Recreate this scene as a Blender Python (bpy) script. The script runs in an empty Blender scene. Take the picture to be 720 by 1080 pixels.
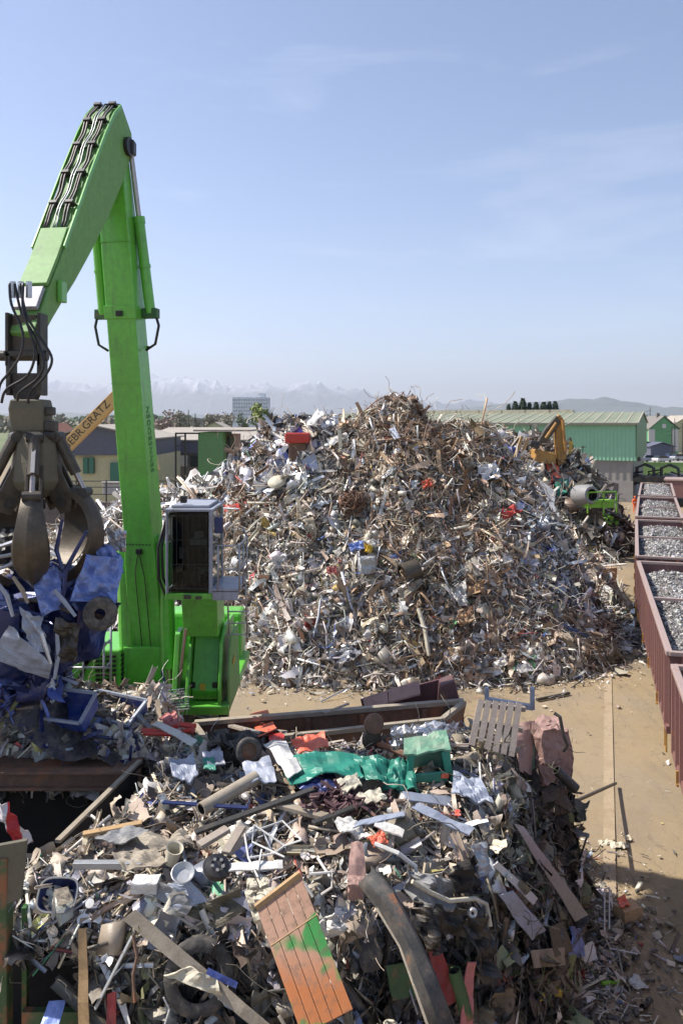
import bpy, math, random
import numpy as np
from mathutils import Vector, Matrix, noise as mnoise
random.seed(7); RS = np.random.RandomState(11)
PI = math.pi; R = math.radians
sc = bpy.context.scene
COL = sc.collection
CAMH = 9.7; FPX = 840.0
def at(px, py, Y):                       # photo pixel + distance -> point in the yard (metres)
    return np.array([(px-360)*Y/FPX, Y, CAMH-(py-445)*Y/FPX])
def gat(px, py, z=0.0):                  # photo pixel on a level at height z
    Y = FPX*(CAMH-z)/(py-445); return np.array([(px-360)*Y/FPX, Y, z])

# ---------------------------------------------------------------- materials
def newmat(name):
    m = bpy.data.materials.new(name); m.use_nodes = True
    nt = m.node_tree; b = nt.nodes['Principled BSDF']; return m, nt, b
def N(nt, t, **kw):
    n = nt.nodes.new(t)
    for k, v in kw.items():
        if k in n.inputs.keys(): n.inputs[k].default_value = v
        else: setattr(n, k, v)
    return n
def mixc(nt, fac, a, b, typ='MIX'):
    n = nt.nodes.new('ShaderNodeMix'); n.data_type = 'RGBA'; n.blend_type = typ
    for s, v in ((0, fac), (6, a), (7, b)):
        if isinstance(v, (int, float)): n.inputs[s].default_value = v
        elif isinstance(v, tuple): n.inputs[s].default_value = v if len(v) == 4 else v+(1,)
        else: nt.links.new(v, n.inputs[s])
    return n.outputs[2]
def ramp(nt, src, p0, p1, c0=(0,0,0,1), c1=(1,1,1,1)):
    r = nt.nodes.new('ShaderNodeValToRGB'); e = r.color_ramp.elements
    e[0].position = p0; e[1].position = p1; e[0].color = c0; e[1].color = c1
    nt.links.new(src, r.inputs[0]); return r.outputs[0]
def paint(name, col, rough=.5, metal=0., dirt=.3, dirtcol=(.17,.13,.09), scale=2.5, bump=.15, spec=.5, rust=0., rustcol=(.16,.065,.03)):
    m, nt, b = newmat(name); L = nt.links.new
    tc = N(nt, 'ShaderNodeTexCoord')
    n1 = N(nt, 'ShaderNodeTexNoise', Scale=scale, Detail=9., Roughness=.68); L(tc.outputs['Object'], n1.inputs['Vector'])
    n2 = N(nt, 'ShaderNodeTexNoise', Scale=scale*7.3, Detail=6., Roughness=.7); L(tc.outputs['Object'], n2.inputs['Vector'])
    c = mixc(nt, ramp(nt, n2.outputs[0], .3, .75), tuple(x*.82 for x in col), tuple(min(1,x*1.12) for x in col))
    c = mixc(nt, mixc(nt, 1., ramp(nt, n1.outputs[0], .45, .72), (dirt,)*3, 'MULTIPLY'), c, dirtcol)
    if rust:
        c = mixc(nt, ramp(nt, n1.outputs[0], .62-rust*.3, .70-rust*.22), c, mixc(nt, n2.outputs[0], rustcol, tuple(x*2.1 for x in rustcol)))
    L(c, b.inputs['Base Color'])
    b.inputs['Roughness'].default_value = rough; b.inputs['Metallic'].default_value = metal
    b.inputs['Specular IOR Level'].default_value = spec
    if bump:
        bp = N(nt, 'ShaderNodeBump', Strength=bump, Distance=.02); L(n2.outputs[0], bp.inputs['Height']); L(bp.outputs[0], b.inputs['Normal'])
    return m
M = {}
def P(name, *a, **k):
    M[name] = paint(name, *a, **k); return M[name]
P('green_paint', (.13,.49,.05), rough=.36, dirt=.4, scale=.9, bump=.03, dirtcol=(.10,.17,.06))
P('green_top', (.16,.36,.09), rough=.6, dirt=.3, scale=1.2, bump=.04, dirtcol=(.16,.22,.10))
P('dark_green', (.03,.12,.03), rough=.5, dirt=.5, rust=.2)
P('old_green', (.05,.10,.035), rough=.7, dirt=.6, rust=.35)
P('grey_paint', (.33,.35,.41), rough=.45, dirt=.5, bump=.05)
P('silver', (.55,.55,.57), rough=.3, metal=.7, dirt=.4, bump=.1)
P('galv', (.42,.43,.44), rough=.45, metal=.5, dirt=.3, bump=.1)
P('black', (.012,.012,.014), rough=.45, dirt=.2, bump=.05)
P('rubber', (.05,.047,.043), rough=.85, dirt=.85, dirtcol=(.20,.17,.14), scale=6)
P('worn_steel', (.085,.07,.052), rough=.45, metal=.5, dirt=.6, dirtcol=(.15,.12,.09), scale=5, bump=.35)
P('dark_steel', (.045,.042,.038), rough=.5, metal=.3, dirt=.5, scale=3, bump=.3)
P('chrome', (.5,.42,.36), rough=.3, metal=.8, dirt=.3, bump=.0)
P('rust_plate', (.15,.085,.055), rough=.75, dirt=.6, dirtcol=(.27,.20,.14), scale=1.8, bump=.35, rust=.4)
P('pink_rust', (.33,.20,.165), rough=.7, dirt=.5, dirtcol=(.10,.06,.05), scale=3, bump=.3)
P('dark_maroon', (.10,.045,.05), rough=.6, dirt=.5, scale=2, bump=.25, rust=.2)
P('wagon_red', (.20,.095,.085), rough=.6, dirt=.5, dirtcol=(.17,.10,.085), scale=1.5, bump=.2, rust=.15)
P('wagon_rail', (.34,.25,.22), rough=.6, dirt=.5, dirtcol=(.38,.30,.26), scale=2.5, bump=.2, rust=.1)
P('wagon_inside', (.035,.03,.032), rough=.6, dirt=.6, dirtcol=(.10,.085,.08), scale=2, bump=.3)
P('fender_dark', (.05,.048,.045), rough=.75, dirt=.9, dirtcol=(.17,.14,.11), scale=3.5, bump=.4, rust=.1)
P('blue_light', (.20,.27,.55), rough=.38, metal=.25, dirt=.35, dirtcol=(.07,.09,.19), scale=2.2, bump=.12)
P('navy', (.025,.038,.13), rough=.28, metal=.3, dirt=.4, dirtcol=(.04,.045,.08), scale=3, bump=.2)
P('blue_bin', (.03,.06,.27), rough=.45, dirt=.4, dirtcol=(.35,.36,.42), scale=3, bump=.05)
P('blue_pale', (.30,.33,.40), rough=.5, dirt=.4, dirtcol=(.2,.2,.22), scale=4)
P('teal', (.018,.21,.145), rough=.42, dirt=.45, dirtcol=(.08,.17,.13), scale=3, bump=.08)
P('teal_faded', (.12,.26,.17), rough=.6, dirt=.6, dirtcol=(.35,.33,.26), scale=3, bump=.1)
P('red', (.50,.035,.025), rough=.45, dirt=.4, scale=3)
P('orange_red', (.70,.13,.06), rough=.5, dirt=.4, dirtcol=(.5,.25,.18), scale=3)
P('dark_red', (.20,.02,.022), rough=.6, dirt=.5, scale=3)
P('pink', (.45,.15,.14), rough=.6, dirt=.5, scale=3)
P('white', (.58,.56,.52), rough=.55, dirt=.6, dirtcol=(.35,.31,.26), scale=4)
P('white_clean', (.62,.61,.58), rough=.5, dirt=.55, dirtcol=(.3,.26,.21), scale=4)
P('cream', (.55,.50,.38), rough=.7, dirt=.4, scale=3)
P('grey_plastic', (.22,.22,.22), rough=.6, dirt=.5, dirtcol=(.3,.27,.22), scale=3)
P('grey_wood', (.32,.27,.22), rough=.85, dirt=.6, dirtcol=(.17,.14,.11), scale=4, bump=.4)
P('pale_wood', (.46,.38,.31), rough=.8, dirt=.5, dirtcol=(.26,.2,.16), scale=5, bump=.4)
P('tan_wood', (.42,.27,.13), rough=.8, dirt=.4, scale=4, bump=.3)
P('faint_green', (.09,.30,.08), rough=.5)
P('olive', (.12,.11,.075), rough=.7, dirt=.6, scale=3, bump=.3)
P('tan_sheet', (.34,.29,.22), rough=.75, dirt=.6, scale=4, bump=.3)
P('yellow', (.62,.42,.04), rough=.5, dirt=.4)
P('lime', (.22,.50,.03), rough=.5, dirt=.4, scale=3)
P('ochre', (.62,.38,.13), rough=.5, dirt=.4, dirtcol=(.42,.27,.13), scale=1.5, bump=.05)
P('ochre_dirty', (.42,.22,.05), rough=.6, dirt=.7, dirtcol=(.10,.07,.04), scale=2.5, bump=.2, rust=.25)
P('cardboard', (.45,.29,.16), rough=.85, dirt=.3, scale=3)
P('concrete', (.33,.31,.29), rough=.9, dirt=.6, dirtcol=(.20,.18,.16), scale=.8, bump=.3)
P('concrete_dark', (.16,.135,.12), rough=.9, dirt=.7, dirtcol=(.09,.075,.065), scale=1.2, bump=.3)
P('cream_wall', (.50,.47,.30), rough=.85, dirt=.2, scale=.5, bump=.05)
P('slate_wall', (.10,.11,.15), rough=.6, dirt=.2, scale=.6, bump=.05)
P('roof_tan', (.38,.34,.29), rough=.85, dirt=.4, scale=.5, bump=.05)
P('roof_red', (.30,.13,.09), rough=.85, dirt=.4, scale=.5, bump=.05)
P('glass_dark', (.02,.03,.035), rough=.08, dirt=.1, bump=0, spec=.8)
P('shutter', (.04,.16,.11), rough=.6, dirt=.2)
P('hall_dark', (.18,.17,.155), rough=.8, dirt=.5, scale=.7)
P('lightgreen_wall', (.30,.46,.16), rough=.8, dirt=.3, scale=.4, dirtcol=(.25,.36,.15), bump=.05)
P('barn_green', (.14,.36,.16), rough=.7, dirt=.3, scale=.5, bump=.05)
P('box_green', (.10,.25,.09), rough=.6, dirt=.3, scale=.5, bump=.05)
P('hivis', (.9,.16,.04), rough=.7, dirt=.1)
P('skin', (.50,.28,.19), rough=.6, dirt=.1)
P('bark', (.12,.09,.07), rough=.9, dirt=.4, scale=4)
P('tower_white_hazed', (.66,.69,.75), rough=.8, dirt=.2, scale=.05, bump=0)  # tower wall and window tones paled, distance haze put into the colour
P('tower_win_hazed', (.34,.38,.44), rough=.3, dirt=.1, scale=.05, bump=0)
P('lead', (.5,.5,.5), rough=.35, metal=.85, dirt=.3, scale=5, bump=.25)
for g_ in ('green_paint','green_top','wagon_red','grey_paint'):      # run-off streaks down the paint
    nt_=M[g_].node_tree; b_=nt_.nodes['Principled BSDF']; src_=b_.inputs['Base Color'].links[0].from_socket
    tc_=nt_.nodes.new('ShaderNodeTexCoord'); mp_=nt_.nodes.new('ShaderNodeMapping'); mp_.inputs['Scale'].default_value=(9,9,.7); nt_.links.new(tc_.outputs['Object'],mp_.inputs[0])
    n_=N(nt_,'ShaderNodeTexNoise',Scale=1.,Detail=8.,Roughness=.65); nt_.links.new(mp_.outputs[0],n_.inputs['Vector'])
    f_=mixc(nt_,1.,ramp(nt_,n_.outputs[0],.54,.78),(.55,)*3,'MULTIPLY'); nt_.links.new(mixc(nt_,f_,src_,(.07,.06,.045) if g_!='wagon_red' else (.24,.15,.12)),b_.inputs['Base Color'])
for g_ in ('green_paint',):
    b_=M[g_].node_tree.nodes['Principled BSDF']; b_.inputs['Coat Weight'].default_value=.4; b_.inputs['Coat Roughness'].default_value=.25
def corrug(name, col, col2, axis, freq, rough=.5, vary=.12):
    m, nt, b = newmat(name); L = nt.links.new
    tc = N(nt, 'ShaderNodeTexCoord'); sx = N(nt, 'ShaderNodeSeparateXYZ'); mp = nt.nodes.new('ShaderNodeMapping'); mp.inputs['Rotation'].default_value = (0,0,R(23)); L(tc.outputs['Object'], mp.inputs[0]); L(mp.outputs[0], sx.inputs[0])
    mu = N(nt, 'ShaderNodeMath', operation='MULTIPLY'); L(sx.outputs[axis], mu.inputs[0]); mu.inputs[1].default_value = freq*2*PI
    sn = N(nt, 'ShaderNodeMath', operation='SINE'); L(mu.outputs[0], sn.inputs[0])
    n1 = N(nt, 'ShaderNodeTexNoise', Scale=.35, Detail=8., Roughness=.65); L(tc.outputs['Object'], n1.inputs['Vector'])
    c = mixc(nt, ramp(nt, n1.outputs[0], .4, .7), col, col2); L(c, b.inputs['Base Color'])
    bp = N(nt, 'ShaderNodeBump', Strength=.6, Distance=.05); L(sn.outputs[0], bp.inputs['Height']); L(bp.outputs[0], b.inputs['Normal'])
    b.inputs['Roughness'].default_value = rough; M[name] = m; return m
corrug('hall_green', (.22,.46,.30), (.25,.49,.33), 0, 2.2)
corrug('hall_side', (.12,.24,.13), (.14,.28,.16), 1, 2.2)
corrug('hall_roof', (.19,.21,.13), (.26,.27,.17), 0, .55)
corrug('hall_grey', (.25,.24,.22), (.18,.17,.15), 0, 1.2)
# scrap: colour and metalness belong to each piece (attribute), stains on top
def scrapmat(name='scrap_mixed', dirt=.45):
    m, nt, b = newmat(name); L = nt.links.new
    at_ = N(nt, 'ShaderNodeAttribute', attribute_name='piece')
    tc = N(nt, 'ShaderNodeTexCoord')
    n1 = N(nt, 'ShaderNodeTexNoise', Scale=5., Detail=8., Roughness=.7); L(tc.outputs['Object'], n1.inputs['Vector'])
    n2 = N(nt, 'ShaderNodeTexNoise', Scale=26., Detail=5., Roughness=.7); L(tc.outputs['Object'], n2.inputs['Vector'])
    f = mixc(nt, 1., ramp(nt, n1.outputs[0], .45, .7), (dirt,)*3, 'MULTIPLY')
    c = mixc(nt, f, at_.outputs['Color'], mixc(nt, n2.outputs[0], (.15,.11,.08), (.48,.40,.30)))
    L(c, b.inputs['Base Color']); L(at_.outputs['Alpha'], b.inputs['Metallic'])
    L(ramp(nt, n2.outputs[0], .3, .7, (.30,)*3+(1,), (.6,)*3+(1,)), b.inputs['Roughness'])
    bp = N(nt, 'ShaderNodeBump', Strength=.35, Distance=.02); L(n2.outputs[0], bp.inputs['Height']); L(bp.outputs[0], b.inputs['Normal'])
    M[name] = m; return m
scrapmat()
def leafmat(name, c0, c1):
    m, nt, b = newmat(name); L = nt.links.new
    tc = N(nt, 'ShaderNodeTexCoord'); n = N(nt, 'ShaderNodeTexNoise', Scale=1.3, Detail=4.); L(tc.outputs['Object'], n.inputs['Vector'])
    L(mixc(nt, ramp(nt, n.outputs[0], .35, .65), c0, c1), b.inputs['Base Color']); b.inputs['Roughness'].default_value = .8
    M[name] = m; return m
leafmat('leaf_spring', (.16,.20,.05), (.26,.30,.09)); leafmat('leaf_dark', (.04,.075,.045), (.065,.10,.06))
leafmat('leaf_mid', (.08,.12,.06), (.14,.17,.09)); leafmat('leaf_brown', (.26,.19,.17), (.36,.27,.25)); leafmat('leaf_bare', (.22,.20,.16), (.32,.29,.23))  # brown and bare crown tones lightened to carry distance haze in the colour

# ---------------------------------------------------------------- mesh builder
class MB:
    def __init__(s): s.v = []; s.f = []; s.n = 0
    def add(s, V, F):
        V = np.asarray(V, float); s.v.append(V); s.f += [tuple(i+s.n for i in f) for f in F]; s.n += len(V); return s
    def box(s, c, size, rot=None):
        h = np.array(size)/2; V = np.array([[x,y,z] for x in (-1,1) for y in (-1,1) for z in (-1,1)])*h
        if rot is not None: V = V @ np.array(rot).T
        return s.add(V+np.array(c), [(0,1,3,2),(4,6,7,5),(0,4,5,1),(2,3,7,6),(0,2,6,4),(1,5,7,3)])
    def beam(s, p0, p1, w, h, up=(0,0,1), w1=None, h1=None):
        p0 = np.array(p0,float); p1 = np.array(p1,float); d = p1-p0; d /= np.linalg.norm(d)+1e-9
        up = np.array(up,float); a = np.cross(d, up)
        if np.linalg.norm(a) < 1e-3: a = np.cross(d, (1,0,0.1))
        a /= np.linalg.norm(a); b = np.cross(a, d); w1 = w if w1 is None else w1; h1 = h if h1 is None else h1
        V = []
        for p, ww, hh in ((p0,w,h),(p1,w1,h1)):
            for x, y in ((-1,-1),(1,-1),(1,1),(-1,1)): V.append(p+a*x*ww/2+b*y*hh/2)
        return s.add(V, [(3,2,1,0),(4,5,6,7),(0,1,5,4),(1,2,6,5),(2,3,7,6),(3,0,4,7)])
    def tube(s, pts, r, n=6, caps=True):
        pts = [np.array(p,float) for p in pts]; k = len(pts)
        rr = r if hasattr(r,'__len__') else [r]*k
        d0 = pts[1]-pts[0]; ref = np.array([0,0,1.]) if abs(d0[2]) < .8*np.linalg.norm(d0) else np.array([1.,0,0])
        V = []
        for i in range(k):
            d = pts[min(i+1,k-1)]-pts[max(i-1,0)]; d /= np.linalg.norm(d)+1e-9
            a = np.cross(d, ref); a /= np.linalg.norm(a)+1e-9; b = np.cross(a, d); ref = b
            for j in range(n):
                t = 2*PI*j/n; V.append(pts[i]+rr[i]*(math.cos(t)*a+math.sin(t)*b))
        F = [(i*n+j, i*n+(j+1)%n, (i+1)*n+(j+1)%n, (i+1)*n+j) for i in range(k-1) for j in range(n)]
        if caps: F += [tuple(range(n))[::-1], tuple((k-1)*n+j for j in range(n))]
        return s.add(V, F)
    def cyl(s, p0, p1, r, r1=None, n=16): return s.tube([p0,p1], [r, r if r1 is None else r1], n)
    def prism(s, poly, vec):             # closed polygon (3-D points, planar) pushed along vec
        A = np.array(poly,float); k = len(A); V = np.vstack([A, A+np.array(vec)])
        return s.add(V, [tuple(range(k))[::-1], tuple(range(k,2*k))]+[(i,(i+1)%k,k+(i+1)%k,k+i) for i in range(k)])
    def lathe(s, prof, c, axis=(0,0,1), n=20):
        ax = np.array(axis,float); ax /= np.linalg.norm(ax); a = np.cross(ax, (0,0,1) if abs(ax[2])<.9 else (1,0,0)); a /= np.linalg.norm(a); b = np.cross(ax,a)
        V = [np.array(c)+ax*h+r*(math.cos(2*PI*j/n)*a+math.sin(2*PI*j/n)*b) for r,h in prof for j in range(n)]
        k = len(prof)
        return s.add(V, [(i*n+j, i*n+(j+1)%n, (i+1)*n+(j+1)%n, (i+1)*n+j) for i in range(k-1) for j in range(n)])
    def loft(s, rings):                  # rings of equal point count
        k = len(rings); n = len(rings[0]); V = np.vstack([np.array(r,float) for r in rings])
        return s.add(V, [(i*n+j, i*n+(j+1)%n, (i+1)*n+(j+1)%n, (i+1)*n+j) for i in range(k-1) for j in range(n)]+[tuple(range(n))[::-1], tuple((k-1)*n+j for j in range(n))])
    def build(s, name, mat, parent=None, bevel=0, smooth=False, solid=0):
        me = bpy.data.meshes.new(name); V = np.vstack(s.v)
        o = bpy.data.objects.new(name, me); COL.objects.link(o)
        if parent is None:
            org = np.array([(V[:,0].min()+V[:,0].max())/2, (V[:,1].min()+V[:,1].max())/2, V[:,2].min()]); o.location = org
            V = V-org; WORLD[o.name] = org
        else:
            org = WORLD[parent.name]; V = V-org; o.parent = parent; WORLD[o.name] = org
        me.from_pydata(V.tolist(), [], s.f); me.update()
        me.materials.append(mat if not isinstance(mat, str) else M[mat])
        if smooth: me.polygons.foreach_set('use_smooth', [True]*len(me.polygons))
        if smooth == 'auto': me.set_sharp_from_angle(angle=R(22))
        if solid:
            md = o.modifiers.new('solid','SOLIDIFY'); md.thickness = solid
        if bevel:
            md = o.modifiers.new('bevel','BEVEL'); md.width = bevel; md.segments = 2; md.limit_method = 'ANGLE'
        return o
WORLD = {}
def tag(o, label=None, cat=None, group=None, kind=None):
    if label: o['label'] = label
    if cat: o['category'] = cat
    if group: o['group'] = group
    if kind: o['kind'] = kind
    return o
def thing(name, loc, label, cat, group=None, kind=None):
    o = bpy.data.objects.new(name, None); COL.objects.link(o); o.location = tuple(loc); WORLD[o.name] = np.array(loc, float)
    o.empty_display_size = .3
    return tag(o, label, cat, group, kind)
def copy_tree(o, parent=None):
    c = o.copy(); COL.objects.link(c)
    if parent is not None: c.parent = parent
    for ch in list(o.children): copy_tree(ch, c)
    return c

# ---------------------------------------------------------------- value noise (numpy)
def vnoise(x, y, seed=0):
    x = np.asarray(x,float); y = np.asarray(y,float)
    xi = np.floor(x).astype(np.int64); yi = np.floor(y).astype(np.int64); fx = x-xi; fy = y-yi
    fx = fx*fx*(3-2*fx); fy = fy*fy*(3-2*fy)
    def h(a,b):
        n = (a*374761393+b*668265263+seed*982451653) & 0xffffffff; n = ((n^(n>>13))*1274126177) & 0xffffffff
        return ((n^(n>>16)) & 0xffff)/65535.
    return (h(xi,yi)*(1-fx)+h(xi+1,yi)*fx)*(1-fy)+(h(xi,yi+1)*(1-fx)+h(xi+1,yi+1)*fx)*fy
def fbm(x, y, seed=0, oct=4):
    s = 0; a = .5; t = 0
    for i in range(oct): s = s+a*vnoise(x*2**i, y*2**i, seed+i); t += a; a *= .5
    return s/t
# ---------------------------------------------------------------- camera, sky, sun
cam = bpy.data.cameras.new('camera'); co = bpy.data.objects.new('camera', cam); COL.objects.link(co); sc.camera = co
co.location = (0,0,CAMH); co.rotation_euler = (R(90),0,0)
cam.sensor_fit = 'VERTICAL'; cam.sensor_height = 36; cam.lens = 28; cam.shift_y = -95/1080.
cam.clip_start = .1; cam.clip_end = 120000
SUN_EL = 51.; to_sun = Vector((-1,.20,0)).normalized()*math.cos(R(SUN_EL))+Vector((0,0,math.sin(R(SUN_EL))))
sun = bpy.data.lights.new('sun','SUN'); so = bpy.data.objects.new('sun', sun); COL.objects.link(so)
sun.energy = 4.3; sun.angle = R(.5); sun.color = (1,.94,.86); so.location = (-20,0,40)
so.rotation_euler = to_sun.to_track_quat('Z','Y').to_euler()
w = bpy.data.worlds.new('World'); sc.world = w; w.use_nodes = True
nt = w.node_tree; bg = nt.nodes['Background']
sky = nt.nodes.new('ShaderNodeTexSky'); sky.sky_type = 'NISHITA'; sky.sun_disc = False
sky.sun_elevation = R(SUN_EL); sky.sun_rotation = math.atan2(to_sun.x, to_sun.y)
sky.air_density = .9; sky.dust_density = .5; sky.ozone_density = 5.; sky.altitude = 500
# faint cirrus: streaked noise over the sky directions
tc = nt.nodes.new('ShaderNodeTexCoord')
mp = nt.nodes.new('ShaderNodeMapping'); mp.inputs['Rotation'].default_value = (0,R(12),R(-8)); mp.inputs['Scale'].default_value = (1.3,1.3,7.)
nt.links.new(tc.outputs['Generated'], mp.inputs[0])
cn = N(nt,'ShaderNodeTexNoise', Scale=2.3, Detail=9., Roughness=.55, Distortion=.35); nt.links.new(mp.outputs[0], cn.inputs['Vector'])
cf = mixc(nt, 1., ramp(nt, cn.outputs[0], .56, .85), (.22,)*3, 'MULTIPLY')
sk = mixc(nt, cf, mixc(nt, 1., sky.outputs[0], (1.13,.935,.835), 'MULTIPLY'), (6.6,6.9,7.4))
nt.links.new(sk, bg.inputs[0]); bg.inputs[1].default_value = .125
sc.view_settings.view_transform = 'Standard'; sc.view_settings.look = 'None'; sc.view_settings.exposure = .88; sc.view_settings.gamma = 1
sc.cycles.max_bounces = 6; sc.cycles.diffuse_bounces = 4; sc.cycles.glossy_bounces = 3; sc.cycles.transmission_bounces = 4; sc.cycles.volume_bounces = 1
sc.cycles.use_denoising = True

# ---------------------------------------------------------------- ground
def grid_mesh(name, xs, ys, zf, mat, kind='structure'):
    X, Y = np.meshgrid(xs, ys); Z = zf(X, Y); V = np.stack([X.ravel(),Y.ravel(),Z.ravel()],1); nx = len(xs)
    F = [(j*nx+i, j*nx+i+1, (j+1)*nx+i+1, (j+1)*nx+i) for j in range(len(ys)-1) for i in range(nx-1)]
    me = bpy.data.meshes.new(name); me.from_pydata(V.tolist(), [], F); me.materials.append(mat)
    o = bpy.data.objects.new(name, me); COL.objects.link(o)
    if kind: o['kind'] = kind
    return o
def groundmat():
    m, nt, b = newmat('yard_ground'); L = nt.links.new
    tc = N(nt,'ShaderNodeTexCoord')
    def noi(scale, det=8., ro=.6, sv=(1,1,1), dist=0.):
        mp = nt.nodes.new('ShaderNodeMapping'); mp.inputs['Scale'].default_value = sv; mp.inputs['Rotation'].default_value = (0,0,R(18.3)); L(tc.outputs['Object'], mp.inputs[0])
        n = N(nt,'ShaderNodeTexNoise', Scale=scale, Detail=det, Roughness=ro, Distortion=dist); L(mp.outputs[0], n.inputs['Vector']); return n.outputs[0]
    c = mixc(nt, ramp(nt, noi(.35), .35,.68), (.31,.225,.12), (.24,.18,.10))
    c = mixc(nt, ramp(nt, noi(2.2,10.,.72), .42,.75), c, (.31,.235,.14))
    c = mixc(nt, mixc(nt,1.,ramp(nt, noi(.9,9.,.65,(2.2,.22,1),.6), .52,.70),(.6,)*3,'MULTIPLY'), c, (.17,.13,.095))   # tyre smears along the yard
    c = mixc(nt, mixc(nt,1.,ramp(nt, noi(.22,7.,.6,(1,1,1),.8), .55,.66),(.75,)*3,'MULTIPLY'), c, (.15,.12,.095))
    c = mixc(nt, mixc(nt,1.,ramp(nt, noi(.13,6.,.6,(1,1,1),.5), .45,.62),(.7,)*3,'MULTIPLY'), c, (.25,.205,.145))
    c = mixc(nt, mixc(nt,1.,ramp(nt, noi(1.7,10.,.75,(1,1,1),1.5), .56,.66),(.55,)*3,'MULTIPLY'), c, (.14,.11,.085))
    c = mixc(nt, mixc(nt,1.,ramp(nt, noi(38.,3.,.7), .60,.75),(.5,)*3,'MULTIPLY'), c, (.16,.12,.09))       # grit
    # beyond the yard: spring fields
    sx = N(nt,'ShaderNodeVectorMath', operation='LENGTH'); L(tc.outputs['Object'], sx.inputs[0])
    far = ramp(nt, sx.outputs['Value'], 0, 1); r = far.node.color_ramp
    mr = N(nt,'ShaderNodeMapRange'); L(sx.outputs['Value'], mr.inputs[0]); mr.inputs[1].default_value = 150; mr.inputs[2].default_value = 260
    fld = mixc(nt, ramp(nt, noi(.006,5.), .45,.55), (.10,.14,.045), (.20,.17,.10))
    c = mixc(nt, mr.outputs[0], c, fld)
    L(c, b.inputs['Base Color']); 
    rg = ramp(nt, noi(.22,7.,.6,(1,1,1),.8), .55,.66, (.85,)*3+(1,), (.55,)*3+(1,)); L(rg, b.inputs['Roughness'])
    bp = N(nt,'ShaderNodeBump', Strength=.5, Distance=.03); L(noi(9.,8.,.75), bp.inputs['Height']); L(bp.outputs[0], b.inputs['Normal'])
    return m
def gz(X,Y): return np.where((abs(X)<90)&(Y<120), (fbm(X*.25,Y*.25,5)-.5)*.05, 0)-.02
xs = np.concatenate([[-60000,-20000,-6000,-2000,-600,-200], np.arange(-80,81,1.6), [200,600,2000,6000,20000,60000]])
ys = np.concatenate([[-3000,-300,-60], np.arange(-20,131,1.6), [200,400,800,2000,6000,20000,60000]])
grid_mesh('ground', xs, ys, gz, groundmat())
u = np.array([math.sin(R(18.35)), math.cos(R(18.35)), 0]); pv = np.array([u[1], -u[0], 0])
# concrete strip set in the yard
mb = MB(); a0 = u*8; a1 = u*60; mb.beam(a0+pv*.07+[0,0,.006], a1+pv*.07+[0,0,.006], .26, .02)
P('strip', (.36,.28,.18), rough=.9, dirt=.95, dirtcol=(.26,.19,.115), scale=1.3, bump=.2)
o = mb.build('path', 'strip'); tag(o, kind='structure')
# puddles by the train
m, nt2, b = newmat('puddle_water'); b.inputs['Base Color'].default_value = (.02,.02,.02,1); b.inputs['Roughness'].default_value = .03; M['puddle'] = m
for (px,py,ax,ay) in ((657,657,.62,.9),(664,646,.7,.6),(672,640,.4,.8)):
    c = gat(px,py); mb = MB(); pts = []
    for k in range(28):
        t = 2*PI*k/28; r = 1+.28*math.sin(3*t+px)+.15*math.sin(5*t+1); pts.append([c[0]+ax*r*math.cos(t), c[1]+ay*r*math.sin(t), .05])
    mb.prism(pts, (0,0,.012)); tag(mb.build('puddle','puddle'), kind='structure')

P('wet_shade_soil', (.045,.037,.03), rough=.28, dirt=.6, dirtcol=(.09,.07,.05), scale=.8, bump=.25)  # dark wet sheet also paints in the big heap's missing shadow
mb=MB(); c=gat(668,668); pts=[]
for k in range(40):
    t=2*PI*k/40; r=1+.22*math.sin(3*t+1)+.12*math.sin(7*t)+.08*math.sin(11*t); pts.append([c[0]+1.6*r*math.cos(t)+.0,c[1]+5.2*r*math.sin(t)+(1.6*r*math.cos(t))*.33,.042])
mb.prism(pts,(0,0,.006)); tag(mb.build('wet_shade_ground','wet_shade_soil'),kind='structure')
# ---------------------------------------------------------------- mountains, far land, haze
def mtn(name, Y, x0, x1, n, hfun, depth, mat):
    xs = np.linspace(x0,x1,n); ys = np.linspace(0,1,26)
    def zf(X, V):
        env = np.sin(np.clip(V,0,1)*PI)**.8; h = hfun(X); 
        rid = 1-abs(fbm(X/2600., V*6.+Y/1000., 3, 6)*2-1); det = fbm(X/900., V*14., 9, 5)
        return h*env*(.45+.42*rid**2+.28*det)-5
    X, V = np.meshgrid(xs, ys); Z = zf(X,V); Yy = Y+V*depth
    P_ = np.stack([X.ravel(),Yy.ravel(),Z.ravel()],1); nx = n
    F = [(j*nx+i, j*nx+i+1, (j+1)*nx+i+1, (j+1)*nx+i) for j in range(len(ys)-1) for i in range(nx-1)]
    me = bpy.data.meshes.new(name); me.from_pydata(P_.tolist(), [], F); me.materials.append(mat)
    o = bpy.data.objects.new(name, me); COL.objects.link(o); o['kind'] = 'structure'; return o
def mtnmat():
    m, nt, b = newmat('alps'); L = nt.links.new
    g = N(nt,'ShaderNodeNewGeometry'); s = N(nt,'ShaderNodeSeparateXYZ'); L(g.outputs['Position'], s.inputs[0])
    n = N(nt,'ShaderNodeTexNoise', Scale=.0009, Detail=10., Roughness=.7); L(g.outputs['Position'], n.inputs['Vector'])
    ad = N(nt,'ShaderNodeMath', operation='MULTIPLY_ADD'); L(n.outputs[0], ad.inputs[0]); ad.inputs[1].default_value = 1900; L(s.outputs[2], ad.inputs[2])
    mr = N(nt,'ShaderNodeMapRange'); L(ad.outputs[0], mr.inputs[0]); mr.inputs[1].default_value = 2250; mr.inputs[2].default_value = 2900
    L(mixc(nt, mr.outputs[0], (.06,.075,.08), (.62,.64,.68)), b.inputs['Base Color']); b.inputs['Roughness'].default_value = .9
    return m
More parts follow.
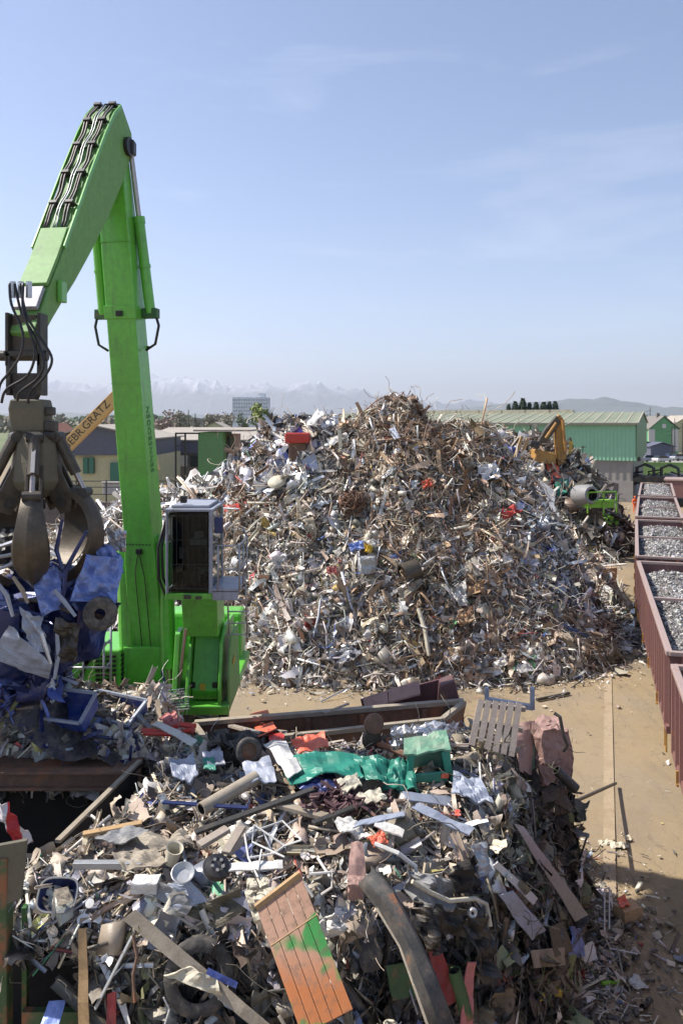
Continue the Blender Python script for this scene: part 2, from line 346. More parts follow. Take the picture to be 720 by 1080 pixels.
def ph(pts, Y):      # skyline in photo pixels -> height along x
    px = np.array([p[0] for p in pts]); hh = np.array([(445-p[1])*Y/FPX for p in pts])
    return lambda X: np.interp(360+FPX*X/Y, px, hh)
Ya = 36000.
mtn('mountains', Ya, -26000, 26000, 620, ph([(-250,412),(-60,404),(0,404),(60,400),(110,404),(165,394),(200,398),(240,404),(290,405),(335,402),(370,408),(430,416),(470,420),(520,424),(600,428),(700,432),(1000,430)], Ya+4500), 9000, mtnmat())
hm = paint('foothill', (.07,.10,.09), rough=.9, dirt=.3, scale=.001, bump=0)
mtn('hills', 17000., -16000, 16000, 300, ph([(-250,436),(100,434),(250,437),(440,434),(480,428),(540,423),(600,420),(640,419),(690,424),(760,430),(900,436)], 19000.), 4000, hm)
HB = MB(); HB.box((0,28750,1395), (124000,65500,2800))
hz = HB.build('haze', 'white'); hz.data.materials.clear()
m = bpy.data.materials.new('haze_air'); m.use_nodes = True; nt3 = m.node_tree; nt3.nodes.clear()
out = nt3.nodes.new('ShaderNodeOutputMaterial'); pvn = nt3.nodes.new('ShaderNodeVolumePrincipled')
pvn.inputs['Color'].default_value = (.66,.69,.80,1); pvn.inputs['Density'].default_value = 4.2e-5; pvn.inputs['Anisotropy'].default_value = .3
nt3.links.new(pvn.outputs[0], out.inputs['Volume']); hz.data.materials.append(m); tag(hz, kind='stuff'); hz['label'] = 'pale blue haze over the plain towards the mountains'; hz['category'] = 'haze'

# ---------------------------------------------------------------- trees
def crown_mesh(mb, c, rx, rz, n, leaf, seed, lobes=7, flat=.0):
    rs = np.random.RandomState(seed)
    Lc = [np.array(c)+np.array([rs.uniform(-.55,.55)*rx, rs.uniform(-.55,.55)*rx, rs.uniform(-.6,.6)*rz]) for _ in range(lobes)]
    Lr = [rs.uniform(.35,.6) for _ in range(lobes)]
    V = []; F = []
    for i in range(n):
        k = rs.randint(lobes); d = rs.normal(size=3); d /= np.linalg.norm(d); q = rs.uniform(.55,1.05)
        p = Lc[k]+d*np.array([rx,rx,rz])*Lr[k]*q
        a = rs.normal(size=3); a /= np.linalg.norm(a); b = np.cross(a, d); b /= np.linalg.norm(b)+1e-6; s = leaf*rs.uniform(.6,1.4)
        j = len(V); V += [p-a*s, p+b*s*.7, p+a*s, p-b*s*.7]; F.append((j,j+1,j+2,j+3))
    mb.add(V, F)
def tree(px, py_top, Y, wpx, label, mat='leaf_mid', group=None, z0=0., n=260, seed=1, shape='round', cat='tree'):
    top = at(px, py_top, Y); h = top[2]-z0; x = top[0]; rx = wpx*Y/FPX/2
    t = thing('pine_tree' if shape=='pine' else 'tree', (x,Y,z0), label, cat, group)
    mb = MB(); mb.tube([(x,Y,z0),(x+.02*h,Y,z0+h*.45),(x,Y,z0+h*.8)], [h*.028,h*.02,h*.006], 7)
    if shape != 'pine':
        rs = np.random.RandomState(seed)
        for k in range(7):
            a = rs.uniform(0,2*PI); q = rs.uniform(.3,.6); mb.tube([(x,Y,z0+h*q),(x+math.cos(a)*rx*.5,Y+math.sin(a)*rx*.5,z0+h*(q+.2)),(x+math.cos(a)*rx*.8,Y+math.sin(a)*rx*.8,z0+h*(q+.34))],[h*.012,h*.007,h*.003],5)
    mb.build('trunk','bark',t)
    mb = MB()
    if shape == 'pine':
        rs = np.random.RandomState(seed); V=[]; F=[]
        for i in range(n):
            q = rs.uniform(0,1)**.8; rr = rx*(1-q)*rs.uniform(.5,1.05)+.1; a = rs.uniform(0,2*PI); p = np.array([x+rr*math.cos(a),Y+rr*math.sin(a),z0+h*(.12+.88*q)])
            d = np.array([math.cos(a),math.sin(a),-.4]); b = np.array([-math.sin(a),math.cos(a),0]); s = rx*.28
            j=len(V); V += [p-d*s,p+b*s*.5,p+d*s,p-b*s*.5]; F.append((j,j+1,j+2,j+3))
        mb.add(V,F)
    else: crown_mesh(mb, (x,Y,z0+h*.64), rx, h*.36, n, max(rx*.13,.18), seed)
    mb.build('crown', mat, t); return t
tree(50,448,150,34,'pale yellow-green spring tree behind the dark grab','leaf_spring',seed=3,n=500)
tree(172,433,330,26,'bare pinkish tree just right of the green boom','leaf_brown',seed=4,n=500)
tree(190,430,360,22,'tall thin bare tree left of the two dark cypresses','leaf_bare',seed=5,n=300)
tree(199,432,300,5,'narrow dark cypress nearer the boom','leaf_dark',seed=6,shape='pine')
tree(206,436,300,6,'short dark cypress on the right of the cypress pair','leaf_dark',seed=7,shape='pine')
tree(222,436,420,22,'low greyish tree over the green building','leaf_bare',seed=8,n=400)
tree(240,434,420,20,'brownish tree in front of the white tower block left part','leaf_bare',seed=9,n=400)
tree(257,434,300,16,'dark green bushy tree in front of the tower block','leaf_mid',seed=10,n=500)
tree(279,424,260,30,'bright yellow-green tree at the left shoulder of the big heap','leaf_spring',seed=11,n=900)
for i,(px,pt) in enumerate(((536,427),(543,425),(551,423),(558,425),(565,426),(573,427),(579,424),(585,425))):
    tree(px,pt-i%3,340,19+i%3*4,'dark conifer in the row rising behind the green hall','leaf_dark','conifers behind the green hall roof',seed=20+i,shape='pine',n=900)
tree(716,444,300,26,'pale spring tree at the right edge beside the lattice masts','leaf_spring',seed=31,n=500)
tree(625,435,600,14,'hazy tree right of the hall roof end, far away','leaf_mid',seed=32,n=300)
def wood(name, Y, x0, x1, h, n, leaf, mat, seed, label):
    rs = np.random.RandomState(seed); mb = MB(); V=[];F=[]
    X = rs.uniform(x0,x1,n); hh = h*(.25+.95*fbm(X/(Y*.02),X*0,seed,3)); 
    Z = rs.uniform(0,1,n)*hh; D = rs.uniform(0,Y*.03,n)
    for i in range(n):
        p = np.array([X[i],Y+D[i],Z[i]]); a = rs.normal(size=3); a/=np.linalg.norm(a); b = np.cross(a,(0,1,0)); b/=np.linalg.norm(b); s = leaf*rs.uniform(.6,1.5)
        j=len(V); V += [p-a*s,p+b*s,p+a*s,p-b*s]; F.append((j,j+1,j+2,j+3))
    mb.add(V,F); o = mb.build('far_wood', mat); tag(o,label,'wood',kind='stuff')
wood('a',700,-420,420,17,4500,2.0,'leaf_bare',41,'grey-brown leafless wood in the middle distance')
wood('b',1500,-900,900,24,4500,4.0,'leaf_mid',42,'dark far woodland line under the mountains')
wood('c',3200,-1900,1900,34,3500,9.,'leaf_mid',43,'bluish most distant tree line on the horizon')

# ---------------------------------------------------------------- distant buildings
def house(name, x, y, w, d, he, hr, label, wall='cream_wall', roof='roof_red', rot=0, cat='house', group=None, win=0):
    t = thing(name, (x,y,0), label, cat, group); c, s = math.cos(rot), math.sin(rot)
    T = lambda p: (x+c*p[0]-s*p[1], y+s*p[0]+c*p[1], p[2])
    mb = MB(); mb.prism([T((-w/2,-d/2,0)),T((w/2,-d/2,0)),T((w/2,-d/2,he)),T((0,-d/2,hr)),T((-w/2,-d/2,he))], (-s*d, c*d, 0)); mb.build('wall', wall, t)
    mb = MB()
    for q in (-1,1):
        A = [T((q*(w/2+.35),-d/2-.4,he-.12)),T((0,-d/2-.4,hr+.18)),T((0,d/2+.4,hr+.18)),T((q*(w/2+.35),d/2+.4,he-.12))]; mb.prism(A,(0,0,.16))
    mb.build('roof', roof, t)
    for k in range(win):
        xx = -w/2+w*(k+.5)/win; mb = MB(); mb.box(T((xx,-d/2-.03,he*.6)), (.9,.08,1.2)); mb.build('window','glass_dark',t)
    return t
for i,(px,Y,w_,he,hr,rf,lab) in enumerate(((62,260,10,5,9.0,'roof_red','red-roofed house between the grab and the ochre arm'),(84,300,12,5,8.6,'roof_tan','low far house with tan roof over the ochre arm'),(112,320,12,5,9.6,'roof_red','far red-roofed house close to the left side of the boom'),(230,380,14,6,9.4,'roof_tan','far pale house left of the tower block'),(640,420,16,6,10.5,'roof_red','distant low house behind the right end of the hall'),(716,260,14,8,11.5,'roof_tan','pale far building at the right edge of the view'))):
    house('house', (px-360)*Y/FPX, Y, w_, 9, he, hr, lab, 'cream_wall', rf, rot=.2*(i%3-1), win=3)
# tower block
Y=640; x0=(245-360)*Y/FPX; x1=(283-360)*Y/FPX; zt=CAMH+(445-419)*Y/FPX
t = thing('tower_block', ((x0+x1)/2,Y,0), 'distant white high-rise block with rows of small windows','building')
mb=MB(); mb.box(((x0+x1)/2,Y+8,zt/2),(x1-x0,16,zt)); mb.build('wall','tower_white_hazed',t)
mb=MB(); mb.box((x1-5.5,Y+6,zt+1.6),(5,8,3.2)); mb.build('lift_tower','tower_white_hazed',t)
mb=MB(); mb.box((x0+10,Y+6,zt+.5),(14,6,1)); mb.build('roof_plant','tower_white_hazed',t)
for r_ in range(7):
    mb=MB()
    for k in range(14): mb.box((x0+1.6+k*(x1-x0-3)/13.,Y-.05,zt-2.2-r_*2.9),(1.1,.2,1.2))
    mb.build('window_row','tower_win_hazed',t)
# slate-gabled building left, behind the yard
t = thing('workshop', (-24.5,80,0), 'cream workshop with dark slate gable and green shuttered window, left behind the boom','building')
def X80(px,Y=80): return (px-360)*Y/FPX
z = lambda py,Y=80: CAMH-(py-445)*Y/FPX
mb=MB(); mb.box(((X80(70)+X80(165))/2,86,z(480)/2),(X80(165)-X80(70),12,z(480))); mb.build('wall','cream_wall',t)
mb=MB(); mb.prism([(X80(56),79.6,z(480)),(X80(165),79.6,z(480)),(X80(165),79.6,z(463)),(X80(100),79.6,z(449.5)),(X80(56),79.6,z(462))],(0,12.6,0)); mb.build('gable','slate_wall',t)
mb=MB(); mb.prism([(X80(54),79,z(462)),(X80(100),79,z(449)),(X80(100),79,z(447.6)),(X80(54),79,z(460.6))],(0,14,0)); mb.prism([(X80(100),79,z(449)),(X80(168),79,z(463)),(X80(168),79,z(461.6)),(X80(100),79,z(447.6))],(0,14,0)); mb.build('roof','roof_tan',t)
mb=MB(); mb.box((X80(94.5),79.9,z(491)),(1.1,.3,1.55)); f=mb.build('window','glass_dark',t)
mb=MB(); mb.box((X80(91.4),79.7,z(491)),(.48,.12,1.6)); mb.box((X80(97.6),79.7,z(491)),(.48,.12,1.6)); mb.build('shutter','shutter',f)
mb=MB(); mb.box((X80(122),79.8,z(500)),(.9,.3,2.3)); mb.build('door','shutter',t)
mb=MB(); mb.beam((X80(66),78.5,z(481)),(X80(84),78.5,z(480)),.5,.35); mb.build('awning','grey_plastic',t)
# flat-roofed hall right of boom
t = thing('flat_roofed_hall',(X80(186,95),95,0),'long flat-roofed hall with dark glass band right of the green boom','building')
W=lambda a,b,Y: ((X80(a,Y)+X80(b,Y))/2, abs(X80(b,Y)-X80(a,Y)))
cx,ww=W(150,268,95); mb=MB(); mb.box((cx,103,z(478,95)/2),(ww,16,z(478,95))); mb.build('wall','hall_dark',t)
mb=MB(); mb.box((cx,103,(z(465,95)+z(478,95))/2),(ww+.6,16.6,z(465,95)-z(478,95))); mb.build('fascia','slate_wall',t)
mb=MB(); mb.prism([(cx-ww/2-.4,94.5,z(465,95)),(cx+ww/2+.4,94.5,z(465,95)),(cx+ww/2+.4,111.5,z(453,95)),(cx-ww/2-.4,111.5,z(453,95))],(0,0,.15)); mb.build('roof','roof_tan',t)
for k in range(9):
    mb=MB(); mb.box((cx-ww/2+.9+k*1.35,94.9,z(486,95)),(.9,.25,1.3)); mb.build('window','glass_dark' if k%3 else 'white',t)
# black portal frame
t=thing('portal',(X80(190,70),70,0),'thin black steel portal frame standing left of the green box building','frame')
mb=MB()
for px in (185.5,195.5): mb.beam((X80(px,70),70,0),(X80(px,70),70,z(457,70)),.14,.14)
mb.beam((X80(185,70),70,z(457,70)),(X80(211,70),70,z(457,70)),.14,.14); mb.beam((X80(185,70),70,z(470,70)),(X80(196,70),70,z(470,70)),.1,.1); mb.build('frame','black',t)
# green box building
t=thing('green_kiosk_building',(X80(222,72),72,0),'plain green box-shaped building with flat canopy beside the heap','building')
cx,ww=W(209,235,72); mb=MB(); mb.box((cx,75,z(456,72)/2),(ww,6,z(456,72))); mb.build('wall','box_green',t)
mb=MB(); mb.box((cx+1.1,75,z(455,72)+.08),(ww+3.,6.6,.16)); mb.build('roof','roof_tan',t)
cx2,w2=W(236,246,74); mb=MB(); mb.box((cx2,77,z(458,74)/2),(w2,5,z(458,74))); mb.build('annex_wall','pink_rust',t)
mb=MB(); mb.box((cx2+.2,74.4,z(470,74)),(w2*.7,.2,1.8)); mb.build('window','glass_dark',t)
# concrete wall with railing at left
t=thing('retaining_wall',(-14,50,0),'grey concrete retaining wall below the railing, left behind the boom','wall')
mb=MB(); mb.box((-15,50.3,(CAMH-85*50/FPX)/2),(13,.6,CAMH-85*50/FPX)); mb.build('wall','concrete_dark',t)
zt_=CAMH-85*50/FPX
t=thing('railing',(-14.5,50.2,zt_),'dark metal railing on top of the concrete wall','railing')
mb=MB(); 
for q in (.55,1.0,1.38): mb.beam((-21,50.2,zt_+q-.05),(-9,50.2,zt_+q-.05),.05,.05)
mb.build('rail','dark_steel',t)
for k in range(7): mb=MB(); mb.beam((-20.5+k*1.9,50.2,zt_),(-20.5+k*1.9,50.2,zt_+1.38),.07,.07); mb.build('post','dark_steel',t)
mb=MB(); mb.box((X80(117,52),52.5,5.3),(1.1,.9,.75)); mb.box((X80(117,52),52.2,5.75),(1.2,.6,.12)); tag(mb.build('cabinet','white',bevel=.05),'small white cabinet standing behind the railing','cabinet')
# big green hall
yaw=R(23); c_,s_=math.cos(yaw),math.sin(yaw); Cx,Cy=35.4,96.
def H(a,b,zz): return (Cx-a*c_+b*s_, Cy+a*s_+b*c_, zz)     # a = left along the front, b = back
Lh,Dh=44.,30.; ze=9.5; zr=10.95
hall=thing('green_hall',(Cx,Cy,0),'large green corrugated metal hall with ribbed roof behind the heaps','building')
def hpart(name, mat, shape, parent=hall):
    mb=MB(); shape(mb); me_o=mb.build(name,mat,parent); return me_o
def wallbox(mb,a0,a1,b0,b1,z0,z1):
    mb.prism([H(a0,b0,z0),H(a1,b0,z0),H(a1,b1,z0),H(a0,b1,z0)],(0,0,z1-z0))
hpart('wall','hall_green',lambda mb: wallbox(mb,0,Lh,0,Dh,5.0,ze))
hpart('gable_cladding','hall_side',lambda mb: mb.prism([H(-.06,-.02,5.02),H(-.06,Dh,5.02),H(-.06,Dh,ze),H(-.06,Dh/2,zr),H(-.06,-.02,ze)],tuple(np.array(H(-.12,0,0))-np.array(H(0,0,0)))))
hpart('grey_cladding','hall_grey',lambda mb: wallbox(mb,.35,Lh,.25,Dh-.2,2.55,5.0))
hpart('concrete_base','concrete',lambda mb: wallbox(mb,.3,Lh,.15,Dh-.1,0,2.55))
def rf(mb):
    mb.prism([H(-.4,-.5,ze-.05),H(Lh,-.5,ze-.05),H(Lh,Dh/2,zr),H(-.4,Dh/2,zr)],(0,0,.14)); mb.prism([H(-.4,Dh/2,zr),H(Lh,Dh/2,zr),H(Lh,Dh+.5,ze),H(-.4,Dh+.5,ze)],(0,0,.14))
hpart('roof','hall_roof',rf)
def ribs_(mb):
    for k in range(34): mb.beam(H(-.3+k*1.3,-.5,ze+.12),H(-.3+k*1.3,Dh/2,zr+.16),.09,.09)
hpart('roof_ribs','cream',ribs_)
hpart('gutter','hall_dark',lambda mb: mb.beam(H(-.4,-.55,ze-.05),H(Lh,-.55,ze-.05),.2,.22))
for k in range(9):
    a=9+k*3.4; hpart('ridge_vent','cream',lambda mb: mb.prism([H(a,Dh/2-.8,zr-.05),H(a+3.1,Dh/2-.8,zr-.05),H(a+3.1,Dh/2-.8,zr+.5),H(a,Dh/2-.8,zr+.5)],tuple(np.array(H(0,1.6,0))-np.array(H(0,0,0)))))
mb=MB()
for q in (12.5,): mb.beam(H(q,-.04,5),H(q,-.04,ze),.12,.1)
mb.build('seam','dark_green',hall)
mb=MB(); mb.box(H(-.3,.6,5.2),(.35,.35,.5)); mb.build('lamp','black',hall)
# light green wall
t=thing('site_wall',(45,128,0),'long light green boundary wall behind the end of the train','wall')
mb=MB(); mb.prism([(38,131,0),(75,120,0),(75,120,3.25),(38,131,3.15)],(.1,.35,0)); mb.build('wall','lightgreen_wall',t)
mb=MB(); mb.prism([(38,130.95,3.15),(75,119.95,3.25),(75,119.95,3.33),(38,130.95,3.23)],(.1,.45,0)); mb.build('coping','lightgreen_wall',t)
# green house
t=house('green_house',(691-360)*200/FPX,200,7.0,10,8.0,10.9,'green and white gabled house with dark roof behind the boundary wall','barn_green','hall_dark',rot=0)
for k,xx in ((0,-3.0),(1,2.7)):
    mb=MB(); mb.box(((691-360)*200/FPX+xx,194.9,5.2),(1.5,.2,5.4)); mb.build('white_panel','white',t)
mb=MB(); mb.box(((691-360)*200/FPX,194.9,8.7),(.9,.2,1.0)); mb.build('window','white_clean',t)
mb=MB(); mb.box(((691-360)*200/FPX-.3,198,11.3),(.7,.7,1.2)); mb.build('chimney','hall_dark',t)
# sheds and parked cars beyond the wall
t=house('shed',(678-360)*185/FPX,185,6,4,4.2,4.9,'low blue-grey shed in front of the green house','blue_pale','slate_wall')
t=house('shed',(694-360)*175/FPX,175,5,4,4.4,5.0,'dark shed under the green house','slate_wall','slate_wall')
def car(px,Y,z0,col,label,rot):
    x=(px-360)*Y/FPX; t=thing('parked_car',(x,Y,z0),label,'car','vehicles parked beyond the boundary wall'); c,s=math.cos(rot),math.sin(rot)
    def T(p): return (x+c*p[0]-s*p[1],Y+s*p[0]+c*p[1],z0+p[2])
    d=np.array(T((0,1.6,0)))-np.array(T((0,0,0)))
    mb=MB(); mb.prism([T((a,-.8,b)) for a,b in ((-2.1,.35),(2.1,.35),(2.15,.75),(1.2,.95),(-2.1,.98),(-2.2,.7))],d); mb.build('body',col,t,bevel=.06)
    mb=MB(); mb.prism([T((a,-.7,b)) for a,b in ((-1.9,.98),(1.2,.97),(.5,1.45),(-1.5,1.47))],d*.88); mb.build('cabin','glass_dark',t,bevel=.05)
    for a in (-1.3,1.3):
        for b in (-.8,.66): mb=MB(); mb.cyl(T((a,b,.33)),T((a,b+.15,.33)),.33,n=14); mb.build('wheel','rubber',t)
for px,Y,col,lab in ((675,165,'white','white car parked at the left end of the boundary wall'),(686,160,'blue_pale','grey-blue car behind the wall below the green house'),(698,158,'white_clean','bright white car behind the wall, right of the grey-blue one'),(710,170,'blue_bin','deep blue car behind the wall near the right edge'),(717,166,'galv','silver car behind the wall at the very right edge'),(704,182,'blue_bin','far blue car between the house and the lattice masts')):
    car(px,Y,1.6,col,lab,R(8+px%7*4))
mb=MB(); mb.box(((700-360)*170/FPX,172,.8),(26,34,1.58)); tag(mb.build('road','concrete'),kind='structure')
# masts
for i,(px,pt,Y,lab) in enumerate(((685,429,210,'thin tall mast above the green house roof'),(676.5,440,150,'slim street mast at the left of the green house'),(694.5,438,240,'short mast behind the green house roof'),(711,441,180,'dark lattice catenary mast right of the green house'),(708,449,170,'short dark catenary post beside the lattice mast'),(719,446,190,'dark catenary mast cut by the right picture edge'))):
    x=(px-360)*Y/FPX; zt_=CAMH+(445-pt)*Y/FPX; t=thing('mast',(x,Y,0),lab,'mast'); mb=MB(); mb.tube([(x,Y,0),(x,Y,zt_)],[.16,.07],8); mb.build('pole','dark_steel',t)
    mb=MB(); mb.beam((x-1.2,Y,zt_-1.3),(x+.3,Y,zt_-.9),.09,.09); mb.beam((x-1.0,Y,zt_-2.2),(x,Y,zt_-1.9),.07,.07); mb.build('bracket','dark_steel',t)
# ---------------------------------------------------------------- scrap piece templates (unit size, long axis x)
def T_sheet(rs, n=4, fold=.35):
    g = np.linspace(-.5,.5,n); X,Y = np.meshgrid(g,g); Z = rs.uniform(-1,1,X.shape)*.09
    a = rs.uniform(0,PI); d = X*math.cos(a)+Y*math.sin(a)-rs.uniform(-.15,.15); Z = Z+abs(d)*rs.uniform(-fold,fold)*2+rs.uniform(-.5,.5)*X*Y
    X = X+rs.uniform(-1,1,X.shape)*.07; Y = Y*rs.uniform(.5,1)+rs.uniform(-1,1,X.shape)*.07
    V = np.stack([X.ravel(),Y.ravel(),Z.ravel()],1); F = [(j*n+i,j*n+i+1,(j+1)*n+i+1,(j+1)*n+i) for j in range(n-1) for i in range(n-1)]
    return V,F
def T_strip(rs, k=6):
    w = rs.uniform(.04,.11); V=[]; tw=rs.uniform(-1.5,1.5); c=rs.uniform(-.35,.35); c2=rs.uniform(-.35,.35)
    for i in range(k):
        x=i/(k-1)-.5; a=tw*x*2; z=c*(x*x-.1)*2+rs.uniform(-.02,.02); y=c2*x*x*2
        V += [(x,y-w*math.cos(a),z-w*math.sin(a)),(x,y+w*math.cos(a),z+w*math.sin(a))]
    return np.array(V),[(2*i,2*i+1,2*i+3,2*i+2) for i in range(k-1)]
def T_tube(rs, k=4, n=5, r=None, bend=.18):
    r = r or rs.uniform(.015,.045); mb=MB(); y=z=0; pts=[]
    for i in range(k): pts.append((i/(k-1)-.5, y, z)); y+=rs.uniform(-bend,bend); z+=rs.uniform(-bend,bend)
    mb.tube(pts, r, n); return np.vstack(mb.v), mb.f
def T_wire(rs, k=9):
    mb=MB(); pts=[]; a=rs.uniform(0,6); b=rs.uniform(-.6,.6); p=np.array([-.4,0,0.])
    for i in range(k):
        pts.append(p.copy()); a+=rs.uniform(-1.1,1.1); b=np.clip(b+rs.uniform(-.6,.6),-1,1); p+=np.array([math.cos(a)*math.cos(b),math.sin(a)*math.cos(b),math.sin(b)])*.2
    mb.tube(pts, rs.uniform(.008,.018), 3, False); return np.vstack(mb.v), mb.f
def T_angle(rs):
    w=rs.uniform(.03,.08); t=.012; mb=MB(); mb.box((0,w/2,0),(1,w,t)); mb.box((0,t/2,w/2+t/2),(1,t,w)); return np.vstack(mb.v), mb.f
def T_bar(rs):
    w=rs.uniform(.03,.12); mb=MB(); mb.box((0,0,0),(1,w,rs.uniform(.01,.06))); V=np.vstack(mb.v); V[:,2]+=V[:,0]**2*rs.uniform(-.4,.4); return V, mb.f
def T_chunk(rs):
    mb=MB(); mb.box((0,0,0),(1,rs.uniform(.4,.9),rs.uniform(.25,.7))); V=np.vstack(mb.v); return V+rs.uniform(-.13,.13,V.shape), mb.f
def T_can(rs):
    mb=MB(); r=rs.uniform(.12,.3); mb.tube([(-.5,0,0),(-.1,rs.uniform(-.05,.05),0),(.5,rs.uniform(-.1,.1),.05)],[r,r*rs.uniform(.7,1),r],8,rs.rand()<.5); return np.vstack(mb.v), mb.f
def T_ring(rs):
    mb=MB(); n=12; e=rs.uniform(.5,1); pts=[(.45*math.cos(2*PI*i/n),.45*e*math.sin(2*PI*i/n),rs.uniform(-.06,.06)) for i in range(int(n*rs.uniform(.6,1))+1)]
    mb.tube(pts, rs.uniform(.012,.04), 4, False); return np.vstack(mb.v), mb.f
def T_U(rs):
    w=rs.uniform(.05,.12); k=5; c=rs.uniform(-.3,.3); V=[]; 
    for i in range(k):
        x=i/(k-1)-.5; z=c*x*x; q=w*(1+rs.uniform(-.3,.3)); V += [(x,-w,z+q),(x,-w,z),(x,w,z),(x,w,z+q)]
    return np.array(V),[(4*i+j,4*i+j+1,4*i+j+5,4*i+j+4) for i in range(k-1) for j in range(3)]
def T_crush(rs,n=9):
    g=np.linspace(-.5,.5,n); X,Y=np.meshgrid(g,g); s=rs.randint(1000)
    Z=rs.uniform(-1,1,X.shape)*.035
    for k in range(7):
        a=rs.uniform(0,PI); d=X*math.cos(a)+Y*math.sin(a)-rs.uniform(-.4,.4); Z=Z+(np.abs(d) if k%2 else np.maximum(d,0))*rs.uniform(-.75,.75)
    X=X+(fbm(X*4,Y*4+s,s+3,2)-.5)*.35; Y=Y*rs.uniform(.35,.9)+(fbm(X*4,Y*4-s,s+4,2)-.5)*.35
    return np.stack([X.ravel(),Y.ravel(),(Z-Z.mean()).ravel()],1),[(j*n+i,j*n+i+1,(j+1)*n+i+1,(j+1)*n+i) for j in range(n-1) for i in range(n-1)]
TR = np.random.RandomState(5)
TPL = {'sheet':[T_sheet(TR) for _ in range(14)],'big':[T_crush(TR,7) for _ in range(10)],'crush':[T_crush(TR,11) for _ in range(14)],'strip':[T_strip(TR) for _ in range(14)],'tube':[T_tube(TR) for _ in range(10)],
 'wire':[T_wire(TR) for _ in range(14)],'angle':[T_angle(TR) for _ in range(4)],'bar':[T_bar(TR) for _ in range(8)],'chunk':[T_chunk(TR) for _ in range(12)],
 'can':[T_can(TR) for _ in range(6)],'ring':[T_ring(TR) for _ in range(6)],'U':[T_U(TR) for _ in range(8)]}
PAL = {
 'main':[(.22,(.46,.42,.36),.12),(.09,(.24,.22,.19),.25),(.17,(.22,.15,.10),.05),(.10,(.33,.26,.19),.05),(.07,(.05,.045,.04),.1),(.13,(.60,.585,.56),.05),(.11,(.43,.375,.29),0.),(.04,(.33,.35,.38),.25),(.03,(.11,.07,.05),0.),(.006,(.40,.05,.05),0.),(.005,(.06,.12,.34),0.),(.004,(.08,.24,.10),0.),(.003,(.5,.36,.08),0.),(.008,(.45,.25,.15),0)],
 'pale':[(.45,(.52,.51,.49),.4),(.25,(.38,.37,.35),.4),(.15,(.28,.23,.18),.1),(.10,(.72,.71,.69),.1),(.05,(.10,.09,.08),.1)],
 'left':[(.3,(.38,.40,.45),.55),(.15,(.25,.28,.34),.5),(.2,(.24,.19,.15),.1),(.15,(.6,.6,.6),.2),(.1,(.07,.07,.08),.1),(.03,(.08,.12,.4),.1)],
 'rust':[(.5,(.17,.10,.06),.1),(.3,(.25,.17,.10),.05),(.1,(.35,.24,.15),0),(.1,(.06,.05,.04),.1)],
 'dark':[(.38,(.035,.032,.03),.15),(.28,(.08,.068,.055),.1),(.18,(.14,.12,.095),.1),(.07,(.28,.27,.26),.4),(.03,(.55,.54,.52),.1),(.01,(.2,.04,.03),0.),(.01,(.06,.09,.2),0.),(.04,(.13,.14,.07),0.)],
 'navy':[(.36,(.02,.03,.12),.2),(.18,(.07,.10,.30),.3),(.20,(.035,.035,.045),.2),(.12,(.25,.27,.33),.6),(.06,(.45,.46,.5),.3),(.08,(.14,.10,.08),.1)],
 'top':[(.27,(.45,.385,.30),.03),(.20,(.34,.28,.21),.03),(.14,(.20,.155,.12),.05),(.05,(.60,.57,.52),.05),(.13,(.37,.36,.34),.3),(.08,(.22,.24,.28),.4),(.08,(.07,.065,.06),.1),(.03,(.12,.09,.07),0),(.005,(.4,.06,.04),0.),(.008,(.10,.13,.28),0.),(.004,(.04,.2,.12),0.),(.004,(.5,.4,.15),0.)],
 'shred':[(.4,(.27,.265,.26),.2),(.3,(.21,.205,.20),.2),(.2,(.14,.13,.12),.1),(.1,(.36,.35,.34),.1)],
 'moss':[(.4,(.12,.11,.07),0),(.3,(.08,.07,.05),0),(.2,(.20,.18,.13),0),(.1,(.10,.14,.04),0)],
}
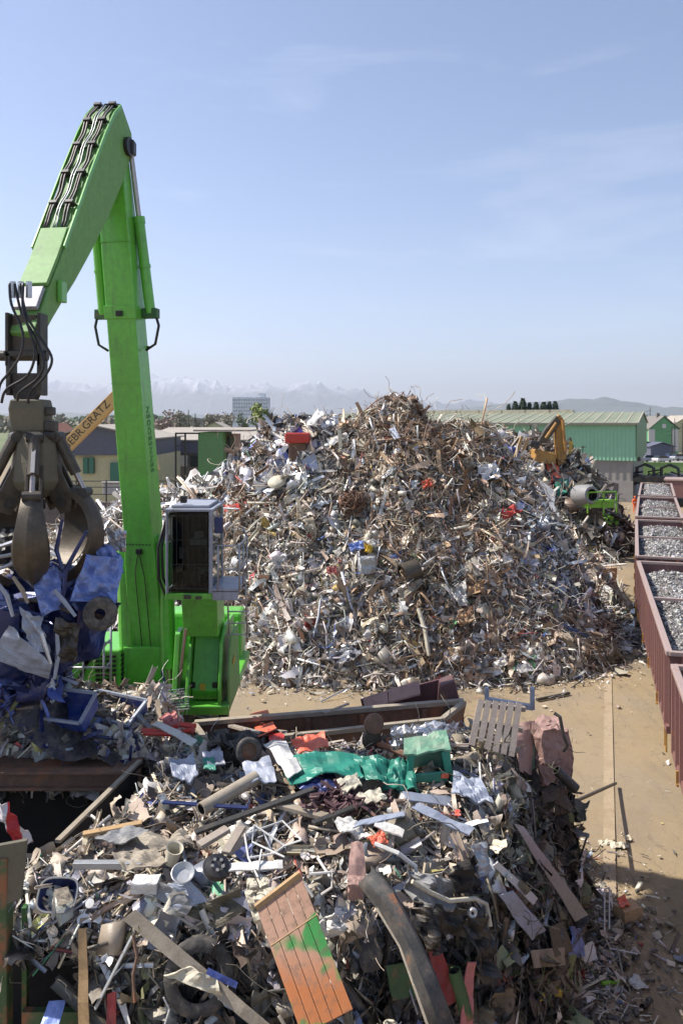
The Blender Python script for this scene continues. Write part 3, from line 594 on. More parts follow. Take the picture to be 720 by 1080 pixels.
# attribute-carrying big mesh
class Heap:
    def __init__(s): s.V=[]; s.C=[]; s.F=[]; s.L=[]; s.n=0   # F: flat loop indices, L: face sizes
    def core(s, V, F, col):
        s.V.append(V); s.C.append(np.tile(np.array(col,np.float32),(len(V),1)))
        for f in F: pass
        s.F.append(np.array([i for f in F for i in f],np.int64)+s.n); s.L.append(np.array([len(f) for f in F])); s.n+=len(V)
    def scatter(s, pos, nrm, size, pal, mix, seed, tilt=.35, lift=.0, yawdir=None):
        rs=np.random.RandomState(seed); n=len(pos)
        kinds=list(mix); pr=np.array([mix[k] for k in kinds],float); pr/=pr.sum(); kc=rs.choice(len(kinds),n,p=pr)
        p_=PAL[pal]; w=np.array([q[0] for q in p_]); w/=w.sum(); uu=(.9*vnoise(pos[:,0]*1.1+pos[:,2]*.4,pos[:,1]*.9-pos[:,2]*.5,seed)+.35*vnoise(pos[:,0]*.35,pos[:,1]*.3+pos[:,2]*.35,seed+1)*2+rs.rand(n)*.62)%1.; perm=np.random.RandomState(seed+5).permutation(len(p_)); ci=perm[np.minimum(np.searchsorted(np.cumsum(w[perm]),uu),len(p_)-1)]
        cols=np.array([q[1] for q in p_])[ci]*rs.uniform(.65,1.3,(n,1))*(1+rs.uniform(-.06,.06,(n,3))); met=np.array([q[2] for q in p_])[ci]
        cols=cols*(.78+.5*vnoise(pos[:,0]*.8+7,pos[:,1]*.8+pos[:,2],seed+2))[:,None]; cols=np.clip(cols*1.32,0,.78)
        # frames
        nn=nrm+rs.normal(size=(n,3))*tilt; nn/=np.linalg.norm(nn,axis=1)[:,None]
        r=rs.normal(size=(n,3)); a=np.cross(nn,r); a/=np.linalg.norm(a,axis=1)[:,None]; b=np.cross(nn,a)
        for ki,k in enumerate(kinds):
            for ti,(TV,TF) in enumerate(TPL[k]):
                sel=np.where((kc==ki))[0]; sel=sel[ti::len(TPL[k])]
                if not len(sel): continue
                sc_=size[sel][:,None]*rs.uniform(.75,1.25,(len(sel),3))
                if k in('tube','wire','angle','bar','strip','U'): sc_[:,0]*=1.5
                else: sc_*=.8
                L=TV[None]*sc_[:,None,:]                                    # m,v,3
                W=L[...,0:1]*a[sel][:,None]+L[...,1:2]*b[sel][:,None]+L[...,2:3]*nn[sel][:,None]+pos[sel][:,None]+nrm[sel][:,None]*lift*size[sel][:,None,None]
                m,v=W.shape[:2]; s.V.append(W.reshape(-1,3))
                c=np.concatenate([cols[sel],met[sel][:,None]],1).astype(np.float32); s.C.append(np.repeat(c,v,0))
                fl=np.array([i for f in TF for i in f],np.int64); ll=np.array([len(f) for f in TF])
                s.F.append((fl[None]+(np.arange(m)*v)[:,None]+s.n).ravel()); s.L.append(np.tile(ll,m)); s.n+=m*v
    def build(s, name, mat='scrap_mixed'):
        V=np.vstack(s.V); F=np.concatenate(s.F); L=np.concatenate(s.L); C=np.vstack(s.C)
        me=bpy.data.meshes.new(name); org=np.array([V[:,0].mean(),V[:,1].mean(),V[:,2].min()])
        me.vertices.add(len(V)); me.vertices.foreach_set('co',(V-org).astype(np.float32).ravel())
        me.loops.add(len(F)); me.loops.foreach_set('vertex_index',F.astype(np.int32))
        me.polygons.add(len(L)); me.polygons.foreach_set('loop_start',np.concatenate([[0],np.cumsum(L)[:-1]]).astype(np.int32))
        me.polygons.foreach_set('loop_total',L.astype(np.int32))
        at_=me.color_attributes.new('piece','FLOAT_COLOR','POINT'); at_.data.foreach_set('color',C.ravel())
        me.update(calc_edges=True); me.materials.append(M[mat])
        o=bpy.data.objects.new(name,me); COL.objects.link(o); o.location=org; WORLD[o.name]=org
        print(name,'faces',len(L)); return o
def grad(h, X, Y, e=.15):
    gx=(h(X+e,Y)-h(X-e,Y))/(2*e); gy=(h(X,Y+e)-h(X,Y-e))/(2*e); n=np.stack([-gx,-gy,np.ones_like(gx)],1); return n/np.linalg.norm(n,axis=1)[:,None]
def sample(h, box, n, seed, dens=None, zmin=.03, ncap=7.):
    rs=np.random.RandomState(seed); out=[]; tot=0
    while tot<n:
        X=rs.uniform(box[0],box[1],n); Y=rs.uniform(box[2],box[3],n); Z=h(X,Y); nr=grad(h,X,Y)
        wgt=np.minimum(1/np.maximum(nr[:,2],.05),ncap)/ncap
        if dens is not None: wgt=wgt*dens(X,Y,Z)
        ok=(Z>zmin)&(rs.rand(n)<wgt); out.append((np.stack([X,Y,Z],1)[ok],nr[ok])); tot+=ok.sum()
    P_=np.vstack([o[0] for o in out])[:n]; N_=np.vstack([o[1] for o in out])[:n]; return P_,N_
def core_grid(h, box, st, zmin=-.3):
    xs=np.arange(box[0],box[1],st); ys=np.arange(box[2],box[3],st); X,Y=np.meshgrid(xs,ys); Z=h(X.ravel(),Y.ravel()).reshape(X.shape)
    nx=len(xs); V=np.stack([X.ravel(),Y.ravel(),Z.ravel()],1); Zf=Z
    F=[(j*nx+i,j*nx+i+1,(j+1)*nx+i+1,(j+1)*nx+i) for j in range(len(ys)-1) for i in range(nx-1) if max(Zf[j,i],Zf[j,i+1],Zf[j+1,i],Zf[j+1,i+1])>-.05]
    return V,F
def sizes(n, lo, hi, seed, p=2.6):
    u_=np.random.RandomState(seed).rand(n); a=lo**(1-p); b=hi**(1-p); return (a+u_*(b-a))**(1/(1-p))
MIX={'sheet':3.4,'big':1.,'strip':3.2,'tube':1.4,'wire':2.8,'angle':.8,'bar':1.3,'chunk':1.1,'can':.18,'ring':.5,'U':1.0}
MIXW={'strip':2,'tube':1.6,'wire':4,'bar':1.2,'ring':.5,'sheet':.8,'angle':.6}
MIXS={'sheet':4,'big':2,'strip':1.4,'U':1.2,'chunk':.2,'bar':1}

# ---------------------------------------------------------------- the big heap
RP=[(-24,2.2),(-19,3.6),(-14,4.3),(-11.75,4.9),(-8.6,6.1),(-5.9,6.6),(-4.4,8.2),(-3.2,9.1),(-.45,9.8),(.45,9.8),(1.6,10.5),(2.5,11.1),(3.3,10.7),(4.5,9.85),(7.2,8.7),(9.0,6.7),(10.2,5.1),(11.1,3.0),(11.6,1.2),(12.0,0),(15,-4)]
def h_main(X,Y,rough=1.):
    t=Y-38-np.clip((-X-2)*.25,0,4)                                   # the crest runs away to the left
    r=np.interp(X,[p[0] for p in RP],[p[1] for p in RP]); rr=np.maximum(r,.3)
    wf=9.3*(rr/11.)**.38; wb=11.*(rr/11.)**.5; w_=np.where(t<0,wf,wb); q=np.abs(t)/w_
    z=r*(1-np.clip(q,0,2)**1.22)-np.clip(q-1,0,1)*2
    z=z+rough*((fbm(X*.45,Y*.45,21,4)-.5)*1.5*np.clip(z/3,.2,1)+(fbm(X*1.5,Y*1.5,22,3)-.5)*.95)
    return z
B=( -24,14.5,27,53)
hp=Heap(); V,F=core_grid(h_main,B,.35); V[:,2]-=.15; hp.core(V,F,(.18,.155,.125,0.))
front=lambda X,Y,Z: np.where(Y<41+np.clip((-X-2)*.25,0,4),1.,.22)*np.where(X<-12,.5,1.)
p,nr=sample(h_main,B,62000,1,front); hp.scatter(p,nr,sizes(len(p),.12,.72,2),'main',MIX,3,tilt=.6,lift=.1)
p,nr=sample(h_main,B,15000,4,front); hp.scatter(p,nr,sizes(len(p),.3,1.15,5,2.6),'main',{'wire':3,'strip':2,'tube':2.2,'bar':1.2},6,tilt=.5,lift=.16)
p,nr=sample(h_main,B,700,17,front); hp.scatter(p,nr,sizes(len(p),.45,1.0,18,2.6),'main',{'crush':3,'U':.6},19,tilt=.5,lift=.12)
lf=lambda X,Y,Z: np.where((X<-1.2)&(Z>6.6),1.,0.)*front(X,Y,Z)
p,nr=sample(h_main,B,2200,7,lf); hp.scatter(p,nr,sizes(len(p),.3,1.25,8,2.3),'left',MIXS,9,tilt=.35,lift=.12)
pl=lambda X,Y,Z: np.where((X<-5.4)&(X>-14),1.,0.)*front(X,Y,Z)
p,nr=sample(h_main,B,2600,10,pl); hp.scatter(p,nr,sizes(len(p),.3,2.,11,2.0),'pale',{'tube':2,'bar':3,'angle':2,'strip':3,'sheet':1},12,tilt=.5,lift=.2)
for (cx,cy,rr,nn,sd,sx_,mx,sz) in ((4.2,37.,2.6,1800,60,'rust',MIXW,(.3,1.2)),(6.3,32.5,1.5,600,61,'rust',MIXW,(.25,.9)),(-4.5,36,1.6,500,62,'rust',MIXW,(.3,1.2)),(3.9,31.2,2.2,900,63,'rust',MIXW,(.3,1.)),(.6,36.5,.8,320,64,'rust',MIXW,(.2,.6)),(10.6,35,1.6,700,65,'dark',MIX,(.2,.8)),
    (-.3,33.,1.8,350,66,'pale',MIXS,(.2,.8)),(5,30.6,1.5,350,67,'pale',MIXS,(.2,.8)),(8.6,34,1.5,350,68,'left',MIXS,(.25,.9)),(-2.2,31,1.6,400,69,'pale',MIXS,(.2,.7))):
    d=lambda X,Y,Z: np.exp(-((X-cx)**2+(Y-cy)**2)/rr**2)
    p,nr=sample(h_main,(cx-2*rr,cx+2*rr,cy-2*rr,cy+2*rr),nn,sd,d); hp.scatter(p,nr,sizes(nn,sz[0],sz[1],sd),sx_,mx,sd+100,tilt=.6,lift=.2)
tag(hp.build('scrap_heap'),'huge grey-brown heap of mixed scrap metal rising to a peak in the middle','scrap heap',kind='stuff')
# litter round its foot
def h_apron(X,Y): return np.full_like(X,.02)
hp=Heap()
def apr(X,Y,Z): hh=h_main(X,Y,0.); return np.where(hh>0,0,np.exp(hh*1.1))*np.where(Y<42,1,.15)
p,nr=sample(h_apron,(-14,14.5,25.5,46),2600,13,apr,zmin=0); hp.scatter(p,nr,sizes(len(p),.08,.6,14),'main',MIX,15,tilt=.3,lift=.15)
tag(hp.build('scrap_litter'),'loose scrap bits scattered on the ground round the foot of the big heap','litter',kind='stuff')

# ---------------------------------------------------------------- second heap, right behind
RP2=[(7,8.8),(10.8,9.0),(15.5,8.3),(18.0,7.4),(19.4,6.4),(20.9,4.6),(22.4,2.0),(23.4,0),(25,-3)]
def h_two(X,Y):
    r=np.interp(X,[p[0] for p in RP2],[p[1] for p in RP2]); t=Y-65; w_=np.where(t<0,10,10)*(np.maximum(r,.3)/9)**.5; q=abs(t)/w_
    return r*(1-np.clip(q,0,2)**1.3)-np.clip(q-1,0,1)*2+(fbm(X*.5,Y*.5,31,4)-.5)*1.6*np.clip(r/4,0,1)
B2=(7,25,53,77); hp=Heap(); V,F=core_grid(h_two,B2,.5); V[:,2]-=.15; hp.core(V,F,(.05,.045,.04,0.))
fr=lambda X,Y,Z: np.where(Y<67,1.,.15)
p,nr=sample(h_two,B2,6500,33,fr); hp.scatter(p,nr,sizes(len(p),.3,1.8,34),'main',MIX,35,tilt=.6,lift=.15)
p,nr=sample(h_two,(15,24,53,66),1500,36,fr); hp.scatter(p,nr,sizes(len(p),.4,2.4,37),'dark',{'bar':2,'tube':2,'strip':2,'sheet':1},38,tilt=.5,lift=.2)
tag(hp.build('scrap_heap'),'second, smaller scrap heap behind on the right, in front of the green hall','scrap heap',kind='stuff')

# ---------------------------------------------------------------- foreground heap
FP=np.array([(-4.5,10.05),(-2.2,9.7),(.4,9.75),(2.2,10.9),(3.3,12.3),(3.95,13.6),(4.65,15.3),(4.3,16.5),(2.6,16.9),(-2.6,16.1),(-3.4,17.8),(-9.5,18.2),(-10,14.75),(-3.75,14.75),(-4.15,12.3),(-5.2,11.75),(-5.6,10.7)])
def sdist(X,Y,PG):
    X=np.asarray(X,float);Y=np.asarray(Y,float); d=np.full(X.shape,1e9); ins=np.zeros(X.shape,bool)
    k=len(PG)
    for i in range(k):
        a=PG[i]; b=PG[(i+1)%k]; e=b-a; t=np.clip(((X-a[0])*e[0]+(Y-a[1])*e[1])/(e@e),0,1)
        d=np.minimum(d,np.hypot(X-a[0]-t*e[0],Y-a[1]-t*e[1]))
        c=((a[1]>Y)!=(b[1]>Y)); xi=(b[0]-a[0])*(Y-a[1])/((b[1]-a[1]) if b[1]!=a[1] else 1e-9)+a[0]; ins^=(c&(X<xi))
    return np.where(ins,d,-d)
def h_smooth(X,Y):
    d=sdist(X,Y,FP); top=3.5+.35*np.exp(-((X-2.4)**2/2.2+(Y-14.6)**2/3))+.25*np.exp(-((X+.5)**2+(Y-13)**2)/3)-.25*np.clip(12-Y,0,3)/2-.35*np.exp(-((X-.3)**2/9+(Y-16)**2/.6))
    top=top+np.where((X<-3.2)&(Y>14.2),.35*np.clip(Y-15,0,2)-.15,0)
    wid=np.where((X>2.5)&(Y<15),1.5,.8)
    q=np.clip(d/wid,0,1); z=top*(q*(1.6-.6*q))**.75
    return np.where(d>0,z,-np.clip(-d,0,1))
def h_fore(X,Y):
    z=h_smooth(X,Y); return z+np.where(z>0,(fbm(X*1.1,Y*1.1,41,4)-.5)*.62*np.clip(z,.0,1),0)
def solid_left(X,Y): return (X<-3.9)&(Y>10.6)&(Y<18.3)
def notbase(X,Y,Z): return np.where((X<-3.3)&(Z<2.7),0.,1.)    # the steel bunker, not scrap, is the edge there
B3=(-10,6.5,9.2,18.4); hp=Heap()
xs=np.arange(B3[0],B3[1],.12); ys=np.arange(B3[2],B3[3],.12); X,Y=np.meshgrid(xs,ys); Z=h_fore(X.ravel(),Y.ravel()).reshape(X.shape); nx=len(xs)
V=np.stack([X.ravel(),Y.ravel(),Z.ravel()-.1],1); Vn=notbase(X,Y,Z-.35)>0
F=[(j*nx+i,j*nx+i+1,(j+1)*nx+i+1,(j+1)*nx+i) for j in range(len(ys)-1) for i in range(nx-1) if Z[j,i]>-.05 and Z[j+1,i+1]>-.05 and Vn[j,i] and Vn[j+1,i+1] and Vn[j,i+1] and Vn[j+1,i]]
hp.core(V,F,(.12,.10,.08,0.))
topd=lambda X,Y,Z: notbase(X,Y,Z)*np.where(Z>2.7,1.,0)
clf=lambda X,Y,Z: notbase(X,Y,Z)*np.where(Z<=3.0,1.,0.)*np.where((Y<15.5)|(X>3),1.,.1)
p,nr=sample(h_fore,B3,30000,43,topd); hp.scatter(p,nr,sizes(len(p),.045,.36,44,2.5),'top',MIX,45,tilt=.45,lift=.1)
p,nr=sample(h_fore,B3,6000,46,topd); hp.scatter(p,nr,sizes(len(p),.18,.6,47,2.2),'top',{'sheet':2.,'big':1.6,'strip':4,'tube':1.,'bar':4.5,'angle':1.5,'U':1.8,'wire':1.5,'chunk':.4},48,tilt=.18,lift=.12)
p,nr=sample(h_fore,B3,420,143,topd); hp.scatter(p,nr,sizes(len(p),.3,.7,144,2.3),'top',{'crush':3,'U':.7},145,tilt=.3,lift=.10)
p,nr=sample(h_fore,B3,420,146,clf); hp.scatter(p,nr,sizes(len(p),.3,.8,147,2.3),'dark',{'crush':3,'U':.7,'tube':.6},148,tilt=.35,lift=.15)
p,nr=sample(h_fore,B3,13000,49,clf); hp.scatter(p,nr,sizes(len(p),.05,.42,50,2.4),'dark',MIX,51,tilt=.5,lift=.1)  # darker palette puts part of the front face's shade into its colour
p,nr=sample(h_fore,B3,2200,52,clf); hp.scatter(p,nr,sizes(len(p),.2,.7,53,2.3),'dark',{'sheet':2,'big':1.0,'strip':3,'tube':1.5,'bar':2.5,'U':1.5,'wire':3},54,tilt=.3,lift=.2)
ms=lambda X,Y,Z: notbase(X,Y,Z)*np.where((X>2.3)&(Z<3.9)&(Y<15.5),1.,0.)
p,nr=sample(h_fore,B3,3000,55,ms); hp.scatter(p,nr,sizes(len(p),.1,.55,56,2.3),'moss',{'strip':2,'wire':2.5,'bar':1.5,'tube':1,'sheet':1},57,tilt=.4,lift=.25)
tag(hp.build('scrap_heap'),'near heap of cut scrap with ragged dark front face, filling the foreground','scrap heap',kind='stuff')
# rubbish spilt on the ground at its right foot
hp=Heap()
def sp(X,Y,Z): return np.exp(np.minimum(sdist(X,Y,FP),0)*1.9)*np.where(sdist(X,Y,FP)<.1,1,0)*np.where(X>2.8,1,0)
p,nr=sample(h_apron,(2.5,9,11.5,18.5),3200,58,sp,zmin=0); hp.scatter(p,nr,sizes(len(p),.04,.45,59,2.3),'top',MIX,60,tilt=.3,lift=.12)
p,nr=sample(h_apron,(2.5,9,11.5,18.5),3500,61,sp,zmin=0); hp.scatter(p,nr,sizes(len(p),.04,.3,62,2.3),'dark',MIX,63,tilt=.3,lift=.1)
tag(hp.build('scrap_litter'),'small rubbish spilt on the ground along the right foot of the near heap','litter',kind='stuff')
# sparse bits all over the yard
hp=Heap()
def yd(X,Y,Z): return np.where((h_main(X,Y,0.)<0)&(sdist(X,Y,FP)<0)&(X<.31*Y+2.6),1.,0.)*np.clip(fbm(X*.4,Y*.4,88,3)*2-.5,.05,1)
p,nr=sample(h_apron,(2,13.5,13,60),1500,64,yd,zmin=0); hp.scatter(p,nr,sizes(len(p),.03,.25,65,2.8),'top',MIX,66,tilt=.25,lift=.1)
tag(hp.build('scrap_litter'),'sparse metal bits strewn over the open yard between heaps and train','litter',kind='stuff')
# dark tangle under the grab, on the platform at left
def h_left(X,Y):
    z=3.35+3.1*np.exp(-(((X+8.2)/2.0)**2+((Y-16.3)/1.5)**2))+1.1*np.exp(-(((X+6.2)/.8)**2+((Y-15.9)/.9)**2)); return z+(fbm(X*1.3,Y*1.3,71,4)-.5)*.6-np.where((Y<14.9)|(X>-4.0),3.5,0)
B4=(-11,-3.9,14.9,18.6); hp=Heap()
dl=lambda X,Y,Z: np.where(Z>4.3,1,.05)
p,nr=sample(h_left,B4,5200,73,dl); hp.scatter(p,nr,sizes(len(p),.08,.9,74,2.4),'navy',MIX,75,tilt=.5,lift=.1)
p,nr=sample(h_left,B4,2000,76,dl); hp.scatter(p,nr,sizes(len(p),.1,.7,77,2.4),'dark',MIX,78,tilt=.5,lift=.1)
V,F=core_grid(h_left,B4,.2); V[:,2]-=.12; hp.core(V,F,(.04,.035,.04,0.))
tag(hp.build('scrap_heap'),'dark blue-black tangle of shredded car scrap piled below the grab at left','scrap heap',kind='stuff')
# ---------------------------------------------------------------- train
BL,BW=15.0,2.85; ZF,ZT=1.25,3.3
def wagon(label):
    t=thing('freight_wagon',(0,0,0),label,'wagon','open freight wagons of the scrap train')
    mb=MB(); 
    for s_ in (-1,1): mb.beam((s_*.75,-BL/2,1.08),(s_*.75,BL/2,1.08),.16,.26)
    mb.box((0,0,1.2),(BW-.1,BL,.08)); mb.build('floor','wagon_inside',t)
    for s_ in (-1,1):
        mb=MB(); mb.box((s_*(BW/2-.03),0,(ZF+ZT)/2),(.05,BL,ZT-ZF))
        for k in range(17):                                       # pressed ribs
            y=-BL/2+.35+k*(BL-.7)/16; wd=.16 if k%4 else .24
            mb.prism([(s_*BW/2,y-wd/2,ZF-.1),(s_*(BW/2+.11),y-wd/2+.03,ZF-.02),(s_*(BW/2+.11),y+wd/2-.03,ZF-.02),(s_*BW/2,y+wd/2,ZF-.1)],(0,0,ZT-ZF))
        mb.beam((s_*(BW/2+.02),-BL/2,ZF-.08),(s_*(BW/2+.02),BL/2,ZF-.08),.12,.2)
        mb.build('side_wall','wagon_red',t)
        mb=MB(); mb.box((s_*(BW/2-.075),0,(ZF+ZT)/2),(.03,BL-.2,ZT-ZF-.1))
        for q in (1.7,2.15,2.6,3.0): mb.box((s_*(BW/2-.10),0,q),(.03,BL-.3,.05))
        mb.build('lining','wagon_inside',t)
        mb=MB(); mb.beam((s_*BW/2,-BL/2-.05,ZT),(s_*BW/2,BL/2+.05,ZT),.18,.14); mb.build('top_rail','wagon_rail',t,bevel=.02)
    for s_ in (-1,1):
        mb=MB(); mb.box((0,s_*(BL/2-.02),(ZF+ZT)/2-.02),(BW,.06,ZT-ZF+.1))
        for k in range(4): mb.box((-1.05+k*.7,s_*(BL/2+.05),(ZF+ZT)/2),(.12,.1,ZT-ZF-.05))
        mb.build('end_wall','wagon_red',t)
        mb=MB(); mb.beam((-BW/2,s_*BL/2,ZT+.004),(BW/2,s_*BL/2,ZT+.004),.17,.13); mb.build('end_rail','wagon_rail',t,bevel=.02)
        mb=MB(); mb.box((0,s_*(BL/2+.1),1.08),(BW-.3,.2,.3)); mb.build('headstock','wagon_red',t)
        for q in (-.87,.87):
            mb=MB(); mb.cyl((q,s_*(BL/2+.2),1.06),(q,s_*(BL/2+.52),1.06),.1,n=10); mb.cyl((q,s_*(BL/2+.5),1.06),(q,s_*(BL/2+.56),1.06),.24,n=14); mb.build('buffer','dark_steel',t)
    mb=MB(); mb.beam((-BW/2,0,ZT-.06),(BW/2,0,ZT-.06),.16,.1); mb.build('crossbar','wagon_rail',t)
    for k in (-5.4,-3.6,-1.8,1.8,3.6,5.4):
        mb=MB(); mb.tube([(-BW/2+.09,k,ZT-.35),(BW/2-.09,k,ZT-.35)],.018,5); mb.build('tie_rod','galv',t)
    for s_ in (-1,1):
        yb=s_*(BL/2-2.6); mb=MB()
        for q in (-1,1): mb.prism([(q*.98,yb-1.25,.55),(q*.98,yb-1.1,.75),(q*.98,yb+1.1,.75),(q*.98,yb+1.25,.55),(q*.98,yb+.9,.40),(q*.98,yb+.4,.42),(q*.98,yb+.3,.3),(q*.98,yb-.3,.3),(q*.98,yb-.4,.42),(q*.98,yb-.9,.4)],(q*.09,0,0))
        mb.box((0,yb,.62),(1.96,.4,.3)); bg_=mb.build('bogie','dark_steel',t)
        for w_ in (-.9,.9):
            for q in (-.75,.75):
                mb=MB(); mb.cyl((q-.06,yb+w_,.5),(q+.06,yb+w_,.5),.46,n=20); mb.cyl((q-.08,yb+w_,.5),(q+.08,yb+w_,.5),.14,n=12); mb.build('wheel','worn_steel',bg_)
    for s_ in (-1,1):
        for k,y in enumerate((-4.9,-1.1,2.2,5.6)):
            mb=MB(); mb.prism([(s_*(BW/2+.10),y-.03,1.02),(s_*(BW/2+.16),y-.03,1.02),(s_*(BW/2+.16),y-.03,1.37),(s_*(BW/2+.10),y-.03,1.37)],(0,.05,0)); mb.beam((s_*(BW/2+.13),y-.1,1.05),(s_*(BW/2+.13),y+.1,1.05),.05,.05); mb.build('door_latch','ochre_dirty' if s_<0 else 'dark_steel',t)
        mb=MB(); mb.tube([(s_*(BW/2+.05),-BL/2+.3,1.0),(s_*(BW/2+.05),-BL/2+.3,.45),(s_*(BW/2+.05),-BL/2+.75,.45),(s_*(BW/2+.05),-BL/2+.75,1.0)],.025,5); mb.build('step','ochre_dirty',t)
    return t
def loadmesh(seed, full, yoff=0):
    def hl(X,Y): 
        e=np.minimum(1,np.minimum((BW/2-.12-abs(X))/.6,(BL/2-.15-abs(Y))/1.4)); e=np.clip(e,0,1)
        return ZF+.15+(full-ZF-.15)*(.78+.22*e**.6)+(fbm(X*1.3,Y*.7+seed*7,seed,4)-.5)*.5
    Bx=(-BW/2+.12,BW/2-.12,-BL/2+.12,BL/2-.12); h_=Heap(); V,F=core_grid(hl,(Bx[0],Bx[1]+.1,Bx[2],Bx[3]+.1),.12); V[:,2]-=.03; h_.core(V,F,(.17,.165,.16,.3))
    p,nr=sample(hl,Bx,12000,seed); h_.scatter(p,nr,sizes(len(p),.05,.2,seed+1,2.6),'shred',{'sheet':3,'chunk':2.5,'strip':2.2,'wire':1.2,'bar':.6},seed+2,tilt=.6,lift=.15)
    return h_.build('shredded_scrap')
# left top-rail points measured along the curve of the track: corner (x,y) of the near left corner of each wagon
cs=[(4.25,6.1),(8.95,21.7),(13.9,37.5),(19.75,53.4),(25.7,68.9),(31.7,84.2)]
labs=['nearest maroon open wagon, cut by the right picture edge','second maroon open wagon, its whole left side with ribs and yellow latches in view','third open wagon of the train, level with the puddles on the yard','fourth open wagon, beside the small scrap heap','farthest open wagon, whose load ends below the dark wrecked frame']
llab=['grey shredded scrap filling the wagon cut by the right edge','grey shredded scrap mounded in the second wagon','grey shredded scrap mounded in the third wagon','grey shredded scrap in the fourth wagon','pale grey shredded scrap in the farthest wagon']
W0=wagon(labs[0]); L0=None
for i in range(5):
    a=np.array(cs[i]); b=np.array(cs[i+1]); d=(b-a)/np.linalg.norm(b-a); rt=np.array([d[1],-d[0]]); c=a+d*(BL/2+.35)+rt*(BW/2)
    ang=-math.atan2(d[0],d[1]); o=W0 if i==0 else copy_tree(W0); o.location=(c[0],c[1],0); o.rotation_euler=(0,0,ang); o['label']=labs[i]
    l=loadmesh(80+i*5,(3.0,3.05,3.12,3.2,3.28)[i]); l.rotation_euler=(0,0,ang)
    off=WORLD[l.name]; ca,sa=math.cos(ang),math.sin(ang); l.location=(c[0]+off[0]*ca-off[1]*sa,c[1]+off[0]*sa+off[1]*ca,off[2]); tag(l,llab[i],'scrap load',kind='stuff')
# rails
pth=[(np.array(c)+np.array([np.cos(R(18)),-np.sin(R(18))])*BW/2) for c in [(2.4,0.)]+cs+[(38.5,100),(46,116)]]
for q,(lab) in ((-.75,'left steel rail running under the train'),(.75,'right steel rail running under the train')):
    mb=MB()
    for i in range(len(pth)-1):
        a=pth[i]+np.array([.93,-.36])*q; b=pth[i+1]+np.array([.93,-.36])*q; mb.beam((a[0],a[1],.05),(b[0],b[1],.05),.09,.14)
    tag(mb.build('rail','worn_steel'),lab,'rail')
# wreck wagon behind: maroon sides with black tangled frame
cx,cy=38.6,97.; 
t=thing('flat_wagon',(cx,cy,0),'maroon wagon side-on behind the train, right of the last load','wagon')
d=np.array([.42,.907]); rt=np.array([d[1],-d[0]])
def Q(a,b,z): p=np.array([cx,cy])+rt*a+d*b; return (p[0],p[1],z)
mb=MB(); mb.prism([Q(1.0,-6,1.1),Q(3.8,-6,1.1),Q(3.8,6,1.1),Q(1.0,6,1.1)],(0,0,1.9)); mb.build('body','wagon_red',t)
mb=MB(); mb.prism([Q(.85,-6.1,3.0),Q(3.95,-6.1,3.0),Q(3.95,6.1,3.0),Q(.85,6.1,3.0)],(0,0,.16)); mb.build('top_rail','wagon_rail',t)
for b in (-4,-2.4,3,4.6):
    for a in (1.4,3.4): mb=MB(); mb.cyl(Q(a-.1,b,.5),Q(a+.1,b,.5),.5,n=16); mb.build('wheel','dark_steel',t)
t=thing('wrecked_frame',Q(0,-2,3.1),'black tangled cab frame and roof hoops behind the last load','wreck')
rs=np.random.RandomState(4)
for a0 in (-1.6,1.2):
    mb=MB()
    for b in (-1.,1.): mb.tube([Q(a0-1,b,2.0),Q(a0-.9,b,4.1),Q(a0,b,4.5),Q(a0+1.0,b,4.1),Q(a0+1.1,b,2.0)],.13,6)
    for a in (-1,0,1): mb.tube([Q(a0+a,-1,4.15+.3*(a==0)),Q(a0+a,1,4.15+.3*(a==0))],.09,5)
    mb.build('roof_hoop','black',t)
mb=MB()
for k in range(26):
    a=rs.uniform(-3.2,3.); b=rs.uniform(-2,2); mb.tube([Q(a,b,2.2),Q(a+rs.uniform(-1,1),b+rs.uniform(-.5,.5),rs.uniform(2.8,3.6)),Q(a+rs.uniform(-1.5,1.5),b,rs.uniform(2.6,3.9))],rs.uniform(.05,.12),5)
mb.prism([Q(-4.2,-2,2.4),Q(-2,-2,3.2),Q(1.5,-2,3.2),Q(3.2,-2,2.6)],tuple(np.array(Q(0,2.5,0))-np.array(Q(0,0,0)))); mb.build('frame','black',t)
# ---------------------------------------------------------------- green material handler
mc=thing('material_handler',(-4.9,20.8,0),'large bright green material handler with raised cab and folded two-part arm','excavator')
d2=np.array([-.15,-.989,0]); d2/=np.linalg.norm(d2); s2=np.array([d2[1]*-1,d2[0],0]); s2=np.array([.989,-.15,0])   # forward (to viewer), machine's right in picture
UP=np.array([0,0,1.])
def section(c, fwd, half_w, t0, t1):    # rectangular ring: width across s2, depth along fwd from t0 to t1
    c=np.array(c); return [c-s2*half_w+fwd*t0, c+s2*half_w+fwd*t0, c+s2*half_w+fwd*t1, c-s2*half_w+fwd*t1]
def poly2(o, pts):   # side profile in (forward, up) from origin o
    return [np.array(o)+d2*a+UP*b for a,b in pts]
foot=np.array([-4.80,20.3,3.75]); top=np.array([-5.50,19.15,16.3])
ax=(top-foot)/np.linalg.norm(top-foot); nf=np.cross(s2,ax); nf/=np.linalg.norm(nf)
if nf@d2<0: nf=-nf
L_=np.linalg.norm(top-foot)
# boom: lofted box, deeper in the middle
mb=MB(); rings=[]
for q,hw,f0,f1 in ((-.02,.40,.32,-.30),(.12,.42,.36,-.38),(.20,.40,.36,-.42),(.235,.37,.34,-.42),(.6,.37,.32,-.36),(.8,.37,.30,-.30),(.93,.34,.26,-.22),(1.0,.30,.2,-.2)):
    rings.append(section(foot+ax*L_*q,nf,hw,f0,f1))
mb.loft(rings); boom=mb.build('boom','green_paint',mc,bevel=.03)
def onboom(q,side,f): return foot+ax*L_*q+s2*side+nf*f
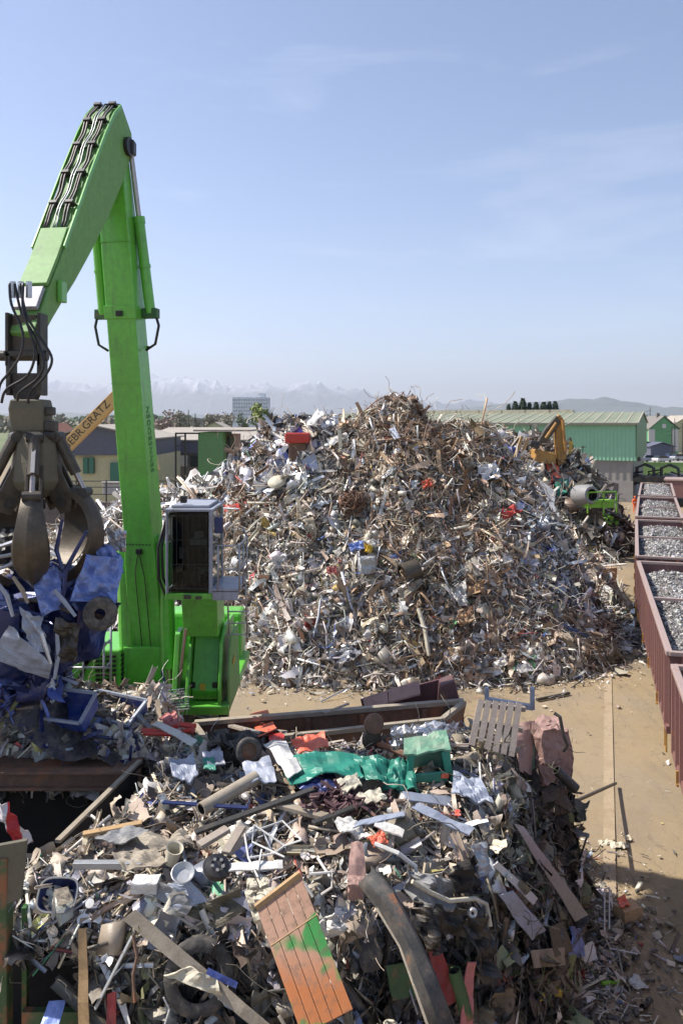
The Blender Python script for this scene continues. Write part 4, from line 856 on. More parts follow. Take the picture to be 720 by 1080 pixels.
# band, bosses
mb=MB(); mb.cyl(onboom(.235,-.47,-.05),onboom(.235,.47,-.05),.17,n=18); mb.build('pivot_boss','green_paint',boom)
mb=MB(); mb.loft([section(foot+ax*L_*.675,nf,.40,.35,-.37),section(foot+ax*L_*.70,nf,.40,.35,-.36)]); mb.build('collar_band','green_paint',boom,bevel=.01)
mb=MB(); mb.box(onboom(.685,.0,.38),(.16,.08,.13)); mb.build('lamp','black',boom,bevel=.01)
mb=MB(); mb.box(onboom(.222,.02,.39),(.15,.08,.13)); mb.build('lamp','black',boom,bevel=.01)
mb=MB(); mb.tube([onboom(.22,-.0,.40),onboom(.18,-.12,.40),onboom(.02,-.1,.37),onboom(-.1,-.1,.5)],.013,5); mb.tube([onboom(.22,.02,.40),onboom(.17,.12,.40),onboom(0,.13,.37),onboom(-.1,.16,.5)],.013,5); mb.build('cable','black',boom)
def lettering(txt,size,mat,parent,o,xdir,ydir,name='lettering'):
    cu=bpy.data.curves.new(name,'FONT'); cu.body=txt; cu.size=size; cu.extrude=.004; cu.align_x='CENTER'; cu.align_y='CENTER'
    ob=bpy.data.objects.new(name,cu); COL.objects.link(ob)
    dg=bpy.context.evaluated_depsgraph_get(); dg.update(); me=bpy.data.meshes.new_from_object(ob.evaluated_get(dg)); bpy.data.objects.remove(ob)
    ob=bpy.data.objects.new(name,me); COL.objects.link(ob); me.materials.clear(); me.materials.append(M[mat])
    x=Vector(xdir).normalized(); y=Vector(ydir); y=(y-x*y.dot(x)).normalized(); z=x.cross(y)
    m=Matrix((x,y,z)).transposed().to_4x4(); org=Vector(o)-(Vector(WORLD[parent.name]) if parent else Vector((0,0,0))); m.translation=org; ob.matrix_local=m
    if parent: ob.parent=parent; ob.matrix_parent_inverse=Matrix.Identity(4); ob.matrix_basis=m
    return ob
# faint dark lettering down the right side of the boom
lettering('SENNEBOGEN',.26,'faint_green',boom,onboom(.44,.382,-.02),ax,nf)
for k in range(8):
    mb=MB(); c=onboom(.235,-.30+k*.085,.345); mb.cyl(c,c+nf*.02,.018,n=8); mb.build('bolt','dark_steel',boom)
for q in (.40,.55,.82): mb=MB(); mb.loft([section(foot+ax*L_*q,nf,.373,.335,-.405 if q<.5 else -.37),section(foot+ax*L_*(q+.0016),nf,.373,.335,-.405 if q<.5 else -.37)]); mb.build('weld_seam','green_paint',boom)
mb=MB(); mb.cyl(onboom(.62,.36,-.28),onboom(.62,.43,-.28),.03,n=8); mb.build('grease_nipple','black',boom)
# stick
tip=np.array([-5.98,15.05,11.3]); J=top.copy(); sa=(tip-J); SL=np.linalg.norm(sa); sa/=SL; sn=np.cross(s2,sa); sn/=np.linalg.norm(sn)
if sn@(d2+UP)<0: sn=-sn          # outer (upper/front) normal
def onst(q,side,f): return J+sa*SL*q+s2*side+sn*f
rings=[]
for q,hw,f0,f1 in ((-.09,.34,.68,.0),(-.05,.36,.76,-.2),(0.,.36,.80,-.30),(.12,.36,.76,-.40),(.35,.34,.64,-.44),(.55,.32,.50,-.38),(.70,.31,.40,-.30),(.80,.30,.34,-.22),(.90,.28,.25,-.16),(1.0,.25,.14,-.14)):
    rings.append(section(J+sa*SL*q,sn,hw,f0,f1))
mb=MB(); mb.loft(rings); stick=mb.build('stick','green_top',mc,bevel=.02)
mb=MB()
for sd in (-.36,.33):                                       # side flanges standing proud of the outer face
    mb.loft([[onst(q,sd,f),onst(q,sd+.03,f),onst(q,sd+.03,f+.09),onst(q,sd,f+.09)] for q,f in ((-.08,.70),(0.,.79),(.12,.77),(.35,.65),(.55,.51),(.68,.42))])
mb.build('flange','green_paint',stick)
fz=lambda q: np.interp(q,[-.09,-.05,0,.12,.35,.55,.7,.8],[.68,.76,.80,.76,.64,.52,.40,.34])
mb=MB(); mb.loft([[onst(q,-.29,fz(q)+.02),onst(q,.29,fz(q)+.02),onst(q,.29,fz(q)+.10),onst(q,-.29,fz(q)+.10)] for q in (.60,.72,.84)]); mb.build('cover_plate','green_top',stick,bevel=.01)
mb=MB(); mb.loft([[onst(q,-.24,f),onst(q,.24,f),onst(q,.24,f+.09),onst(q,-.24,f+.09)] for q,f in ((.85,.33),(.93,.27))]); mb.build('guard_plate','grey_paint',stick,bevel=.01)
for k,q in enumerate((-.075,.05,.19,.34,.49)):
    for sd in (-.20,.16):
        mb=MB(); mb.box((0,0,0),(.001,.001,.001)); mb=MB(); c=onst(q,sd,fz(q)+.10); mb.beam(c-s2*.09,c+s2*.09,.10,.14,up=sn); mb.build('hose_clamp','black',stick,bevel=.01)
    mb=MB(); c=onst(q,-.02,fz(q)+.05); mb.beam(c-s2*.34,c+s2*.34,.05,.05,up=sn); mb.build('bracket','dark_green',stick)
for sd,r_ in ((-.23,.028),(-.17,.028),(.13,.028),(.19,.028),(-.04,.014),(.02,.014)):
    mb=MB(); mb.tube([onst(q,sd+.016*math.sin(q*21+sd*9),fz(q)+.10+.03*math.sin(q*40)) for q in np.linspace(-.08,.60,24)],r_,6); mb.build('hydraulic_hose','dark_steel' if r_>.02 else 'galv',stick,smooth=True)
mb=MB(); mb.box(onst(.80,.34,-.02),(.10,.3,.42)); mb.build('side_box','green_paint',stick,bevel=.02)
mb=MB(); mb.cyl(onst(0,-.46,0),onst(0,.46,0),.22,n=20); mb.build('pivot_pin','black',mc)
# stick head hoses
mb=MB()
for k in range(3): mb.tube([onst(-.075,-.2+.18*k,.82),onst(-.115,-.15+.18*k,.66),onst(-.10,-.1+.16*k,.3)],.035,6)
mb.build('top_hose','black',stick)
# stick cylinders
for sd,nm in ((-.62,0),(.60,1)):
    a=onboom(.685,sd,-.1); b=onst(-.02,sd*.62,-.15) if sd>0 else onst(.07,sd*.75,-.1); v=b-a; k_=.58
    mb=MB(); mb.cyl(a,a+v*k_,.125,n=14); mb.cyl(a+v*(k_-.03),a+v*(k_+.01),.145,n=14); mb.cyl(a+v*.28,a+v*.30,.145,n=14); cy=mb.build('stick_cylinder','green_paint',mc,smooth='auto')
    mb=MB(); mb.cyl(a+v*k_,b,.065,n=12); mb.build('piston_rod','chrome',cy,smooth='auto')
    mb=MB(); mb.tube([a+v*.08+s2*sd*.1,a+s2*sd*.35-UP*.3,a+s2*sd*.2-UP*.75,a-s2*sd*.2-UP*.9],.035,6); mb.build('hose','black',cy,smooth=True)
    mb=MB(); mb.beam(a-s2*.2,a+s2*.2,.22,.24); mb.build('mount','dark_green',cy,bevel=.02)
mb=MB(); q0=onst(-.02,.42,-.12); mb.box(q0,(.16,.3,.34)); mb.build('cylinder_eye','black',mc,bevel=.04)
# lift cylinders either side of the boom foot
for sd in (-.53,.56):
    a=onboom(-.115,sd,.55); b=onboom(.235,sd,.0); v=b-a
    mb=MB(); mb.cyl(a+v*.30,b,.19,n=16); cy=mb.build('lift_cylinder','green_paint',mc,smooth='auto')
    mb=MB(); mb.cyl(a,a+v*.31,.085,n=12); mb.build('piston_rod','chrome',cy,smooth='auto')
    mb=MB(); mb.cyl(a-s2*.12,a+s2*.12,.16,n=12); mb.build('eye','dark_steel',cy)
# turntable and house
def pbox(name,mat,c,size,bev=.03,parent=mc):
    mb=MB(); mb.box(c,size); return mb.build(name,mat,parent,bevel=bev)
pbox('boom_foot_housing','green_paint',(-4.85,20.55,3.45),(1.15,1.5,1.3))
pbox('boom_foot_housing','dark_green',(-4.85,19.9,2.98),(1.0,.5,.36))
deck=pbox('deck','green_paint',(-4.7,21.6,2.72),(3.9,4.6,.26))
eb=pbox('engine_cover','green_paint',(-6.15,20.55,3.45),(1.42,1.8,1.24),.05)
mb=MB()
for r_ in range(9):
    for c_ in (0,1,2,3): mb.box((-6.0+c_*.135,19.63,3.0+r_*.115),(.10 if c_<3 else .09,.05,.055))
mb.build('grille','black',eb)
mb=MB(); mb.beam((-6.52,19.63,3.25),(-6.38,19.63,3.55),.05,.05); mb.beam((-6.45,19.63,3.3),(-6.25,19.63,3.85),.04,.09); mb.beam((-6.7,19.63,3.2),(-6.4,19.63,3.28),.05,.12); mb.beam((-6.30,19.63,3.75),(-6.10,19.63,3.95),.04,.12); mb.build('decal','black',eb)
mb=MB()
for r_ in range(9): mb.box((-5.43,19.9+.0,3.0+r_*.115),(.05,.42,.06))
mb.build('side_grille','black',eb)
pbox('counterweight','green_paint',(-4.7,23.6,3.4),(3.6,1.0,1.5),.1)
# railing in front of engine
rl=mc
mb=MB()
def tb(p,q,r=.025): mb.tube([p,q],r,6)
y0=19.2
for x,zt in ((-6.72,4.55),(-6.22,4.62),(-5.72,4.62)): tb((x,y0,2.85),(x,y0,zt))
for zz in (4.38,3.78,3.15): tb((-6.75,y0,zz),(-5.55,y0,zz))
tb((-5.55,y0,2.85),(-5.55,y0,4.95),.03); tb((-5.55,y0,4.95),(-5.7,y0+.1,5.0),.03)
for zz in (3.2,3.85,4.4): tb((-5.72,y0,zz-.12),(-5.55,y0,zz+.08))
mb.build('railing','galv',mc,smooth=True)
# cab riser on the right
def prof(name,mat,pts,x0,x1,parent=mc,bev=.02):   # side profile (y,z) extruded in x
    mb=MB(); mb.prism([(x0,y,z) for y,z in pts],(x1-x0,0,0)); return mb.build(name,mat,parent,bevel=bev)
prof('riser_arm','green_paint',[(19.3,4.5),(18.95,5.95),(19.9,5.95),(20.5,4.3)],-3.83,-2.98)
prof('riser_base','green_paint',[(19.35,2.95),(19.25,3.2),(19.75,4.45),(20.9,4.45),(20.9,2.95)],-3.62,-3.0)
prof('riser_cheek','green_paint',[(18.85,2.95),(19.0,3.4),(19.35,4.55),(19.8,4.6),(20.9,3.8),(20.9,2.95)],-4.04,-3.92)
prof('riser_cheek','green_paint',[(18.85,2.95),(19.0,3.4),(19.35,4.25),(19.8,4.5),(20.9,3.8),(20.9,2.95)],-3.72,-3.64)
prof('side_fender','green_paint',[(18.9,2.75),(18.95,3.3),(19.2,4.35),(19.8,4.65),(21.2,4.6),(21.2,2.75)],-2.94,-2.86)
prof('side_panel','green_top',[(19.0,2.8),(19.0,3.6),(19.35,4.5),(20.6,4.55),(20.9,2.8)],-2.72,-2.66)
pbox('front_beam','green_paint',(-3.42,19.05,2.86),(1.5,.36,.22),.03)
mb=MB(); mb.cyl((-3.92,19.2,3.3),(-3.72,19.05,4.75),.04,n=8); mb.build('gas_strut','chrome',mc)
for x in (-3.6,-3.05): pbox('lamp','black',(x,19.28,3.33),(.13,.1,.12),.01)
pbox('sign','yellow',(-3.35,19.24,3.3),(.13,.02,.16),0)
for x in (-2.65,-2.52):
    mb=MB(); mb.box((-2.64,19.5+(x+2.65)*2,3.85),(.01,.14,.16)); mb.build('sticker','yellow',mc)
# undercarriage: pedestal, ring, axles, wheels, outrigger
mb=MB(); mb.cyl((-4.9,21.4,1.8),(-4.9,21.4,2.6),1.0,n=28); mb.build('slewing_ring','dark_steel',mc)
pbox('chassis','dark_green',(-5.2,21.4,1.35),(2.0,4.6,.8),.05)
for yy in (19.8,23.0):
    for xx in (-6.35,-4.05):
        mb=MB(); mb.lathe([(.25,-.26),(.52,-.28),(.62,-.2),(.62,.2),(.52,.28),(.25,.26)],(xx,yy,.62),(1,0,0),24); w_=mb.build('wheel','rubber',mc,smooth='auto')
        mb=MB(); mb.cyl((xx-.2,yy,.62),(xx+.2,yy,.62),.3,n=16); mb.build('rim','green_paint',w_)
mb=MB(); mb.box((-2.95,20.0,1.6),(.24,.24,2.2)); mb.box((-2.95,20.0,.3),(.6,.6,.55)); mb.build('outrigger','dark_steel',mc,bevel=.02)
# cab
cb=thing('tmp',(0,0,0),None,None); bpy.data.objects.remove(cb)
cx0,cx1,cy0,cy1,cz0,cz1=-3.88,-2.84,17.55,19.2,5.92,7.72
def mbb(name,mat,boxes,parent,bev=.012):
    mb=MB()
    for c,s_ in boxes: mb.box(c,s_)
    return mb.build(name,mat,parent,bevel=bev)
cab=mbb('cab','green_paint',[(((cx0+cx1)/2,(cy0+cy1)/2,cz0-.07),(cx1-cx0,cy1-cy0,.14)),(((cx0+cx1)/2,cy1-.04,(cz0+cz1)/2),(cx1-cx0-.1,.08,cz1-cz0-.1))],mc)
ft=[]
for x in (cx0+.035,cx1-.04):
    ft.append(((x,cy0+.03,(cz0+cz1)/2),(.05 if x<-3.4 else .08,.08,cz1-cz0))); ft.append(((x,cy1-.03,(cz0+cz1)/2-.01),(.07,.08,cz1-cz0-.05)))
    ft.append(((x,(cy0+cy1)/2,cz0+.03),(.06,cy1-cy0-.1,.07)))
mbb('cab_frame','grey_paint',ft,cab)
mbb('cab_roof','grey_paint',[(((cx0+cx1)/2,(cy0+cy1)/2+.02,cz1+.03),(cx1-cx0+.02,cy1-cy0+.06,.06)),(((cx0+cx1)/2,(cy0+cy1)/2+.05,cz1+.10),(cx1-cx0-.2,cy1-cy0-.2,.06))],cab)
mb=MB(); mb.box((cx0+.36,cy0+.25,cz1+.25),(.14,.12,.16)); mb.build('beacon_lamp','black',cab,bevel=.02)
m,nt4,b4=newmat('cab_glass'); b4.inputs['Base Color'].default_value=(.55,.62,.60,1); b4.inputs['Roughness'].default_value=.03; b4.inputs['Transmission Weight'].default_value=1; b4.inputs['IOR'].default_value=1.22; M['cab_glass']=m
mbb('windscreen','cab_glass',[(((cx0+cx1)/2,cy0+.02,(cz0+cz1)/2),(cx1-cx0-.17,.012,cz1-cz0-.04))],cab,0)
mbb('side_window','cab_glass',[((cx1-.03,(cy0+cy1)/2,(cz0+cz1)/2+.03),(.012,cy1-cy0-.2,cz1-cz0-.12))],cab,0)
mbb('side_window','cab_glass',[((cx0+.03,(cy0+cy1)/2,(cz0+cz1)/2+.03),(.012,cy1-cy0-.2,cz1-cz0-.12))],cab,0)
bx=[]
for k in range(7): bx.append(((cx0+.13+k*.13,cy0-.03,(cz0+cz1)/2),(.012,.012,cz1-cz0-.1)))
for k in range(4): bx.append((((cx0+cx1)/2,cy0-.03,cz0+.12+k*.53),(cx1-cx0-.14,.014,.014)))
mbb('operator_seat','grey_plastic',[((-3.36,18.55,6.25),(.46,.46,.12)),((-3.36,18.78,6.62),(.44,.12,.7)),((-3.36,18.80,7.05),(.24,.09,.18))],cab,.04)
mbb('console','dark_steel',[((-3.66,18.2,6.35),(.12,.4,.1)),((-3.06,18.2,6.35),(.12,.4,.1)),((-3.55,17.95,6.75),(.2,.04,.26))],cab,.01)
mbb('window_grid','black',bx,cab,0)
mbb('interior_shade','black',[((cx0+.06,18.6,6.75),(.03,1.1,1.6)),((cx1-.08,18.75,6.75),(.03,.8,1.6)),((-3.36,18.3,6.0),(.9,1.4,.04)),((-3.36,18.3,7.66),(.9,1.4,.04)),((-3.36,18.75,6.4),(.5,.16,.8)),((-3.36,18.5,6.1),(.52,.5,.14)),((-3.36,17.95,6.15),(.35,.1,.45)),((-3.36,19.08,6.8),(.9,.04,1.6))],cab,.03)  # black lining darkens the cab inside, its shade put into the colour
mbb('mirror','navy',[((cx1+.14,cy0+.02,7.42),(.19,.05,.36))],cab,.02)
mbb('wiper_box','dark_steel',[((cx0+.5,cy0-.04,cz0-.07),(.16,.06,.08)),((cx0+.74,cy0-.04,cz0-.09),(.12,.06,.06))],cab,.01)
lettering('/\\//\\',.12,'grey_paint',cab,((cx0+.48),cy0-.006,cz0-.07),(1,0,0),(0,0,1))
mb=MB(); mb.tube([(cx0-.06,cy0+.3,7.5),(cx0-.2,cy0+.2,6.9),(cx0-.2,cy0+.25,6.2),(cx0-.1,cy0+.6,5.7)],.035,6); mb.tube([(cx0-.03,cy0+.3,7.5),(cx0-.12,cy0+.2,6.9),(cx0-.1,cy0+.25,6.2),(cx0,cy0+.6,5.75)],.03,6); mb.build('cab_hose','black',cab,smooth=True)
# cab platform with railing
mb=MB(); px0,px1,py0,py1=-2.83,-2.24,17.5,18.9
mb.box(((px0+px1)/2-.02,(py0+py1)/2,6.0),(px1-px0,py1-py0,.07)); mb.prism([(px0,py0,5.78),(px1-.05,py0,5.78),(px1,py0,5.98),(px0,py0,5.98)],(0,.03,0)); mb.build('platform','grey_paint',mc)
mb=MB()
for x,y in ((px0+.12,py0),(px1,py0),(px1,py1),(px1,(py0+py1)/2)): tb((x,y,6.0),(x,y,6.98),.022)
for zz in (6.45,6.98): tb((px0+.12,py0,zz),(px1,py0,zz),.02); tb((px1,py0,zz),(px1,py1,zz),.02)
tb((px1,py1,6.98),(px1-.1,py1,7.2)); mb.build('platform_railing','galv',mc,smooth=True)
mb=MB()
for x in (-2.72,-2.28): tb((x,18.9,6.0),(x,19.3,4.55),.022)
for k in range(5): tb((-2.72,18.93+k*.09,5.75-k*.3),(-2.28,18.93+k*.09,5.75-k*.3),.018)
mb.build('ladder','galv',mc,smooth=True)
# ---------------------------------------------------------------- grab
G=np.array([-5.72,15.0]); gr=thing('orange_peel_grab',(G[0],G[1],10.2),'worn steel orange-peel grab with curved tines and hydraulic rods, hanging from the arm','grab')
gx,gy=G
# stick tip linkage (belongs to the stick end)
def gp(name,mat,parent=gr,**k):
    return mb.build(name,mat,parent,**k)
tx=tip[0]+.02
mb=MB()
for sd in (-.33,.27): mb.prism([(tx+sd,14.9,11.75),(tx+sd+.06,14.9,11.75),(tx+sd+.06,14.9,10.75),(tx+sd,14.9,10.75)],(0,.4,0))
mb.box((tx-.03,15.05,10.98),(.66,.3,.10)); mb.cyl((tx-.48,15.05,10.95),(tx+.42,15.05,10.95),.10,n=14); mb.build('link','dark_steel',mc,bevel=.01)
mb=MB(); mb.box((tx-.03,15.1,11.35),(.46,.1,.75)); mb.build('link_plate','worn_steel',mc,bevel=.01)
mb=MB()
for sd in (-.32,.26): mb.prism([(tx+sd,14.9,11.0),(tx+sd+.09,14.9,11.0),(tx+sd+.09,14.9,10.2),(tx+sd,14.9,10.2)],(0,.35,0))
mb.prism([(tx-.3,14.98,10.62),(tx+.33,14.98,10.62),(tx+.3,14.98,10.3),(tx+.14,14.98,9.95),(tx+.14,14.98,9.7),(tx-.05,14.98,9.7),(tx-.22,14.98,10.2)],(0,.16,0)); gp('suspension_yoke','dark_steel',bevel=.02)
mb=MB(); mb.loft([[(gx-w_+o,gy-w_*.8,z_),(gx+w_+o,gy-w_*.8,z_),(gx+w_+o,gy+w_*.8,z_),(gx-w_+o,gy+w_*.8,z_)] for w_,z_,o in ((.30,10.12,-.12),(.33,9.95,-.12),(.30,9.55,-.1),(.22,9.42,-.08))]); gp('rotator','olive',bevel=.03)
mb=MB(); mb.box((gx+.28,gy-.1,9.9),(.16,.2,.16)); mb.box((gx+.3,gy-.1,9.62),(.2,.25,.2)); mb.cyl((gx-.38,gy-.1,9.45),(gx+.4,gy-.1,9.45),.12,n=12); gp('valve_block','dark_steel',bevel=.03)
mb=MB(); mb.lathe([(.05,9.5),(.32,9.48),(.40,9.3),(.46,8.95),(.50,8.6),(.42,8.45),(.2,8.3),(.02,8.25)],(gx,gy,0),(0,0,1),10); gp('hub','olive',bevel=.02)
angs=[R(-75+72*k) for k in range(5)]
for k,a in enumerate(angs):
    rd=np.array([math.cos(a),math.sin(a),0]); tg=np.array([-rd[1],rd[0],0]); base=np.array([gx,gy,0])
    def Gp(r,z,t=0): return base+rd*r+tg*t+UP*z
    mb=MB()
    for sd in (-.15,.09): mb.prism([Gp(.30,8.95,sd),Gp(.45,8.9,sd),Gp(.72,8.35,sd),Gp(.68,8.05,sd),Gp(.5,7.98,sd),Gp(.3,8.3,sd)],tg*.06)
    gp('hinge_plate','worn_steel',bevel=.01)
    # tine : lofted curved claw
    cp=np.array([(.50,8.30,.14,.20),(.74,8.36,.17,.24),(.98,8.16,.20,.22),(1.12,7.80,.27,.15),(1.10,7.45,.32,.12),(.94,7.12,.30,.10),(.70,6.90,.20,.08),(.44,6.76,.035,.04)])
    fine=[]
    for i in range(7):
        a_,b_=cp[i],cp[i+1]; pa_=cp[max(i-1,0)]; pb_=cp[min(i+2,7)]
        for t_ in np.linspace(0,1,4,endpoint=False): fine.append(.5*((2*a_)+(-pa_+b_)*t_+(2*pa_-5*a_+4*b_-pb_)*t_**2+(-pa_+3*a_-3*b_+pb_)*t_**3))
    fine.append(cp[7]); fine=np.array(fine); rings=[]
    for i,(r,z_,w_,th) in enumerate(fine):
        dd=fine[min(i+1,len(fine)-1)][:2]-fine[max(i-1,0)][:2]; dd/=np.linalg.norm(dd); o=rd*(-dd[1])+UP*dd[0]; c=Gp(r,z_)
        sh=np.clip((i-8)/8.,0,1)
        rings.append([c-tg*w_-o*th*.35, c-o*th*(.5-.2*sh), c+tg*w_-o*th*.35, c+tg*w_*(1-.1*sh)+o*th*.2, c+tg*w_*.16+o*(th*.5+.10*sh), c-tg*w_*.16+o*(th*.5+.10*sh), c-tg*w_*(1-.1*sh)+o*th*.2])
    mb=MB(); mb.loft(rings); tn=gp('tine','worn_steel',smooth='auto')
    mb=MB(); c0=Gp(.40,9.42); c1=Gp(.92,8.38); v=c1-c0; mb.cyl(c0,c0+v*.66,.105,n=12); cy=gp('cylinder','worn_steel',smooth='auto')
    mb=MB(); mb.cyl(c0+v*.64,c1,.05,n=10); mb.build('piston_rod','chrome',cy,smooth='auto')
    for q_,w__,r__ in ((c1,.16,.09),(c0,.15,.10),(Gp(.52,8.2),.19,.09)): mb=MB(); mb.cyl(q_-tg*w__,q_+tg*w__,r__,n=12); gp('pin','dark_steel')
    mb=MB(); mb.beam(c0+v*.2-rd*-.1,c0+v*.6+rd*.12,.07,.02); 
    if k in (0,): mb.build('label_plate','white',cy)
# hoses from the stick down to the rotator
hs=[[(-.10,0),(.05,-.55),(.32,-1.0),(.48,-1.45),(.36,-1.75),(.02,-2.0),(-.05,-2.15)],[(0,0),(.16,-.6),(.45,-1.05),(.64,-1.4),(.50,-1.72),(.22,-2.0),(.16,-2.2)],[(.08,0),(.10,-.5),(.24,-.9),(.34,-1.3),(.2,-1.7),(-.2,-1.95),(-.32,-2.2)],[(-.16,0),(-.1,-.4),(.12,-.9),(.1,-1.3),(-.1,-1.62),(-.3,-1.85),(-.38,-2.15)]]
for i,h_ in enumerate(hs):
    P0=np.array([tip[0]+.05,14.72-.03*i,12.25]); pts=[P0+np.array([a,-.12*math.sin(j/6*PI),b]) for j,(a,b) in enumerate(h_)]
    pp=[]                                          # smooth through the points
    for j in range(len(pts)-1):
        a,b=pts[j],pts[j+1]; pa=pts[max(j-1,0)]; pb=pts[min(j+2,len(pts)-1)]
        for t_ in np.linspace(0,1,5,endpoint=False): pp.append(.5*((2*a)+(-pa+b)*t_+(2*pa-5*a+4*b-pb)*t_**2+(-pa+3*a-3*b+pb)*t_**3))
    pp.append(pts[-1]); mb=MB(); mb.tube(pp,.025,7); mb.build('hydraulic_hose','black',mc,smooth=True)
mb=MB()
for k in range(3): mb.cyl((tip[0]-.1+.15*k,14.75,12.0),(tip[0]-.1+.15*k,14.75,12.3),.055,n=10)
mb.build('hose_fitting','silver',mc)

# ---------------------------------------------------------------- crushed blue car held by the grab
cw=thing('crushed_car',(-5.9,15.2,4.6),'crushed dark blue car body with pale blue bonnet, hanging in the grab','car wreck')
rs=np.random.RandomState(17)
def crumple(V, amp, fr, seed):
    out=np.array(V,float)
    for i,v in enumerate(out):
        p=Vector(v*fr)+Vector((seed,seed*2,0)); c=mnoise.cell_vector(p*1.7) ; n=mnoise.noise_vector(p)
        out[i]=v+np.array(n)*amp+ (np.array(c)-.5)*amp*.55
    return out
n_=34; V=[];F=[]
for j in range(n_+1):
    th=PI*j/n_
    for i in range(n_*2):
        ph_=2*PI*i/(n_*2); V.append((math.sin(th)*math.cos(ph_),math.sin(th)*math.sin(ph_),math.cos(th)))
V=np.array(V); F=[(j*2*n_+i,j*2*n_+(i+1)%(2*n_),(j+1)*2*n_+(i+1)%(2*n_),(j+1)*2*n_+i) for j in range(n_) for i in range(2*n_)]
S=np.sign(V)*np.abs(V)**.7; S[:,0]*=1.45*(1+.55*np.clip(S[:,2],-1,1)*.6); S[:,1]*=.75; S[:,2]*=1.15
S=S+np.array([-.15,0,0]); S=crumple(S,.42,1.3,3); S=crumple(S,.16,4.1,9)
mb=MB(); mb.add(S+np.array([-6.2,15.35,5.75]),F); mb.build('body','navy',cw)
def patch(corners,n,amp,seed,th=.015,fold=0.):
    A,B_,C_,D_=[np.array(c,float) for c in corners]; g=np.linspace(0,1,n); V=[]
    for v in g:
        for u_ in g: V.append((A*(1-u_)+B_*u_)*(1-v)+(D_*(1-u_)+C_*u_)*v)
    V=np.array(V); nm=np.cross(B_-A,D_-A); nm/=np.linalg.norm(nm); 
    rr=np.random.RandomState(int(seed*10)); sc0=max(np.linalg.norm(B_-A),np.linalg.norm(D_-A))
    d=np.array([ (mnoise.noise(Vector(p*2.2/sc0*1.6)+Vector((seed*3.1,0,0)))*1.+ (abs(mnoise.noise(Vector(p*4.5/sc0)+Vector((seed,5,0))))-.2)*.9) for p in V])*amp
    if fold: 
        uu=np.tile(g,n); d=d+np.abs(uu-rr.uniform(.35,.65))*fold
    V=V+nm[None]*d[:,None]; F=[(j*n+i,j*n+i+1,(j+1)*n+i+1,(j+1)*n+i) for j in range(n-1) for i in range(n-1)]
    return V,F
def cpanel(name,mat,c,parent,amp=.12,seed=1,n=14,th=.02,fold=0.):
    mb=MB(); V,F=patch(c,n,amp,seed,fold=fold); mb.add(V,F); return mb.build(name,mat,parent,solid=th)
cpanel('bonnet','blue_light',[at(92,585,14.6),at(131,590,14.9),at(122,636,14.5),at(72,634,14.3)],cw,.16,2,18)
cpanel('door_panel','blue_light',[at(96,566,15.0),at(128,582,15.1),at(131,604,15.0),at(104,598,14.8)],cw,.18,5,14)
cpanel('roof_panel','navy',[at(0,640,14.5),at(60,660,14.3),at(70,700,14.5),at(20,690,14.5)],cw,.2,6,14)
cpanel('side_panel','navy',[at(88,640,14.4),at(128,634,14.6),at(104,690,14.8),at(70,706,14.7)],cw,.2,7,14)
cpanel('wing_panel','blue_light',[at(34,606,14.3),at(60,598,14.4),at(70,640,14.2),at(44,650,14.1)],cw,.16,11,14)
cpanel('torn_sheet','blue_pale',[at(20,640,14.1),at(40,650,14.0),at(52,690,14.1),at(30,680,14.1)],cw,.14,12,12)
cpanel('sill_panel','dark_steel',[at(60,650,14.1),at(84,660,14.1),at(80,700,14.3),at(62,696,14.2)],cw,.18,14,12)
cpanel('torn_sheet','silver',[at(112,556,15.3),at(133,560,15.4),at(133,582,15.4),at(116,580,15.3)],cw,.12,8,10)
cpanel('dark_panel','black',[at(-10,560,15.5),at(26,552,15.4),at(30,590,15.2),at(-10,600,15.2)],cw,.15,9,12)
cpanel('blue_sheet','blue_pale',[at(-10,690,14.2),at(10,660,14.0),at(56,700,14.1),at(50,718,14.3)],cw,.10,10,12)
mb=MB(); mb.lathe([(.10,-.1),(.24,-.12),(.30,-.08),(.30,.08),(.24,.12),(.10,.1)],tuple(at(106,647,14.35)),(.2,-1,.1),20); wh=mb.build('wheel','rubber',cw,smooth='auto')
mb=MB(); mb.lathe([(.0,-.13),(.10,-.12),(.10,.1)],tuple(at(106,647,14.35)),(.2,-1,.1),12); mb.build('hub','rust_plate',wh)
for i,(a,b,c,mt) in enumerate((((-5,578),(20,570),(40,560),'silver'),((-5,588),(24,583),(30,578),'galv'),((0,600),(20,592),(32,560),'galv'),((14,608),(24,622),(30,636),'tan_sheet'),((-4,612),(8,628),(14,650),'grey_paint'),((28,648),(44,668),(54,700),'silver'),((60,660),(62,690),(58,716),'blue_pale'),((20,632),(50,634),(74,646),'worn_steel'),((4,642),(30,646),(50,650),'navy'),((92,560),(70,600),(66,640),'navy'),((58,622),(68,634),(80,650),'blue_pale'),((66,548),(60,580),(66,600),'navy'))):
    mb=MB(); pts=[at(p_[0],p_[1],14.15+.1*math.sin(i)) for p_ in (a,b,c)]; mb.tube(pts,[.03,.045,.03],5); mb.build('bent_strut',mt,cw)
